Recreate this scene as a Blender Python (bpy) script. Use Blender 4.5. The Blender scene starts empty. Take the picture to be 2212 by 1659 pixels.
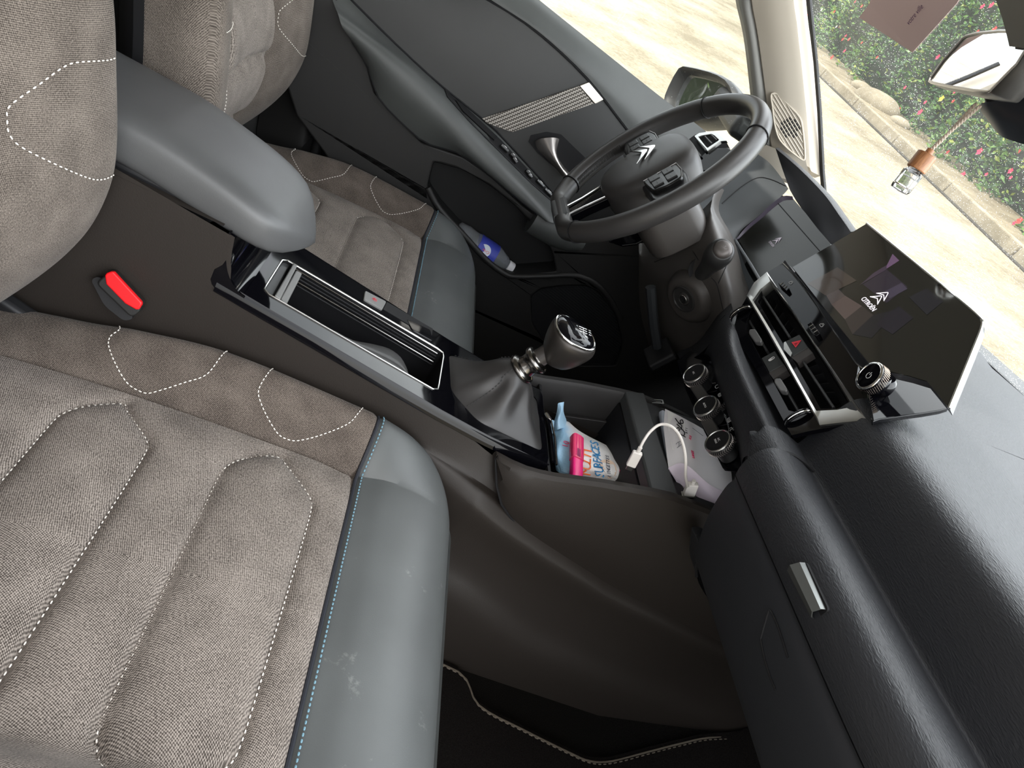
import bpy, bmesh, math, random
from mathutils import Vector, Matrix
from mathutils.bvhtree import BVHTree
random.seed(7)
PI = math.pi
V = Vector
C = bpy.context.scene.collection
# ------------------------------------------------------------------ camera
W, H, F = 2212, 1659, 1533.92
CAM = V((-0.27733957, -0.77972654, 0.86631654))
RX = V((0.85880775, -0.02519179, 0.51167824))
RY = V((0.41464306, -0.55239574, -0.72313904))
RZ = V((0.30086605, 0.83320125, -0.46395615))
cd = bpy.data.cameras.new('camera')
cam = bpy.data.objects.new('camera', cd); C.objects.link(cam)
cam.matrix_world = Matrix(((RX.x, -RY.x, -RZ.x, CAM.x), (RX.y, -RY.y, -RZ.y, CAM.y), (RX.z, -RY.z, -RZ.z, CAM.z), (0, 0, 0, 1)))
cd.sensor_width = 36; cd.lens = F / W * 36; cd.clip_start = 0.01; cd.clip_end = 400
bpy.context.scene.camera = cam
# ------------------------------------------------------------------ world, sun, exposure
world = bpy.data.worlds.new('world'); bpy.context.scene.world = world
world.use_nodes = True
nt = world.node_tree; nt.nodes.clear()
out = nt.nodes.new('ShaderNodeOutputWorld'); bg = nt.nodes.new('ShaderNodeBackground')
sky = nt.nodes.new('ShaderNodeTexSky'); sky.sky_type = 'NISHITA'; sky.sun_disc = False
sky.sun_elevation = math.radians(52); sky.sun_rotation = math.radians(200); sky.air_density = 1.2; sky.dust_density = 3.0; sky.ozone_density = 1
hz = nt.nodes.new('ShaderNodeMixRGB'); hz.inputs[0].default_value = 0.85
cw = nt.nodes.new('ShaderNodeTexNoise'); cw.inputs['Scale'].default_value = 2.2; cw.inputs['Detail'].default_value = 5
cr = nt.nodes.new('ShaderNodeValToRGB')
cr.color_ramp.elements[0].position = 0.35; cr.color_ramp.elements[0].color = (3.0, 3.1, 3.25, 1)
cr.color_ramp.elements[1].position = 0.65; cr.color_ramp.elements[1].color = (5.6, 5.6, 5.5, 1)
nt.links.new(cw.outputs['Fac'], cr.inputs['Fac'])
nt.links.new(sky.outputs[0], hz.inputs[1]); nt.links.new(cr.outputs[0], hz.inputs[2])
tcw = nt.nodes.new('ShaderNodeTexCoord'); sxyz = nt.nodes.new('ShaderNodeSeparateXYZ'); nt.links.new(tcw.outputs['Generated'], sxyz.inputs[0])
lobe = nt.nodes.new('ShaderNodeMapRange'); lobe.interpolation_type = 'SMOOTHSTEP'      # the sky is brighter ahead of the car than behind the photographer
lobe.inputs['From Min'].default_value = -0.3; lobe.inputs['From Max'].default_value = 0.75; lobe.inputs['To Min'].default_value = 0.75; lobe.inputs['To Max'].default_value = 3.5
nt.links.new(sxyz.outputs[0], lobe.inputs[0])
vm = nt.nodes.new('ShaderNodeVectorMath'); vm.operation = 'SCALE'; nt.links.new(hz.outputs[0], vm.inputs[0]); nt.links.new(lobe.outputs[0], vm.inputs['Scale'])
nt.links.new(vm.outputs[0], bg.inputs[0]); bg.inputs[1].default_value = 0.55
nt.links.new(bg.outputs[0], out.inputs[0])
sd = bpy.data.lights.new('sun', 'SUN'); sd.energy = 3.6; sd.angle = math.radians(1.5); sd.color = (1, 0.95, 0.86)
so = bpy.data.objects.new('sun', sd); C.objects.link(so)
SUN_DIR = V((-0.48, 0.0, 0.88)).normalized()      # towards the sun: high and behind the car
so.rotation_euler = SUN_DIR.to_track_quat('Z', 'Y').to_euler(); so.location = (0, 0, 6)
vs = bpy.context.scene.view_settings
vs.view_transform = 'Standard'; vs.look = 'None'; vs.exposure = 0.12; vs.gamma = 1.0; vs.use_curve_mapping = False
bpy.context.scene.cycles.max_bounces = 10
bpy.context.scene.cycles.transparent_max_bounces = 12
bpy.context.scene.cycles.sample_clamp_indirect = 6
try:
    bpy.context.scene.cycles.use_denoising = True
except Exception:
    pass

# ------------------------------------------------------------------ measuring helpers
def P(u, v, x=None, y=None, z=None, d=None):
    """point in the car seen at photo pixel (u, v) that lies in the given plane"""
    r = RX * ((u - W / 2) / F) + RY * ((v - H / 2) / F) + RZ
    if x is not None: t = (x - CAM.x) / r.x
    elif y is not None: t = (y - CAM.y) / r.y
    elif z is not None: t = (z - CAM.z) / r.z
    else: t = d
    return CAM + r * t
def PP(u, v, o, n):
    r = RX * ((u - W / 2) / F) + RY * ((v - H / 2) / F) + RZ
    return CAM + r * ((V(o) - CAM).dot(V(n)) / r.dot(V(n)))
def lerp(a, b, t): return a + (b - a) * t
def smooth(t): t = max(0, min(1, t)); return t * t * (3 - 2 * t)
def interp(xs, ys, x):
    if x <= xs[0]: return ys[0]
    for i in range(1, len(xs)):
        if x <= xs[i]: return lerp(ys[i - 1], ys[i], (x - xs[i - 1]) / (xs[i] - xs[i - 1]))
    return ys[-1]
def sinterp(xs, ys, x):
    """smooth (monotone-ish cubic) interpolation"""
    n = len(xs)
    if x <= xs[0]: return ys[0]
    if x >= xs[-1]: return ys[-1]
    for i in range(1, n):
        if x <= xs[i]: break
    i -= 1
    def sl(k):
        if k <= 0 or k >= n - 1:
            j = max(0, min(n - 2, k if k <= 0 else n - 2)); return (ys[j + 1] - ys[j]) / (xs[j + 1] - xs[j])
        return (ys[k + 1] - ys[k - 1]) / (xs[k + 1] - xs[k - 1])
    h = xs[i + 1] - xs[i]; t = (x - xs[i]) / h
    return ((2*t**3 - 3*t*t + 1) * ys[i] + (t**3 - 2*t*t + t) * h * sl(i) + (-2*t**3 + 3*t*t) * ys[i + 1] + (t**3 - t*t) * h * sl(i + 1))
def spline(pts, n=8, closed=False):
    """Catmull-Rom through pts, n steps a span; works on tuples or Vectors"""
    pts = [V(p) for p in pts]; out = []; m = len(pts)
    rng = range(m if closed else m - 1)
    for i in rng:
        if closed: a, b, c, d = pts[(i - 1) % m], pts[i], pts[(i + 1) % m], pts[(i + 2) % m]
        else: a, b, c, d = pts[max(i - 1, 0)], pts[i], pts[i + 1], pts[min(i + 2, m - 1)]
        for k in range(n):
            t = k / n
            out.append(0.5 * ((2 * b) + (c - a) * t + (2 * a - 5 * b + 4 * c - d) * t * t + (3 * b - a - 3 * c + d) * t ** 3))
    if not closed: out.append(pts[-1].copy())
    return out
def resample(pts, step, closed=False):
    pts = [V(p) for p in pts]
    if closed: pts = pts + [pts[0]]
    L = [0]
    for i in range(1, len(pts)): L.append(L[-1] + (pts[i] - pts[i - 1]).length)
    n = max(2, int(round(L[-1] / step))); out = []; j = 0
    for k in range(n + (0 if closed else 1)):
        s = L[-1] * k / n
        while j < len(L) - 2 and L[j + 1] < s: j += 1
        d = L[j + 1] - L[j]
        out.append(pts[j].lerp(pts[j + 1], (s - L[j]) / d if d > 1e-9 else 0))
    return out

# ------------------------------------------------------------------ mesh helpers
def link(name, me, mat, parent=None, smooth_=True):
    if mat is not None:
        me.materials.append(mat)
    if smooth_:
        for p in me.polygons: p.use_smooth = True
    o = bpy.data.objects.new(name, me); C.objects.link(o)
    if parent is not None:
        o.parent = parent
        o.matrix_parent_inverse = parent.matrix_world.inverted() if False else Matrix.Translation(-parent.location)
    return o
def autosmooth(o, deg=35):
    me = o.data; bm = bmesh.new(); bm.from_mesh(me)
    a = math.radians(deg)
    for e in bm.edges:
        if len(e.link_faces) == 2:
            e.smooth = e.calc_face_angle(0) < a
        else: e.smooth = True
    bm.to_mesh(me); bm.free()
    return o
def obj(name, vf, mat, parent=None, sm=35, sub=0, bev=0, solid=0, fixn=True):
    """one mesh object out of (verts, faces)"""
    vs_, fs_ = vf
    me = bpy.data.meshes.new(name); me.from_pydata([tuple(p) for p in vs_], [], fs_)
    if fixn:
        bm = bmesh.new(); bm.from_mesh(me)
        bmesh.ops.recalc_face_normals(bm, faces=bm.faces); bm.to_mesh(me); bm.free()
    me.validate(); me.update()
    o = link(name, me, mat, parent, sm > 0)
    if solid:
        m = o.modifiers.new('s', 'SOLIDIFY'); m.thickness = abs(solid); m.offset = 1 if solid > 0 else -1
    if bev:
        m = o.modifiers.new('b', 'BEVEL'); m.width = bev; m.segments = 3; m.limit_method = 'ANGLE'; m.angle_limit = math.radians(40)
    if sub:
        m = o.modifiers.new('u', 'SUBSURF'); m.levels = sub; m.render_levels = sub
    if sm > 0:
        if bev or solid:
            m = o.modifiers.new('wn', 'WEIGHTED_NORMAL'); m.keep_sharp = True
        if not sub: autosmooth(o, sm)
    return o
def join(*vfs):
    vs_, fs_ = [], []
    for v, f in vfs:
        o = len(vs_); vs_ += list(v); fs_ += [tuple(i + o for i in q) for q in f]
    return vs_, fs_
def grid(rows, cu=False, cv=False):
    n = len(rows[0]); m = len(rows); vs_ = [p for r in rows for p in r]; fs_ = []
    for i in range(m if cv else m - 1):
        for j in range(n if cu else n - 1):
            fs_.append((i * n + j, i * n + (j + 1) % n, ((i + 1) % m) * n + (j + 1) % n, ((i + 1) % m) * n + j))
    return vs_, fs_
def capped(rows):
    vs_, fs_ = grid(rows, cu=True); n = len(rows[0])
    fs_.append(tuple(range(n))[::-1]); fs_.append(tuple(range(len(vs_) - n, len(vs_))))
    return vs_, fs_
def frames(path, closed=False):
    n = len(path); T = []
    for i in range(n):
        a = path[(i - 1) % n] if (closed or i > 0) else path[i]; b = path[(i + 1) % n] if (closed or i < n - 1) else path[i]
        T.append((b - a).normalized())
    N = T[0].orthogonal().normalized(); out = []
    for i in range(n):
        if i:
            q = T[i - 1].rotation_difference(T[i]); N = q @ N
        N = (N - T[i] * N.dot(T[i])).normalized()
        out.append((T[i], N, T[i].cross(N)))
    return out
def tube(path, r, seg=8, closed=False, cap=True):
    path = [V(p) for p in path]; fr = frames(path, closed); rows = []
    for i, p in enumerate(path):
        rr = r(i / (len(path) - 1)) if callable(r) else r
        rows.append([p + (fr[i][1] * math.cos(2 * PI * k / seg) + fr[i][2] * math.sin(2 * PI * k / seg)) * rr for k in range(seg)])
    if closed: return grid(rows, cu=True, cv=True)
    return capped(rows) if cap else grid(rows, cu=True)
def basis(n, up=V((0, 0, 1))):
    n = V(n).normalized(); u = V(up) - n * n.dot(V(up))
    u = u.normalized() if u.length > 1e-6 else n.orthogonal().normalized()
    return n, u, u.cross(n)
def lathe(prof, o, axis, seg=32, up=V((0, 0, 1)), a0=0, a1=2 * PI, cap=True):
    """prof: [(radius, height along axis)]"""
    n, u, w = basis(axis, up); o = V(o); rows = []
    full = abs(a1 - a0 - 2 * PI) < 1e-6
    k = seg if full else seg + 1
    for r, h in prof:
        rows.append([o + n * h + (u * math.cos(a0 + (a1 - a0) * i / seg) + w * math.sin(a0 + (a1 - a0) * i / seg)) * r for i in range(k)])
    return (capped(rows) if cap else grid(rows, cu=True)) if full else grid(rows)
def box(o, size, X=V((1, 0, 0)), Y=V((0, 1, 0)), Z=None):
    X = V(X).normalized(); Y = V(Y).normalized(); Z = X.cross(Y).normalized() if Z is None else V(Z).normalized(); o = V(o)
    sx, sy, sz = size; vs_ = []
    for a in (-.5, .5):
        for b in (-.5, .5):
            for c in (-.5, .5): vs_.append(o + X * a * sx + Y * b * sy + Z * c * sz)
    return vs_, [(0, 1, 3, 2), (4, 6, 7, 5), (0, 4, 5, 1), (2, 3, 7, 6), (0, 2, 6, 4), (1, 5, 7, 3)]
def prism(outline, d, off=0):
    """outline: closed ring of 3D points; d: Vector of extrusion"""
    a = [V(p) + V(d) * off for p in outline]; b = [p + V(d) for p in a]; n = len(a)
    fs_ = [tuple(range(n))[::-1], tuple(range(n, 2 * n))] + [(i, (i + 1) % n, n + (i + 1) % n, n + i) for i in range(n)]
    return a + b, fs_
def flat(o, X, Y, pts):
    o = V(o); return [o + V(X) * p[0] + V(Y) * p[1] for p in pts]
def rrect(w, h, r, n=5, cx=0, cy=0):
    out = []
    for sx, sy, a in ((1, 1, 0), (-1, 1, 90), (-1, -1, 180), (1, -1, 270)):
        for k in range(n + 1):
            t = math.radians(a + 90 * k / n)
            out.append((cx + sx * (w / 2 - r) + r * math.cos(t), cy + sy * (h / 2 - r) + r * math.sin(t)))
    return out
def circ(r, n=24, cx=0, cy=0): return [(cx + r * math.cos(2 * PI * k / n), cy + r * math.sin(2 * PI * k / n)) for k in range(n)]
def ringframe(outer, inner, d):
    """flat ring between two outlines of equal count, extruded by d"""
    n = len(outer); a = [V(p) for p in outer]; b = [V(p) for p in inner]; d = V(d)
    vs_ = a + b + [p + d for p in a] + [p + d for p in b]; fs_ = []
    for i in range(n):
        j = (i + 1) % n
        fs_ += [(i, j, n + j, n + i), (2 * n + i, 3 * n + i, 3 * n + j, 2 * n + j), (i, 2 * n + i, 2 * n + j, j), (n + i, n + j, 3 * n + j, 3 * n + i)]
    return vs_, fs_
def dashes(path, nrm, L=0.0042, gap=0.0024, r=0.0007, lift=0.0004):
    """stitching: little capsules lying along a path"""
    path = resample(path, 0.001); n = len(path); vs_, fs_ = [], []
    i = 0; a = max(1, int(L / 0.001)); g = max(1, int(round(gap / 0.001)))
    while i + a < n:
        p, q = path[i], path[i + a]; t = (q - p).normalized(); N = nrm(p) if callable(nrm) else V(nrm)
        N = (N - t * N.dot(t)).normalized(); B = t.cross(N)
        ring = []
        for f, s in ((0, .45), (.2, 1), (.8, 1), (1, .45)):
            c = p.lerp(q, f) + N * lift
            ring.append([c + (N * math.cos(k * PI / 3) + B * math.sin(k * PI / 3)) * r * s for k in range(6)])
        v, f = capped(ring); o = len(vs_); vs_ += v; fs_ += [tuple(k + o for k in z) for z in f]
        i += a + g
    return vs_, fs_
def text(name, s, size, o, X, Y, mat, parent=None, ext=0.0002, align='CENTER', shear=0.0, sx=1.0):
    cu = bpy.data.curves.new(name, 'FONT'); cu.body = s; cu.size = size; cu.extrude = ext; cu.align_x = align; cu.align_y = 'CENTER'; cu.shear = shear
    cu.resolution_u = 3
    X = V(X).normalized(); Y = V(Y).normalized(); Z = X.cross(Y)
    t = bpy.data.objects.new('t', cu); C.objects.link(t); bpy.context.view_layer.update()
    me = bpy.data.meshes.new_from_object(t.evaluated_get(bpy.context.evaluated_depsgraph_get()))
    bpy.data.objects.remove(t)
    M = Matrix(((X.x, Y.x, Z.x, o[0]), (X.y, Y.y, Z.y, o[1]), (X.z, Y.z, Z.z, o[2]), (0, 0, 0, 1))) @ Matrix.Diagonal((sx, 1, 1, 1))
    me.transform(M); me.materials.clear()
    return link(name, me, mat, parent, False)
def thing(name, label, cat, loc=(0, 0, 0), group=None):
    o = bpy.data.objects.new(name, None); C.objects.link(o); o.location = loc; o.empty_display_size = 0.05
    o['label'] = label; o['category'] = cat
    if group: o['group'] = group
    return o
def tag(o, label, cat, group=None):
    o['label'] = label; o['category'] = cat
    if group: o['group'] = group
    return o
def struct(o):
    o['kind'] = 'structure'; return o
def bvh(o):
    me = o.data; return BVHTree.FromPolygons([o.matrix_world @ v.co if False else v.co for v in me.vertices], [tuple(p.vertices) for p in me.polygons])
def drape(tree, pts, n=4, lift=0.0, closed=False):
    """photo pixels traced onto a surface already built"""
    pts2 = spline([V((a, b, 0)) for a, b in pts], n, closed); out = []
    for q in pts2:
        r = (RX * ((q.x - W / 2) / F) + RY * ((q.y - H / 2) / F) + RZ).normalized()
        h = tree.ray_cast(CAM, r)
        if h[0] is not None:
            nn = h[1] if h[1].dot(r) < 0 else -h[1]
            out.append(h[0] + nn * lift)
    return out
def nearest_n(tree):
    def f(p):
        h = tree.find_nearest(p)
        return h[1] if h[1].dot(CAM - p) > 0 else -h[1]
    return f

# ------------------------------------------------------------------ materials
def new_mat(name):
    m = bpy.data.materials.new(name); m.use_nodes = True
    return m, m.node_tree, m.node_tree.nodes['Principled BSDF']
def coords(nt, scale=None, kind='Object'):
    tc = nt.nodes.new('ShaderNodeTexCoord'); mp = nt.nodes.new('ShaderNodeMapping')
    nt.links.new(tc.outputs[kind], mp.inputs[0])
    if scale: mp.inputs['Scale'].default_value = scale
    return mp
def noise(nt, src, scale, detail=3, rough=0.5):
    n = nt.nodes.new('ShaderNodeTexNoise'); n.inputs['Scale'].default_value = scale; n.inputs['Detail'].default_value = detail; n.inputs['Roughness'].default_value = rough
    nt.links.new(src.outputs[0], n.inputs['Vector']); return n
def ramp(nt, src, stops):
    r = nt.nodes.new('ShaderNodeValToRGB'); e = r.color_ramp.elements
    e[0].position, e[0].color = stops[0][0], (*stops[0][1], 1); e[1].position, e[1].color = stops[1][0], (*stops[1][1], 1)
    for p, c in stops[2:]:
        k = e.new(p); k.color = (*c, 1)
    nt.links.new(src, r.inputs[0]); return r
def math_(nt, op, a, b=None, v=None):
    n = nt.nodes.new('ShaderNodeMath'); n.operation = op; nt.links.new(a, n.inputs[0])
    if b is not None: nt.links.new(b, n.inputs[1])
    elif v is not None: n.inputs[1].default_value = v
    return n.outputs[0]
def bump(nt, bs, src, dist=0.0003, strength=0.6):
    b = nt.nodes.new('ShaderNodeBump'); b.inputs['Distance'].default_value = dist; b.inputs['Strength'].default_value = strength
    nt.links.new(src, b.inputs['Height']); nt.links.new(b.outputs[0], bs.inputs['Normal']); return b
def plain(name, col, rough=0.5, metal=0.0, grain=0, gdist=0.0002, gstr=0.5, spec=0.38, var=0.0, vscale=60, coat=0.0, stretch=None, trans=0.0, ior=1.45, emit=None, estr=1.0, aniso=0):
    m, nt, b = new_mat(name)
    b.inputs['Base Color'].default_value = (*col, 1); b.inputs['Roughness'].default_value = rough; b.inputs['Metallic'].default_value = metal
    b.inputs['Specular IOR Level'].default_value = spec; b.inputs['Coat Weight'].default_value = coat; b.inputs['Coat Roughness'].default_value = 0.05
    b.inputs['Transmission Weight'].default_value = trans; b.inputs['IOR'].default_value = ior
    if emit: b.inputs['Emission Color'].default_value = (*emit, 1); b.inputs['Emission Strength'].default_value = estr
    if grain:
        mp = coords(nt, stretch); n = noise(nt, mp, grain, 4, 0.6); bump(nt, b, n.outputs['Fac'], gdist, gstr)
    if var:
        mp = coords(nt); n = noise(nt, mp, vscale, 4)
        r = ramp(nt, n.outputs['Fac'], [(0.3, tuple(c * (1 - var) for c in col)), (0.7, tuple(min(1, c * (1 + var)) for c in col))])
        nt.links.new(r.outputs[0], b.inputs['Base Color'])
    return m
def fabric(name, c0, c1, c2, s=1.0, axis='XY', ang=0.0, b=0.5):
    """woven upholstery: two crossing yarn waves with melange noise"""
    m, nt, bs = new_mat(name)
    tc = nt.nodes.new('ShaderNodeTexCoord'); mp = nt.nodes.new('ShaderNodeMapping'); nt.links.new(tc.outputs['Object'], mp.inputs[0])
    s0 = nt.nodes.new('ShaderNodeSeparateXYZ'); nt.links.new(mp.outputs[0], s0.inputs[0])
    ay = math_(nt, 'ABSOLUTE', s0.outputs[1])
    cb = nt.nodes.new('ShaderNodeCombineXYZ')
    if axis == 'YZ': nt.links.new(math_(nt, 'ADD', ay, s0.outputs[0]), cb.inputs[0]); nt.links.new(s0.outputs[2], cb.inputs[1])
    else: nt.links.new(s0.outputs[0], cb.inputs[0]); nt.links.new(math_(nt, 'ADD', ay, s0.outputs[2]), cb.inputs[1])
    mp2 = nt.nodes.new('ShaderNodeMapping'); mp2.inputs['Rotation'].default_value = (0, 0, ang); nt.links.new(cb.outputs[0], mp2.inputs[0])
    sep = nt.nodes.new('ShaderNodeSeparateXYZ'); nt.links.new(mp2.outputs[0], sep.inputs[0])
    k = 2 * PI / (0.0021 * s)
    wob = noise(nt, mp2, 180 / s, 2)
    a = math_(nt, 'SINE', math_(nt, 'ADD', math_(nt, 'MULTIPLY', sep.outputs[0], v=k), math_(nt, 'MULTIPLY', wob.outputs['Fac'], v=3.0)))
    c = math_(nt, 'SINE', math_(nt, 'ADD', math_(nt, 'MULTIPLY', sep.outputs[1], v=k * 0.8), math_(nt, 'MULTIPLY', wob.outputs['Fac'], v=4.0)))
    w = math_(nt, 'ADD', math_(nt, 'MULTIPLY', math_(nt, 'MULTIPLY', a, c), v=0.5), v=0.5)
    n1 = noise(nt, mp2, 520 / s, 3, 0.7); n2 = noise(nt, mp2, 26, 3)
    mix = math_(nt, 'ADD', math_(nt, 'MULTIPLY', w, v=0.45), math_(nt, 'MULTIPLY', n1.outputs['Fac'], v=0.75))
    mix = math_(nt, 'ADD', mix, math_(nt, 'MULTIPLY', n2.outputs['Fac'], v=0.25))
    r = ramp(nt, mix, [(0.50, c0), (0.90, c2), (0.69, c1)])
    nt.links.new(r.outputs[0], bs.inputs['Base Color']); bs.inputs['Roughness'].default_value = 0.95; bs.inputs['Specular IOR Level'].default_value = 0.15
    bs.inputs['Sheen Weight'].default_value = 0.06; bs.inputs['Sheen Roughness'].default_value = 0.5
    bump(nt, bs, mix, 0.0006 * b, 0.7)
    return m
def leather(name, col, rough=0.42, sc=420, d=0.00025, st=0.5, spec=0.5, var=0.12, dirt=0):
    m, nt, b = new_mat(name); mp = coords(nt)
    v = nt.nodes.new('ShaderNodeTexVoronoi'); v.inputs['Scale'].default_value = sc; v.feature = 'DISTANCE_TO_EDGE'; nt.links.new(mp.outputs[0], v.inputs['Vector'])
    n = noise(nt, mp, sc * 1.7, 3); h = math_(nt, 'ADD', math_(nt, 'MULTIPLY', v.outputs[0], v=1.6), math_(nt, 'MULTIPLY', n.outputs['Fac'], v=0.4))
    bump(nt, b, h, d, st)
    n2 = noise(nt, mp, 9, 4)
    r = ramp(nt, n2.outputs['Fac'], [(0.3, tuple(c * (1 - var) for c in col)), (0.7, tuple(c * (1 + var) for c in col))])
    last = r.outputs[0]
    if dirt:
        n3 = noise(nt, mp, 16, 8, 0.75); r3 = ramp(nt, n3.outputs['Fac'], [(0.62, (0, 0, 0)), (0.74, (dirt, dirt, dirt))])
        mx = nt.nodes.new('ShaderNodeMixRGB'); mx.inputs[2].default_value = (0.45, 0.45, 0.43, 1); nt.links.new(r3.outputs[0], mx.inputs[0]); nt.links.new(last, mx.inputs[1]); last = mx.outputs[0]
    nt.links.new(last, b.inputs['Base Color']); b.inputs['Roughness'].default_value = rough; b.inputs['Specular IOR Level'].default_value = spec
    return m
def glass_pane(name, tint=(1, 1, 1), gloss=0.06, specks=0.0, rough=0.0, sscale=900, thr=0.72):
    m = bpy.data.materials.new(name); m.use_nodes = True; nt = m.node_tree; nt.nodes.clear()
    o = nt.nodes.new('ShaderNodeOutputMaterial'); t = nt.nodes.new('ShaderNodeBsdfTransparent'); g = nt.nodes.new('ShaderNodeBsdfGlossy')
    t.inputs[0].default_value = (*tint, 1); g.inputs['Roughness'].default_value = rough
    mx = nt.nodes.new('ShaderNodeMixShader'); mx.inputs[0].default_value = gloss
    nt.links.new(t.outputs[0], mx.inputs[1]); nt.links.new(g.outputs[0], mx.inputs[2]); last = mx.outputs[0]
    if specks:
        mp = coords(nt); v = nt.nodes.new('ShaderNodeTexVoronoi'); v.inputs['Scale'].default_value = sscale; nt.links.new(mp.outputs[0], v.inputs['Vector'])
        n = noise(nt, mp, 14, 4)
        lt = math_(nt, 'LESS_THAN', v.outputs['Distance'], math_(nt, 'MULTIPLY', n.outputs['Fac'], v=0.30))
        gate = math_(nt, 'GREATER_THAN', v.outputs['Color'], v=thr)
        f = math_(nt, 'MULTIPLY', math_(nt, 'MULTIPLY', lt, gate), v=specks)
        haze = math_(nt, 'MULTIPLY', n.outputs['Fac'], v=0.05 * specks)
        f = math_(nt, 'ADD', f, haze)
        tr = nt.nodes.new('ShaderNodeBsdfTranslucent'); tr.inputs[0].default_value = (0.9, 0.88, 0.82, 1)
        m2 = nt.nodes.new('ShaderNodeMixShader'); nt.links.new(f, m2.inputs[0]); nt.links.new(last, m2.inputs[1]); nt.links.new(tr.outputs[0], m2.inputs[2]); last = m2.outputs[0]
    nt.links.new(last, o.inputs[0])
    return m
def dusty(name, col, rough, dust=0.5, sc=700, thr=0.8):
    """smooth dark trim with specks of dust"""
    m, nt, b = new_mat(name); mp = coords(nt)
    v = nt.nodes.new('ShaderNodeTexVoronoi'); v.inputs['Scale'].default_value = sc; nt.links.new(mp.outputs[0], v.inputs['Vector'])
    lt = math_(nt, 'LESS_THAN', v.outputs['Distance'], v=0.22); gate = math_(nt, 'GREATER_THAN', v.outputs['Color'], v=thr)
    f = math_(nt, 'MULTIPLY', math_(nt, 'MULTIPLY', lt, gate), v=dust)
    mx = nt.nodes.new('ShaderNodeMixRGB'); mx.inputs[1].default_value = (*col, 1); mx.inputs[2].default_value = (0.5, 0.5, 0.5, 1)
    nt.links.new(f, mx.inputs[0]); nt.links.new(mx.outputs[0], b.inputs['Base Color']); b.inputs['Roughness'].default_value = rough
    return m

M_center = fabric('seat_cloth_light', (0.030, 0.0245, 0.020), (0.122, 0.104, 0.090), (0.31, 0.272, 0.238), 1.0, ang=0.35)
M_bolster = fabric('seat_cloth_brown', (0.016, 0.0128, 0.0108), (0.064, 0.051, 0.042), (0.185, 0.155, 0.132), 0.9, ang=0.9)
M_leather = leather('seat_leatherette', (0.082, 0.088, 0.088), 0.45, 520, 0.00012, 0.35, dirt=0.4)
M_arm = leather('armrest_leatherette', (0.070, 0.071, 0.072), 0.45, 700, 0.0001, 0.4)
M_thread = plain('white_thread', (0.75, 0.71, 0.65), 0.8)
M_blue = plain('pale_blue_thread', (0.15, 0.27, 0.33), 0.8)
M_dthread = plain('dark_thread', (0.03, 0.03, 0.03), 0.8)
M_piping = plain('black_piping', (0.02, 0.022, 0.028), 0.45)
M_plastic = plain('black_grained_plastic', (0.013, 0.0125, 0.012), 0.48, grain=900, gdist=0.0002, gstr=0.5)
M_plastic2 = plain('dark_smooth_plastic', (0.012, 0.012, 0.013), 0.42, grain=1500, gdist=0.00008, gstr=0.3)
def wrinkled(name, col, rough):
    m, nt, b = new_mat(name); mp = coords(nt); mp.inputs['Rotation'].default_value = (0, 0, math.radians(-28)); mp.inputs['Scale'].default_value = (1, .28, 1)
    n = noise(nt, mp, 400, 2, .5); n3 = noise(nt, mp, 900, 2, .5)
    h = math_(nt, 'ADD', math_(nt, 'MULTIPLY', math_(nt, 'ABSOLUTE', math_(nt, 'SUBTRACT', n.outputs['Fac'], v=.5)), v=3.2), math_(nt, 'MULTIPLY', n3.outputs['Fac'], v=.3))
    bump(nt, b, h, .00045, .8); b.inputs['Base Color'].default_value = (*col, 1); b.inputs['Roughness'].default_value = rough
    return m
M_dash = wrinkled('dashboard_skin', (0.016, 0.017, 0.020), 0.5)
M_console = plain('console_side_plastic', (0.020, 0.0162, 0.0135), 0.5, grain=800, gdist=0.00025, gstr=0.6)
M_gloss = plain('piano_black', (0.002, 0.002, 0.003), 0.05, spec=.28)
M_chrome = plain('bright_chrome', (0.78, 0.78, 0.76), 0.12, 1.0)
M_satin = plain('satin_chrome', (0.62, 0.62, 0.60), 0.28, 1.0)
M_darkchrome = plain('dark_chrome', (0.22, 0.21, 0.20), 0.22, 1.0)
M_black = plain('deep_black', (0.006, 0.006, 0.007), 0.7)
M_rubber = plain('black_rubber', (0.010, 0.010, 0.011), 0.6)
M_carpet = plain('black_carpet', (0.012, 0.011, 0.010), 1.0, grain=1500, gdist=0.003, gstr=1.0, spec=0.05, var=0.6, vscale=900)
M_mat = plain('floor_mat_carpet', (0.015, 0.013, 0.012), 1.0, grain=1200, gdist=0.003, gstr=1.0, spec=0.05, var=0.6, vscale=800)
M_white = plain('white_plastic', (0.80, 0.76, 0.72), 0.35)
M_print = plain('white_print', (0.75, 0.75, 0.75), 0.6)
M_redprint = plain('red_print', (0.65, 0.03, 0.05), 0.5)
M_blueprint = plain('blue_print', (0.10, 0.17, 0.55), 0.5)

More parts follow.
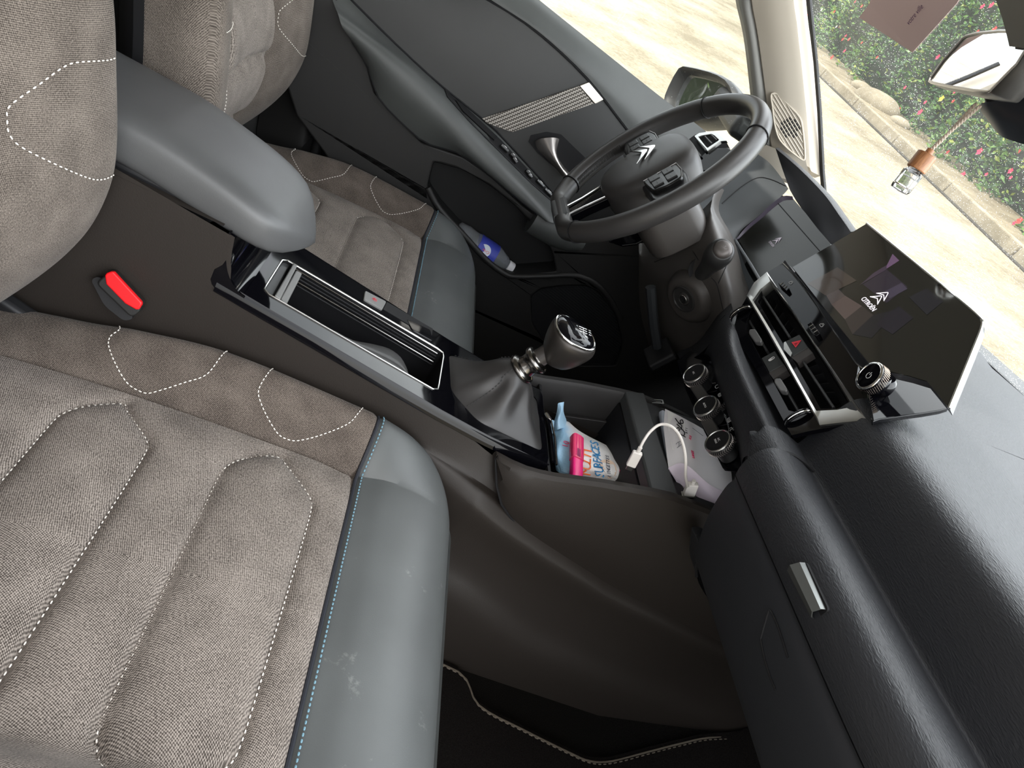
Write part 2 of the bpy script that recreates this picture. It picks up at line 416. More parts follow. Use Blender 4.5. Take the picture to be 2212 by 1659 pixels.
def drape_ring(tree, pts, lift=0.0, dflt=None):
    out = []
    for a, b in pts:
        r = (RX * ((a - W / 2) / F) + RY * ((b - H / 2) / F) + RZ).normalized(); h = tree.ray_cast(CAM, r)
        if h[0] is not None:
            nn = h[1] if h[1].dot(r) < 0 else -h[1]; out.append(h[0] + nn * lift)
        elif dflt is not None: out.append(P(a, b, y=dflt))
    return out
def pt(e):
    if isinstance(e, Vector): return e
    if len(e) == 3: return V(e)
    return P(e[0], e[1], **{e[2]: e[3]})
def bispline(rows, nu=6, nv=6):
    rows = [spline([pt(e) for e in r], nu) for r in rows]
    n = min(len(r) for r in rows); rows = [r[:n] for r in rows]
    cols = [spline([r[j] for r in rows], nv) for j in range(n)]
    return [[cols[j][i] for j in range(n)] for i in range(len(cols[0]))]
def thick(rows, d):
    """closed slab: the surface plus its copy offset by d, with edges"""
    d = V(d); a = grid(rows); b = grid([[p + d for p in r] for r in rows])
    ring = rows[0] + [r[-1] for r in rows[1:]] + rows[-1][::-1][1:] + [r[0] for r in rows[::-1][1:-1]]
    n = len(ring); e = (ring + [p + d for p in ring], [(i, (i + 1) % n, n + (i + 1) % n, n + i) for i in range(n)])
    return join(a, b, e)
def onz(u, v, zf, z0=0.4):
    z = z0
    for _ in range(12):
        p = P(u, v, z=z); z = zf(p.x)
    p = P(u, v, z=z); return p
def holed(outer, inners, d):
    """plate with holes; outline rings as 3D points, extruded by d"""
    from mathutils.geometry import tessellate_polygon
    loops = [[V(p) for p in outer]] + [[V(p) for p in i] for i in inners]
    tris = tessellate_polygon(loops); flatp = [p for l in loops for p in l]; n = len(flatp); d = V(d)
    vs_ = flatp + [p + d for p in flatp]
    fs_ = [tuple(t) for t in tris] + [tuple(i + n for i in t)[::-1] for t in tris]
    o = 0
    for l in loops:
        m = len(l)
        for i in range(m): fs_.append((o + i, o + (i + 1) % m, n + o + (i + 1) % m, n + o + i))
        o += m
    return vs_, fs_
def rounded(poly, r, n=5):
    """round the corners of a closed 3D polygon; r number or list"""
    poly = [V(p) for p in poly]; m = len(poly); out = []
    for i in range(m):
        a, b, c = poly[i - 1], poly[i], poly[(i + 1) % m]; rr = r[i] if isinstance(r, (list, tuple)) else r
        u = (a - b); w = (c - b); k = min(rr, u.length * .48, w.length * .48)
        p, q = b + u.normalized() * k, b + w.normalized() * k
        if rr <= 0: out.append(b); continue
        for j in range(n + 1):
            t = j / n; out.append(p * (1 - t) ** 2 + b * 2 * t * (1 - t) + q * t * t)
    return out
def edge_sub(poly, step):
    out = []; m = len(poly)
    for i in range(m):
        a, b = V(poly[i]), V(poly[(i + 1) % m]); k = max(1, int((b - a).length / step))
        out += [a.lerp(b, j / k) for j in range(k)]
    return out
class Plane:
    def __init__(s, o, n, up=(0, 0, 1)):
        s.o = V(o); s.n = V(n).normalized(); u = V(up); u = (u - s.n * s.n.dot(u)).normalized(); s.v = u; s.u = u.cross(s.n)
    def __call__(s, a, b, off=0.0): return PP(a, b, s.o + s.n * off, s.n)
    def poly(s, pts, off=0.0): return [s(a, b, off) for a, b in pts]
# ------------------------------------------------------------------ front seats
SEATC = (-0.365, 0.365)
def sd_poly(px, py, poly):
    """unsigned distance to a closed polyline + inside flag"""
    best = 9; ins = False; n = len(poly)
    for i in range(n):
        ax, ay = poly[i]; bx, by = poly[(i + 1) % n]
        dx, dy = bx - ax, by - ay; L = dx * dx + dy * dy
        t = 0 if L < 1e-12 else max(0, min(1, ((px - ax) * dx + (py - ay) * dy) / L))
        d = math.hypot(px - ax - t * dx, py - ay - t * dy)
        if d < best: best = d
        if (ay > py) != (by > py) and px < (bx - ax) * (py - ay) / (by - ay) + ax: ins = not ins
    return best, ins
def hexa(x0, x1, yc, yt, yo, bow=0.0):
    """panel between x0 < x1 whose ends taper between |y| = yc and yo; returns closed ring (x, y)"""
    half = [(x1 + bow, 0), (x1 + bow * .6, yc * .6), (x1 - 0.001, yc), (x1 - 0.006, (yc + yt) / 2), (x1 - 0.020, yt), (x1 - 0.040, yo - .008), ((x0 + x1) / 2, yo), (x0 + 0.030, yo - .008), (x0 + 0.010, yt), (x0 + 0.002, (yc + yt) / 2), (x0, yc), (x0, yc * .6), (x0, 0)]
    full = half + [(a, -b) for a, b in half[::-1][1:-1]]
    return [(p.x, p.y) for p in spline([V((a, b, 0)) for a, b in full], 4, True)]
XB = -0.144     # seam between cloth and leatherette
HEX = [hexa(-0.277, -0.181, 0.125, 0.155, 0.185), hexa(-0.431, -0.346, 0.125, 0.155, 0.185)]
BH = [  # stitched shapes on the cushion bolsters, (x, |y|)
    [(-0.405, .268), (-0.398, .245), (-0.375, .215), (-0.345, .201), (-0.315, .205), (-0.292, .225), (-0.275, .243), (-0.262, .268)],
    [(-0.300, .268), (-0.2985, .245), (-0.278, .218), (-0.235, .195), (-0.212, .196), (-0.185, .212), (-0.169, .238), (-0.166, .268)]]
BH[0] = [(-.3985, .268), (-.402, .245), (-.385, .215), (-.362, .201), (-.335, .203), (-.325, .225), (-.325, .243), (-.322, .268)]
YH = 0.277; XF = -0.004; XR = -0.545
def ctop(x, y):
    """cushion top height; x in car coordinates, y from the seat's centre"""
    ay = abs(y)
    base = sinterp([-0.55, -0.45, -0.35, -0.25, -0.19, -0.144, -0.11, -0.07, -0.035, 0.0], [0.300, 0.315, 0.325, 0.331, 0.333, 0.331, 0.340, 0.341, 0.330, 0.300], x)
    bol = sinterp([-0.55, -0.50, -0.458, -0.418, -0.326, -0.17, -0.13, -0.09, -0.04, 0.0], [0.310, 0.325, 0.337, 0.351, 0.372, 0.376, 0.374, 0.364, 0.335, 0.300], x)
    z = base
    if ay > 0.2:
        t = (ay - 0.2) / (0.268 - 0.2)
        z = base + (bol - base) * (math.sin(min(t, 1) * PI / 2) ** 0.9 if t > 0 else 0)
        if x < XB: z -= 0.004 * math.exp(-((ay - .2) / 0.004) ** 2)
    else:
        z -= 0.006 * smooth((ay - 0.15) / 0.05) if x < XB else 0
    if x < XB and ay < 0.2:
        puff = 0; dmin = 9
        for h in HEX:
            if abs(x - (h[0][0] - .04)) < 0.09 or True:
                d, ins = sd_poly(x, y, h)
                dmin = min(dmin, d)
                if ins: puff = 0.011 * (1 - math.exp(-d / 0.020))
        if puff == 0: puff = 0.007 * (1 - math.exp(-min(dmin, abs(x - XB) + .002, 0.205 - ay + .002) / 0.012))
        z += puff - 0.0035 * math.exp(-(dmin / 0.0028) ** 2)
    z -= 0.005 * math.exp(-((x - XB) / 0.0035) ** 2) * (1 if ay < .285 else 0)
    return z
def rr_inset(x, y):
    """distance to the plan outline of the cushion (rounded front corners)"""
    R = 0.075; dx = XF - x; dy = YH - abs(y)
    if x > XF - R and abs(y) > YH - R:
        return R - math.hypot(R - dx, R - dy)
    return min(dx, dy)
def axis_samples(a, b, step, fine_end, marks):
    s = set()
    n = int((b - a) / step)
    for k in range(n + 1): s.add(round(a + (b - a) * k / n, 5))
    for m in marks:
        s = {q for q in s if abs(q - m) > step * 0.5}; s.add(m)
    return sorted(s)
xs = axis_samples(XR, XF, 0.0042, 0, [XB]); ys = axis_samples(-YH, YH, 0.0042, 0, [-0.2, 0.2])
def plan(x, y):
    """pull the square grid into the rounded outline"""
    R = 0.075
    if x > XF - R and abs(y) > YH - R:
        u = (x - (XF - R)) / R; w = (abs(y) - (YH - R)) / R
        uu = u * math.sqrt(1 - w * w / 2); ww = w * math.sqrt(1 - u * u / 2)
        return XF - R + uu * R, math.copysign(YH - R + ww * R, y)
    return x, y
def ctopr(x, y):
    d = max(0, rr_inset(x, y)); z = ctop(x, y); r = 0.028
    if d < r: z -= r * (1 - math.sqrt(max(0, 1 - (1 - d / r) ** 2))) * 0.85
    return z
CG = {}
for i, x in enumerate(xs):
    for j, y in enumerate(ys):
        X, Y = plan(x, y); CG[i, j] = V((X, Y, ctopr(X, Y)))
def cells(test):
    idx = {}; vs_ = []; fs_ = []
    def g(i, j):
        if (i, j) not in idx: idx[i, j] = len(vs_); vs_.append(CG[i, j])
        return idx[i, j]
    for i in range(len(xs) - 1):
        for j in range(len(ys) - 1):
            if test((xs[i] + xs[i + 1]) / 2, (ys[j] + ys[j + 1]) / 2): fs_.append((g(i, j), g(i + 1, j), g(i + 1, j + 1), g(i, j + 1)))
    return vs_, fs_
def edge_skirt(ring, prof):
    rows = [ring]
    for dn, z in prof:
        row = []
        for k, p in enumerate(ring):
            c = V((-.27, 0, 0)); q = V((p.x, p.y, 0))
            # push inward along the plan normal
            a = ring[max(k - 1, 0)]; b = ring[min(k + 1, len(ring) - 1)]; t = V((b.x - a.x, b.y - a.y, 0)).normalized(); nrm = V((t.y, -t.x, 0))
            if nrm.dot(q - c) < 0: nrm = -nrm
            row.append(V((p.x + nrm.x * dn, p.y + nrm.y * dn, z + (p.z - z) * 0.0)))
        rows.append(row)
    return rows
def seat_mats():
    return dict(c=M_center, b=M_bolster, l=M_leather)
def make_seat(label):
    root = thing('car_seat', label, 'car seat', (0, 0, 0), 'front seats')
    # --- cushion
    obj('cushion_panel', cells(lambda x, y: x < XB and abs(y) < 0.2), M_center, root, fixn=False)['label'] = 'light grey woven cloth cushion centre with two padded panels'
    nj = len(ys) - 1; ni = len(xs) - 1
    ib = xs.index(XB)
    for s in (1, -1):
        vf = cells(lambda x, y, s=s: x < XB and y * s > 0.2)
        j = nj if s > 0 else 0
        ring = [CG[i, j] for i in range(0, ib + 1)]
        rows = edge_skirt(ring, [(0.001, 0.30), (0.0, 0.26), (-0.01, 0.20), (-0.02, 0.15)])
        o = obj('cushion_bolster', join(vf, grid(rows)), M_bolster, root, fixn=False)
        o['label'] = 'brown-grey twill side bolster of the cushion'
    vf = cells(lambda x, y: x > XB)
    ring = [CG[i, 0] for i in range(ib, ni + 1)] + [CG[ni, j] for j in range(1, nj + 1)] + [CG[i, nj] for i in range(ni - 1, ib - 1, -1)]
    # keep the point order continuous around the front
    rows = edge_skirt(ring, [(0.004, 0.285), (0.007, 0.26), (0.005, 0.23), (-0.005, 0.20), (-0.02, 0.17), (-0.03, 0.14)])
    o = obj('cushion_front', join(vf, grid(rows)), M_leather, root, fixn=False); o['label'] = 'smooth grey leatherette front edge of the cushion'
    # piping and blue stitching along the seam
    pip = [V((XB, y, ctopr(XB, y) + 0.0025)) for y in ys if abs(y) < 0.278]
    obj('piping', tube(pip[::3], 0.0022, 8), M_piping, root)
    st = [V((XB + 0.0055, y, ctopr(XB + 0.0055, y) + 0.0008)) for y in ys if abs(y) < 0.272]
    obj('blue_stitching', dashes(st, (0, 0, 1), 0.003, 0.0016, 0.0009), M_blue, root)['label'] = 'pale blue seam stitching'
    # white stitches
    parts = []
    for h in HEX:
        ring = [V((a, b, 0)) for a, b in h] + [V((h[0][0], h[0][1], 0))]
        parts.append(dashes([V((p.x, p.y, ctopr(p.x, p.y) + 0.0016)) for p in resample(ring, 0.003)], (0, 0, 1), 0.0038, 0.0026, 0.00062))
    def cpos(u, v):
        z = .35
        for _ in range(14):
            p = P(u, v, z=z); z = .5 * z + .5 * ctopr(p.x, p.y + .365)
        return V((p.x, p.y + .365, 0))
    BPX = [[(276, 701), (257, 714), (240, 725), (234, 737), (234, 749), (243, 775), (259, 807), (275, 830), (300, 846), (323, 851), (358, 841), (400, 827), (436, 816), (455, 801), (476, 772), (496, 757)],
           [(593, 789), (575, 812), (562, 833), (557, 852), (566, 880), (582, 912), (600, 939), (622, 951), (645, 953), (680, 945), (720, 931), (752, 916), (768, 900), (779, 873)]]
    for px_ in BPX:
        loc = [cpos(u, v) for u, v in px_]
        for s in (1, -1):
            pts = spline([V((p.x, max(-.268, min(.268, p.y)) * s, 0)) for p in loc], 4)
            parts.append(dashes([V((p.x, p.y, ctopr(p.x, p.y) + 0.0006)) for p in resample(pts, 0.003)], (0, 0, 1), 0.0034, 0.0024, 0.0006))
    # leather crease at the front corner of the bolster
    for p_ in parts: obj('stitching', p_, M_thread, root)
    # plastic base
    obj('seat_base', join(box((-0.28, 0, 0.10), (0.46, 0.48, 0.11)), box((-0.2, .2, 0.04), (0.5, .03, .05)), box((-0.2, -.2, 0.04), (0.5, .03, .05))), M_plastic2, root, bev=0.02)
    for s in (1, -1):
        pts = [(-.56, s * .250, .20), (-.56, s * .250, .33), (-.46, s * .25, .30), (-.30, s * .25, .20), (-.15, s * .25, .15), (-.15, s * .25, .11), (-.50, s * .25, .11)]
        obj('side_cover', prism([V(p) for p in pts], (0, s * 0.02, 0)), M_plastic2, root, bev=0.006)
    # --- backrest
    zb = [0.285, 0.317, 0.375, 0.432, 0.48, 0.526, 0.611, 0.657, 0.75, 0.85, 0.95]
    xcrest = [-0.585, -0.553, -0.514, -0.488, -0.478, -0.479, -0.499, -0.512, -0.548, -0.590, -0.635]
    xcent = [-0.575, -0.560, -0.540, -0.527, -0.522, -0.523, -0.548, -0.563, -0.600, -0.640, -0.680]
    wid = [0.225, 0.245, 0.262, 0.270, 0.273, 0.274, 0.272, 0.270, 0.262, 0.250, 0.225]
    grooves = [(0.395, -0.006), (0.505, 0.004), (0.60, 0.004), (0.70, 0.004)]
    zs = [0.285 + k * 0.005 for k in range(134)]
    ts = [-1 + k / 60 for k in range(121)]
    def bx(z, t):
        w = sinterp(zb, wid, z); y = t * w; ay = abs(t)
        xc = sinterp(zb, xcent, z); xb_ = sinterp(zb, xcrest, z)
        seam = 0.50
        if ay < seam:
            x = xc + (xb_ - xc) * 0.12 * (ay / seam) ** 2
            # puffs between horizontal channels
            d = min(abs(z - 0.02 * (1 - ay) - g) for g, _ in grooves)
            x += 0.020 * (1 - math.exp(-d / 0.011)) * (1 - smooth((ay - 0.36) / 0.13)) - 0.004
        else:
            q = (ay - seam) / (0.90 - seam)
            s0 = xc + (xb_ - xc) * 0.12
            x = s0 + (xb_ - s0) * (math.sin(min(q, 1) * PI / 2) ** 0.8)
            x -= 0.005 * math.exp(-((ay - seam) / 0.015) ** 2)
        if ay > 0.9: x -= 0.026 * (1 - math.sqrt(max(0, 1 - ((ay - 0.9) / 0.1) ** 2)))
        top = max(0, (z - 0.90) / 0.05); x -= 0.04 * (1 - math.sqrt(max(0, 1 - min(top, 1) ** 2)))
        return V((x, y, z))
    G = [[bx(z, t) for t in ts] for z in zs]
    kL = [k for k, t in enumerate(ts) if t <= -0.50][-1]; kR = [k for k, t in enumerate(ts) if t >= 0.50][0]
    obj('backrest_panel', grid([r[kL:kR + 1] for r in G]), M_back_c, root, fixn=False)['label'] = 'light grey woven cloth centre of the backrest'
    for s in (1, -1):
        sub = [r[kR:] if s > 0 else r[:kL + 1][::-1] for r in G]
        rows = []
        for r in sub:
            e = r[-1]; n_ = len(r)
            rows.append(list(r) + [V((e.x - 0.012, e.y + s * 0.002, e.z)), V((e.x - 0.035, e.y + s * 0.001, e.z)), V((e.x - 0.055, e.y - s * 0.002, e.z))])
        o = obj('backrest_bolster', grid(rows), M_back_b, root); o['label'] = 'grey-brown cloth side bolster of the backrest'
        if s > 0: Gb = rows
        # rear edge seam and darker back shell
        rows2 = []
        for r in sub:
            e = r[-1]; b0 = V((e.x - 0.055, e.y - s * 0.002, e.z))
            rows2.append([b0, b0 + V((-0.012, -s * 0.001, 0)), b0 + V((-0.035, -s * 0.02, 0)), b0 + V((-0.05, -s * 0.07, 0)), V((b0.x - 0.055, 0, b0.z))])
        obj('backrest_shell', grid(rows2), M_plastic2, root)
        seam = [V((r[-1].x + 0.006, r[-1].y - s * 0.0025, r[-1].z)) for r in rows if r[-1].z > 0.4]
        obj('seam_stitching', dashes(seam, (0, s, 0), 0.004, 0.003, 0.0007), M_thread, root)
    # stitched lens shapes on the backrest bolsters, traced on the passenger seat and mirrored
    tree = BVHTree.FromPolygons(*grid(Gb))
    sh = V((0, SEATC[0], 0))
    def dr(pts):
        o_ = []
        for q in spline([V((a, b, 0)) for a, b in pts], 5):
            r = (RX * ((q.x - W / 2) / F) + RY * ((q.y - H / 2) / F) + RZ).normalized()
            h = tree.ray_cast(CAM - sh, r)
            if h[0] is not None: o_.append(h[0] + V((0.0008, 0, 0)))
        return o_
    a = dr([(266, 107), (237, 127), (172, 132), (137, 141), (79, 182), (17, 227), (12, 254), (15, 285), (38, 313), (103, 347), (179, 380), (213, 387), (241, 378), (257, 361)])
    parts = []
    if len(a) > 5:
        [obj('lens_stitching', dashes([V((p.x, p.y * s_, p.z)) for p in a], (1, 0, 0), 0.0034, 0.0026, 0.0006), M_thread, root) for s_ in (1, -1)]
    # headrest
    hr = []
    for k in range(9):
        t = k / 8; zz = 0.99 + 0.17 * t; wv = 0.125 * (1 - 0.15 * t); th = 0.045 * math.sin(PI * (0.18 + 0.64 * t))
        hr.append([V((-0.665 - 0.03 * t + math.copysign(abs(math.cos(a)) ** 0.6, math.cos(a)) * th, wv * math.copysign(abs(math.sin(a)) ** 0.6, math.sin(a)), zz)) for a in [2 * PI * i / 24 for i in range(24)]])
    obj('headrest', capped(hr), M_back_c, root, sub=1)
    for s in (1, -1): obj('headrest_post', tube([V((-0.66, s * .07, .93)), V((-0.67, s * .07, 1.02))], 0.006, 10), M_satin, root)
    return root
M_back_c = fabric('back_cloth_light', (0.030, 0.0245, 0.020), (0.122, 0.104, 0.090), (0.31, 0.272, 0.238), 1.0, axis='YZ', ang=0.35)
M_back_b = fabric('back_cloth_brown', (0.023, 0.019, 0.016), (0.082, 0.068, 0.057), (0.20, 0.172, 0.148), 0.9, axis='YZ', ang=0.9)
def copy_tree(o, parent=None):
    c = o.copy(); C.objects.link(c)
    if parent is not None:
        c.parent = parent
    for ch in list(o.children): copy_tree(ch, c)
    return c
seat = make_seat('grey cloth front seat nearest the camera, beside the red buckle')
seat2 = copy_tree(seat)
seat.location = (0, SEATC[0], 0)
seat2.location = (0.021, SEATC[1], 0)
import types
def raise_bolster(root):
    for ch in list(root.children):
        if ch.type != 'MESH' or ch.name.startswith(('backrest', 'headrest', 'side_cover', 'seat_base', 'lens', 'channel', 'seam')): continue
        me = ch.data.copy(); ch.data = me
        for v in me.vertices:
            x, y = v.co.x, v.co.y
            if y < -.14 and v.co.z > .2 and x < -.09:
                dz = .064 * smooth((-y - .150) / .055) * smooth((x + .52) / .10) * smooth((-.10 - x) / .10)
                v.co.z += dz * smooth((v.co.z - .2) / .12)
raise_bolster(seat)
seat2['label'] = 'grey cloth driver seat behind the steering wheel, beyond the armrest'
# ------------------------------------------------------------------ centre console
def zc(x): return interp([-0.40, -.356, -.317, -.275, -.167, -.083, -.015, .08], [.443, .438, .433, .428, .415, .405, .399, .397], x)
con = thing('centre_console', 'long dark centre console between the two front seats, with a piano black top frame', 'console')
def cz(x, y, dz=0.0): return V((x, y, zc(x) + dz))
# gloss frame with two openings
out_ = [(-0.335, -.084)] + [(-0.335 + .41 * k / 10, -.0845 + .0 * k) for k in range(1, 11)] + [(.078, -.07), (.079, .07)] + [(.075 - .41 * k / 10, .0845) for k in range(0, 11)]
outer = [cz(a, b) for a, b in out_]
bin_ = [onz(567, 629, zc), onz(612, 558, zc), onz(959, 762, zc), onz(945, 847, zc)]
bin_ = [V((-.325, -.040, 0)), V((-.325, .044, 0)), V((-.096, .030, 0)), V((-.094, -.064, 0))]
b_px = [onz(567, 629, zc), onz(612, 558, zc), onz(959, 762, zc), onz(945, 847, zc)]
binr = rounded(b_px, .008, 4); binr = [cz(p.x, p.y) for p in edge_sub(binr, .03)]
g_px = [onz(975, 770, zc), onz(1118, 838, zc), onz(1178, 990, zc), onz(975, 868, zc)]
gr = [V((-.078, .052, 0)), V((.068, .060, 0)), V((.070, -.064, 0)), V((-.030, -.066, 0)), V((-.070, -.034, 0))]
gaitr = [cz(p.x, p.y) for p in edge_sub(rounded(gr, .012, 4), .03)]
fr = obj('console_frame', holed(outer, [binr, gaitr], (0, 0, -.006)), M_gloss, con, bev=0.0015)
fr['label'] = 'glossy piano black top frame'
# side strips of the frame, near and far
for s in (-1, 1):
    rows = []
    for k in range(26):
        x = -.364 + (.364 + .078) * k / 25
        h = .0135
        rows.append([V((x, s * .0845, zc(x) + .0005)), V((x, s * .0868, zc(x) - .003)), V((x, s * .0885, zc(x) - h)), V((x, s * .0865, zc(x) - h - .002))])
    obj('side_strip', grid(rows), M_gloss, con)
# rear rise of the gloss up under the armrest
rows = []
for k in range(15):
    a = k / 14 * PI * .5
    x = -.333 - .036 * math.sin(a); z = .4345 + .056 * (1 - math.cos(a)) + .006 * k / 14
    rows.append([V((x, y, z)) for y in (-.0865, -.06, -.03, 0, .03, .06, .0865)])
rows.append([V((-.371, p.y, .496)) for p in rows[-1]])
obj('rear_cowl', grid(rows), M_gloss, con)
for s in (-1, 1):
    ring = [V((r[0].x, s * .0868, r[0].z)) for r in rows]
    ring = ring + [V((-.371, s * .0868, .436)), V((-.368, s * .0868, .431)), V((-.362, s * .0868, .427)), V((-.333, s * .0868, .422))]
    obj('cowl_side', prism(ring, (0, -s * .004, 0)), M_gloss, con)
# chromed bevel of the bin
rim = [p + V((0, 0, .0006)) for p in binr]
obj('bin_edge', tube(resample(rim, .01, True), .0011, 6, True), M_satin, con)
# bin: walls and floor
low = [V((p.x * .985 - .003, p.y * .93, p.z - .085)) for p in binr]
n = len(binr)
M_binw = plain('bin_liner', (0.006, 0.006, 0.007), 0.5, grain=600)
vf = (binr + low, [(i, (i + 1) % n, n + (i + 1) % n, n + i) for i in range(n)] + [tuple(range(n, 2 * n))])
obj('storage_bin', vf, M_binw, con)
# ribbed guide rails along the far wall
for k in range(5):
    a = onz(612, 558, zc); b = onz(959, 762, zc)
    p = [a.lerp(b, t) + V((0.012 - .02 * t, -.003 - .0022 * k, -.004 - .0035 * k)) for t in (0, 1)]
    obj('guide_rail', tube(p, .0011, 6), M_darkchrome if k in (0, 3) else M_black, con)
# roller cover pull: stepped grey block across the rear of the bin
M_grey = plain('grey_cover_plastic', (0.16, 0.16, 0.155), 0.45, grain=700)
def blockpoly(px, z0, d, name, m=M_grey):
    ring = [onz(a, b, lambda x: zc(x) + z0) for a, b in px]
    o = obj(name, prism(ring, (0, 0, -d)), m, con, bev=.0015); return o
blockpoly([(569, 627), (612, 560), (628, 568), (590, 640)], -.004, .004, 'cover_recess', M_darkgrey if False else plain('recess_grey', (.05, .052, .053), .4))
blockpoly([(594, 637), (634, 568), (643, 572), (606, 645)], .003, .012, 'cover_pull')
blockpoly([(606, 645), (640, 583), (653, 590), (618, 659)], -.002, .010, 'cover_pull_step')
# grey leather pouch lying against the near wall of the bin
pouch = []
pa = [(720, 718), (760, 735), (800, 742), (840, 753), (866, 772), (880, 800), (879, 812)]
pb = [(720, 722), (760, 748), (800, 770), (835, 790), (858, 803), (872, 812), (879, 814)]
rows = []
for k in range(len(pa)):
    a = onz(*pa[k], lambda x: zc(x) - .012); b = onz(*pb[k], lambda x: zc(x) - .004); m = a.lerp(b, .5) + V((0, .0, .004))
    rows.append([b + V((0, -.004, -.05)), b, b.lerp(a, .3) + V((0, 0, .003)), m, a, a + V((.0, .004, -.01)), a + V((0, .002, -.055))])
po = obj('pouch', grid(bispline(rows, 4, 3)), leather('pouch_leather', (.035, .034, .034), .4, 300, .0002, .5), None)
tag(po, 'dark leather pouch leaning against the near side of the console bin', 'pouch')
# far side: parking brake switch and gloss lids
sw = [onz(a, b, lambda x: zc(x) + .003) for a, b in [(789, 627), (835, 651), (826, 668), (786, 645)]]
o = obj('parking_brake_switch', prism(rounded(sw, .003), (0, 0, -.006)), M_grey, con, bev=.001); o['label'] = 'grey switch with a red brake symbol'
c0 = (sw[0] + sw[1] + sw[2] + sw[3]) / 4; sx_ = (sw[1] - sw[0]).normalized(); sy_ = V((0, 0, 1)).cross(sx_)
obj('brake_symbol', ringframe([c0 + V((0, 0, .0006)) + sx_ * a + sy_ * b for a, b in circ(.0034, 16)], [c0 + V((0, 0, .0006)) + sx_ * a + sy_ * b for a, b in circ(.0027, 16)], (0, 0, .0002)), M_redprint, o)
text('brake_letter', 'P', .005, c0 + V((0, 0, .0008)), sx_, sy_, M_redprint, o)
lidp = [onz(a, b, lambda x: zc(x) + .0012) for a, b in [(878, 688), (930, 712), (936, 738), (890, 712)]]
obj('switch_recess', prism([onz(a, b, lambda x: zc(x) + .0008) for a, b in [(836, 652), (935, 710), (932, 730), (828, 668)]], (0, 0, -.003)), M_black, con)
obj('drive_mode_switch', prism(rounded(lidp, .004), (0, 0, -.004)), M_gloss, con, bev=.001)
# near side body
st = [-.95, -.75, -.55, -.38, -.36, -.30, -.20, -.12, -.043, .0, .02, .07, .13, .2, .26, .35, .47, .6, .72]
rows = []
for x in st:
    if x <= -.37: zt = interp([-.95, -.5, -.42, -.38], [.514, .508, .501, .495], x)
    elif x < .0: zt = zc(x) - .0125
    else: zt = interp([0, .02, .07, .13, .2, .3, .8], [.378, .374, .37, .37, .37, .37, .37], x)
    zr = interp([-.95, -.3, -.12, -.043, .016, .097, .259, .472, .8], [.30, .33, .333, .330, .326, .302, .271, .252, .24], x)
    zb_ = interp([-.95, .0, .065, .196, .333, .655, .8], [.16, .16, .155, .106, .093, .08, .08], x)
    ro = .020 * smooth((x + .20) / .16)
    fl_ = smooth((x + .12) / .16); yb = lambda v: -.0868 - (-.0868 - v) * fl_
    rows.append([V((x, -.0870, zt)), V((x, yb(-.0905 - ro * .12), lerp(zt, zr, .35))), V((x, yb(-.093 - ro * .45), lerp(zt, zr, .72))), V((x, yb(-.097 - ro * .95), zr + .012)), V((x, yb(-.101 - ro * 1.25), zr)), V((x, yb(-.102 - ro * 1.3), zr - .014)), V((x, yb(-.101 - ro * 1.0), lerp(zr, zb_, .35))), V((x, yb(-.105 - ro * .8), lerp(zr, zb_, .7))), V((x, yb(-.112 - ro), zb_)), V((x, yb(-.112 - ro), 0.0))])
kk = st.index(-.38)
rb_ = [[V((-.3705, p.y, p.z)) if j == 0 and False else p for j, p in enumerate(r)] for r in rows[:kk + 1]]
rb_.append([V((-.3705 if j == 0 else -.350, p.y + .0004, p.z)) for j, p in enumerate(rows[kk])])
fr_ = [[V((-.3705, p.y, p.z)) for p in rows[kk + 1]]] + rows[kk + 1:]
rn1, rn2 = bispline(rb_, 3, 5), bispline(fr_, 3, 5)
o = obj('console_side', join(grid(rn1), grid(rn2)), M_console, con, fixn=True); o['label'] = 'brown-black grained side panel facing the passenger seat'
obj('console_side', join(*[grid([[V((p.x, -p.y, p.z)) for p in r] for r in q]) for q in (rn1, rn2)]), M_console, con)
obj('console_back', grid([[V((-.95, -.09, .49)), V((-.95, .09, .49))], [V((-.378, -.0868, .50)), V((-.378, .0868, .50))]]), M_console, con)
# ---- open tray ahead of the gear lever
def zr_(x): return interp([-.02, .01, .035, .07, .10, .133, .20, .23, .29, .36], [.377, .389, .397, .403, .414, .426, .446, .453, .457, .455], x)
near = [onz(a, b, zr_) for a, b in [(1082, 1000), (1110, 1001), (1170, 1006), (1250, 1018), (1340, 1036), (1450, 1063), (1510, 1088), (1560, 1118), (1590, 1140)]]
far = [onz(a, b, zr_) for a, b in [(1128, 834), (1150, 829), (1250, 826), (1350, 829), (1400, 834), (1440, 850), (1470, 868), (1500, 892)]]
nearY = -.122; farY = .118
def wall(pts_x, y, s, name, inner):
    rows = []
    for x in pts_x:
        z = zr_(x)
        rows.append([V((x, y + s * .004, z - .12)), V((x, y + s * .0040, z - .03)), V((x, y + s * .003, z - .006)), V((x, y, z)), V((x, y - s * .007, z - .0005)), V((x, y - s * .010, z - .004)), V((x, y - s * .012, z - .03)), V((x, y - s * .0155, z - .12))])
    return rows
xs_ = [.0 + .36 * k / 24 for k in range(25)]
M_tray = plain('tray_plastic', (0.018, 0.017, 0.0165), 0.45, grain=900, gdist=.0002)
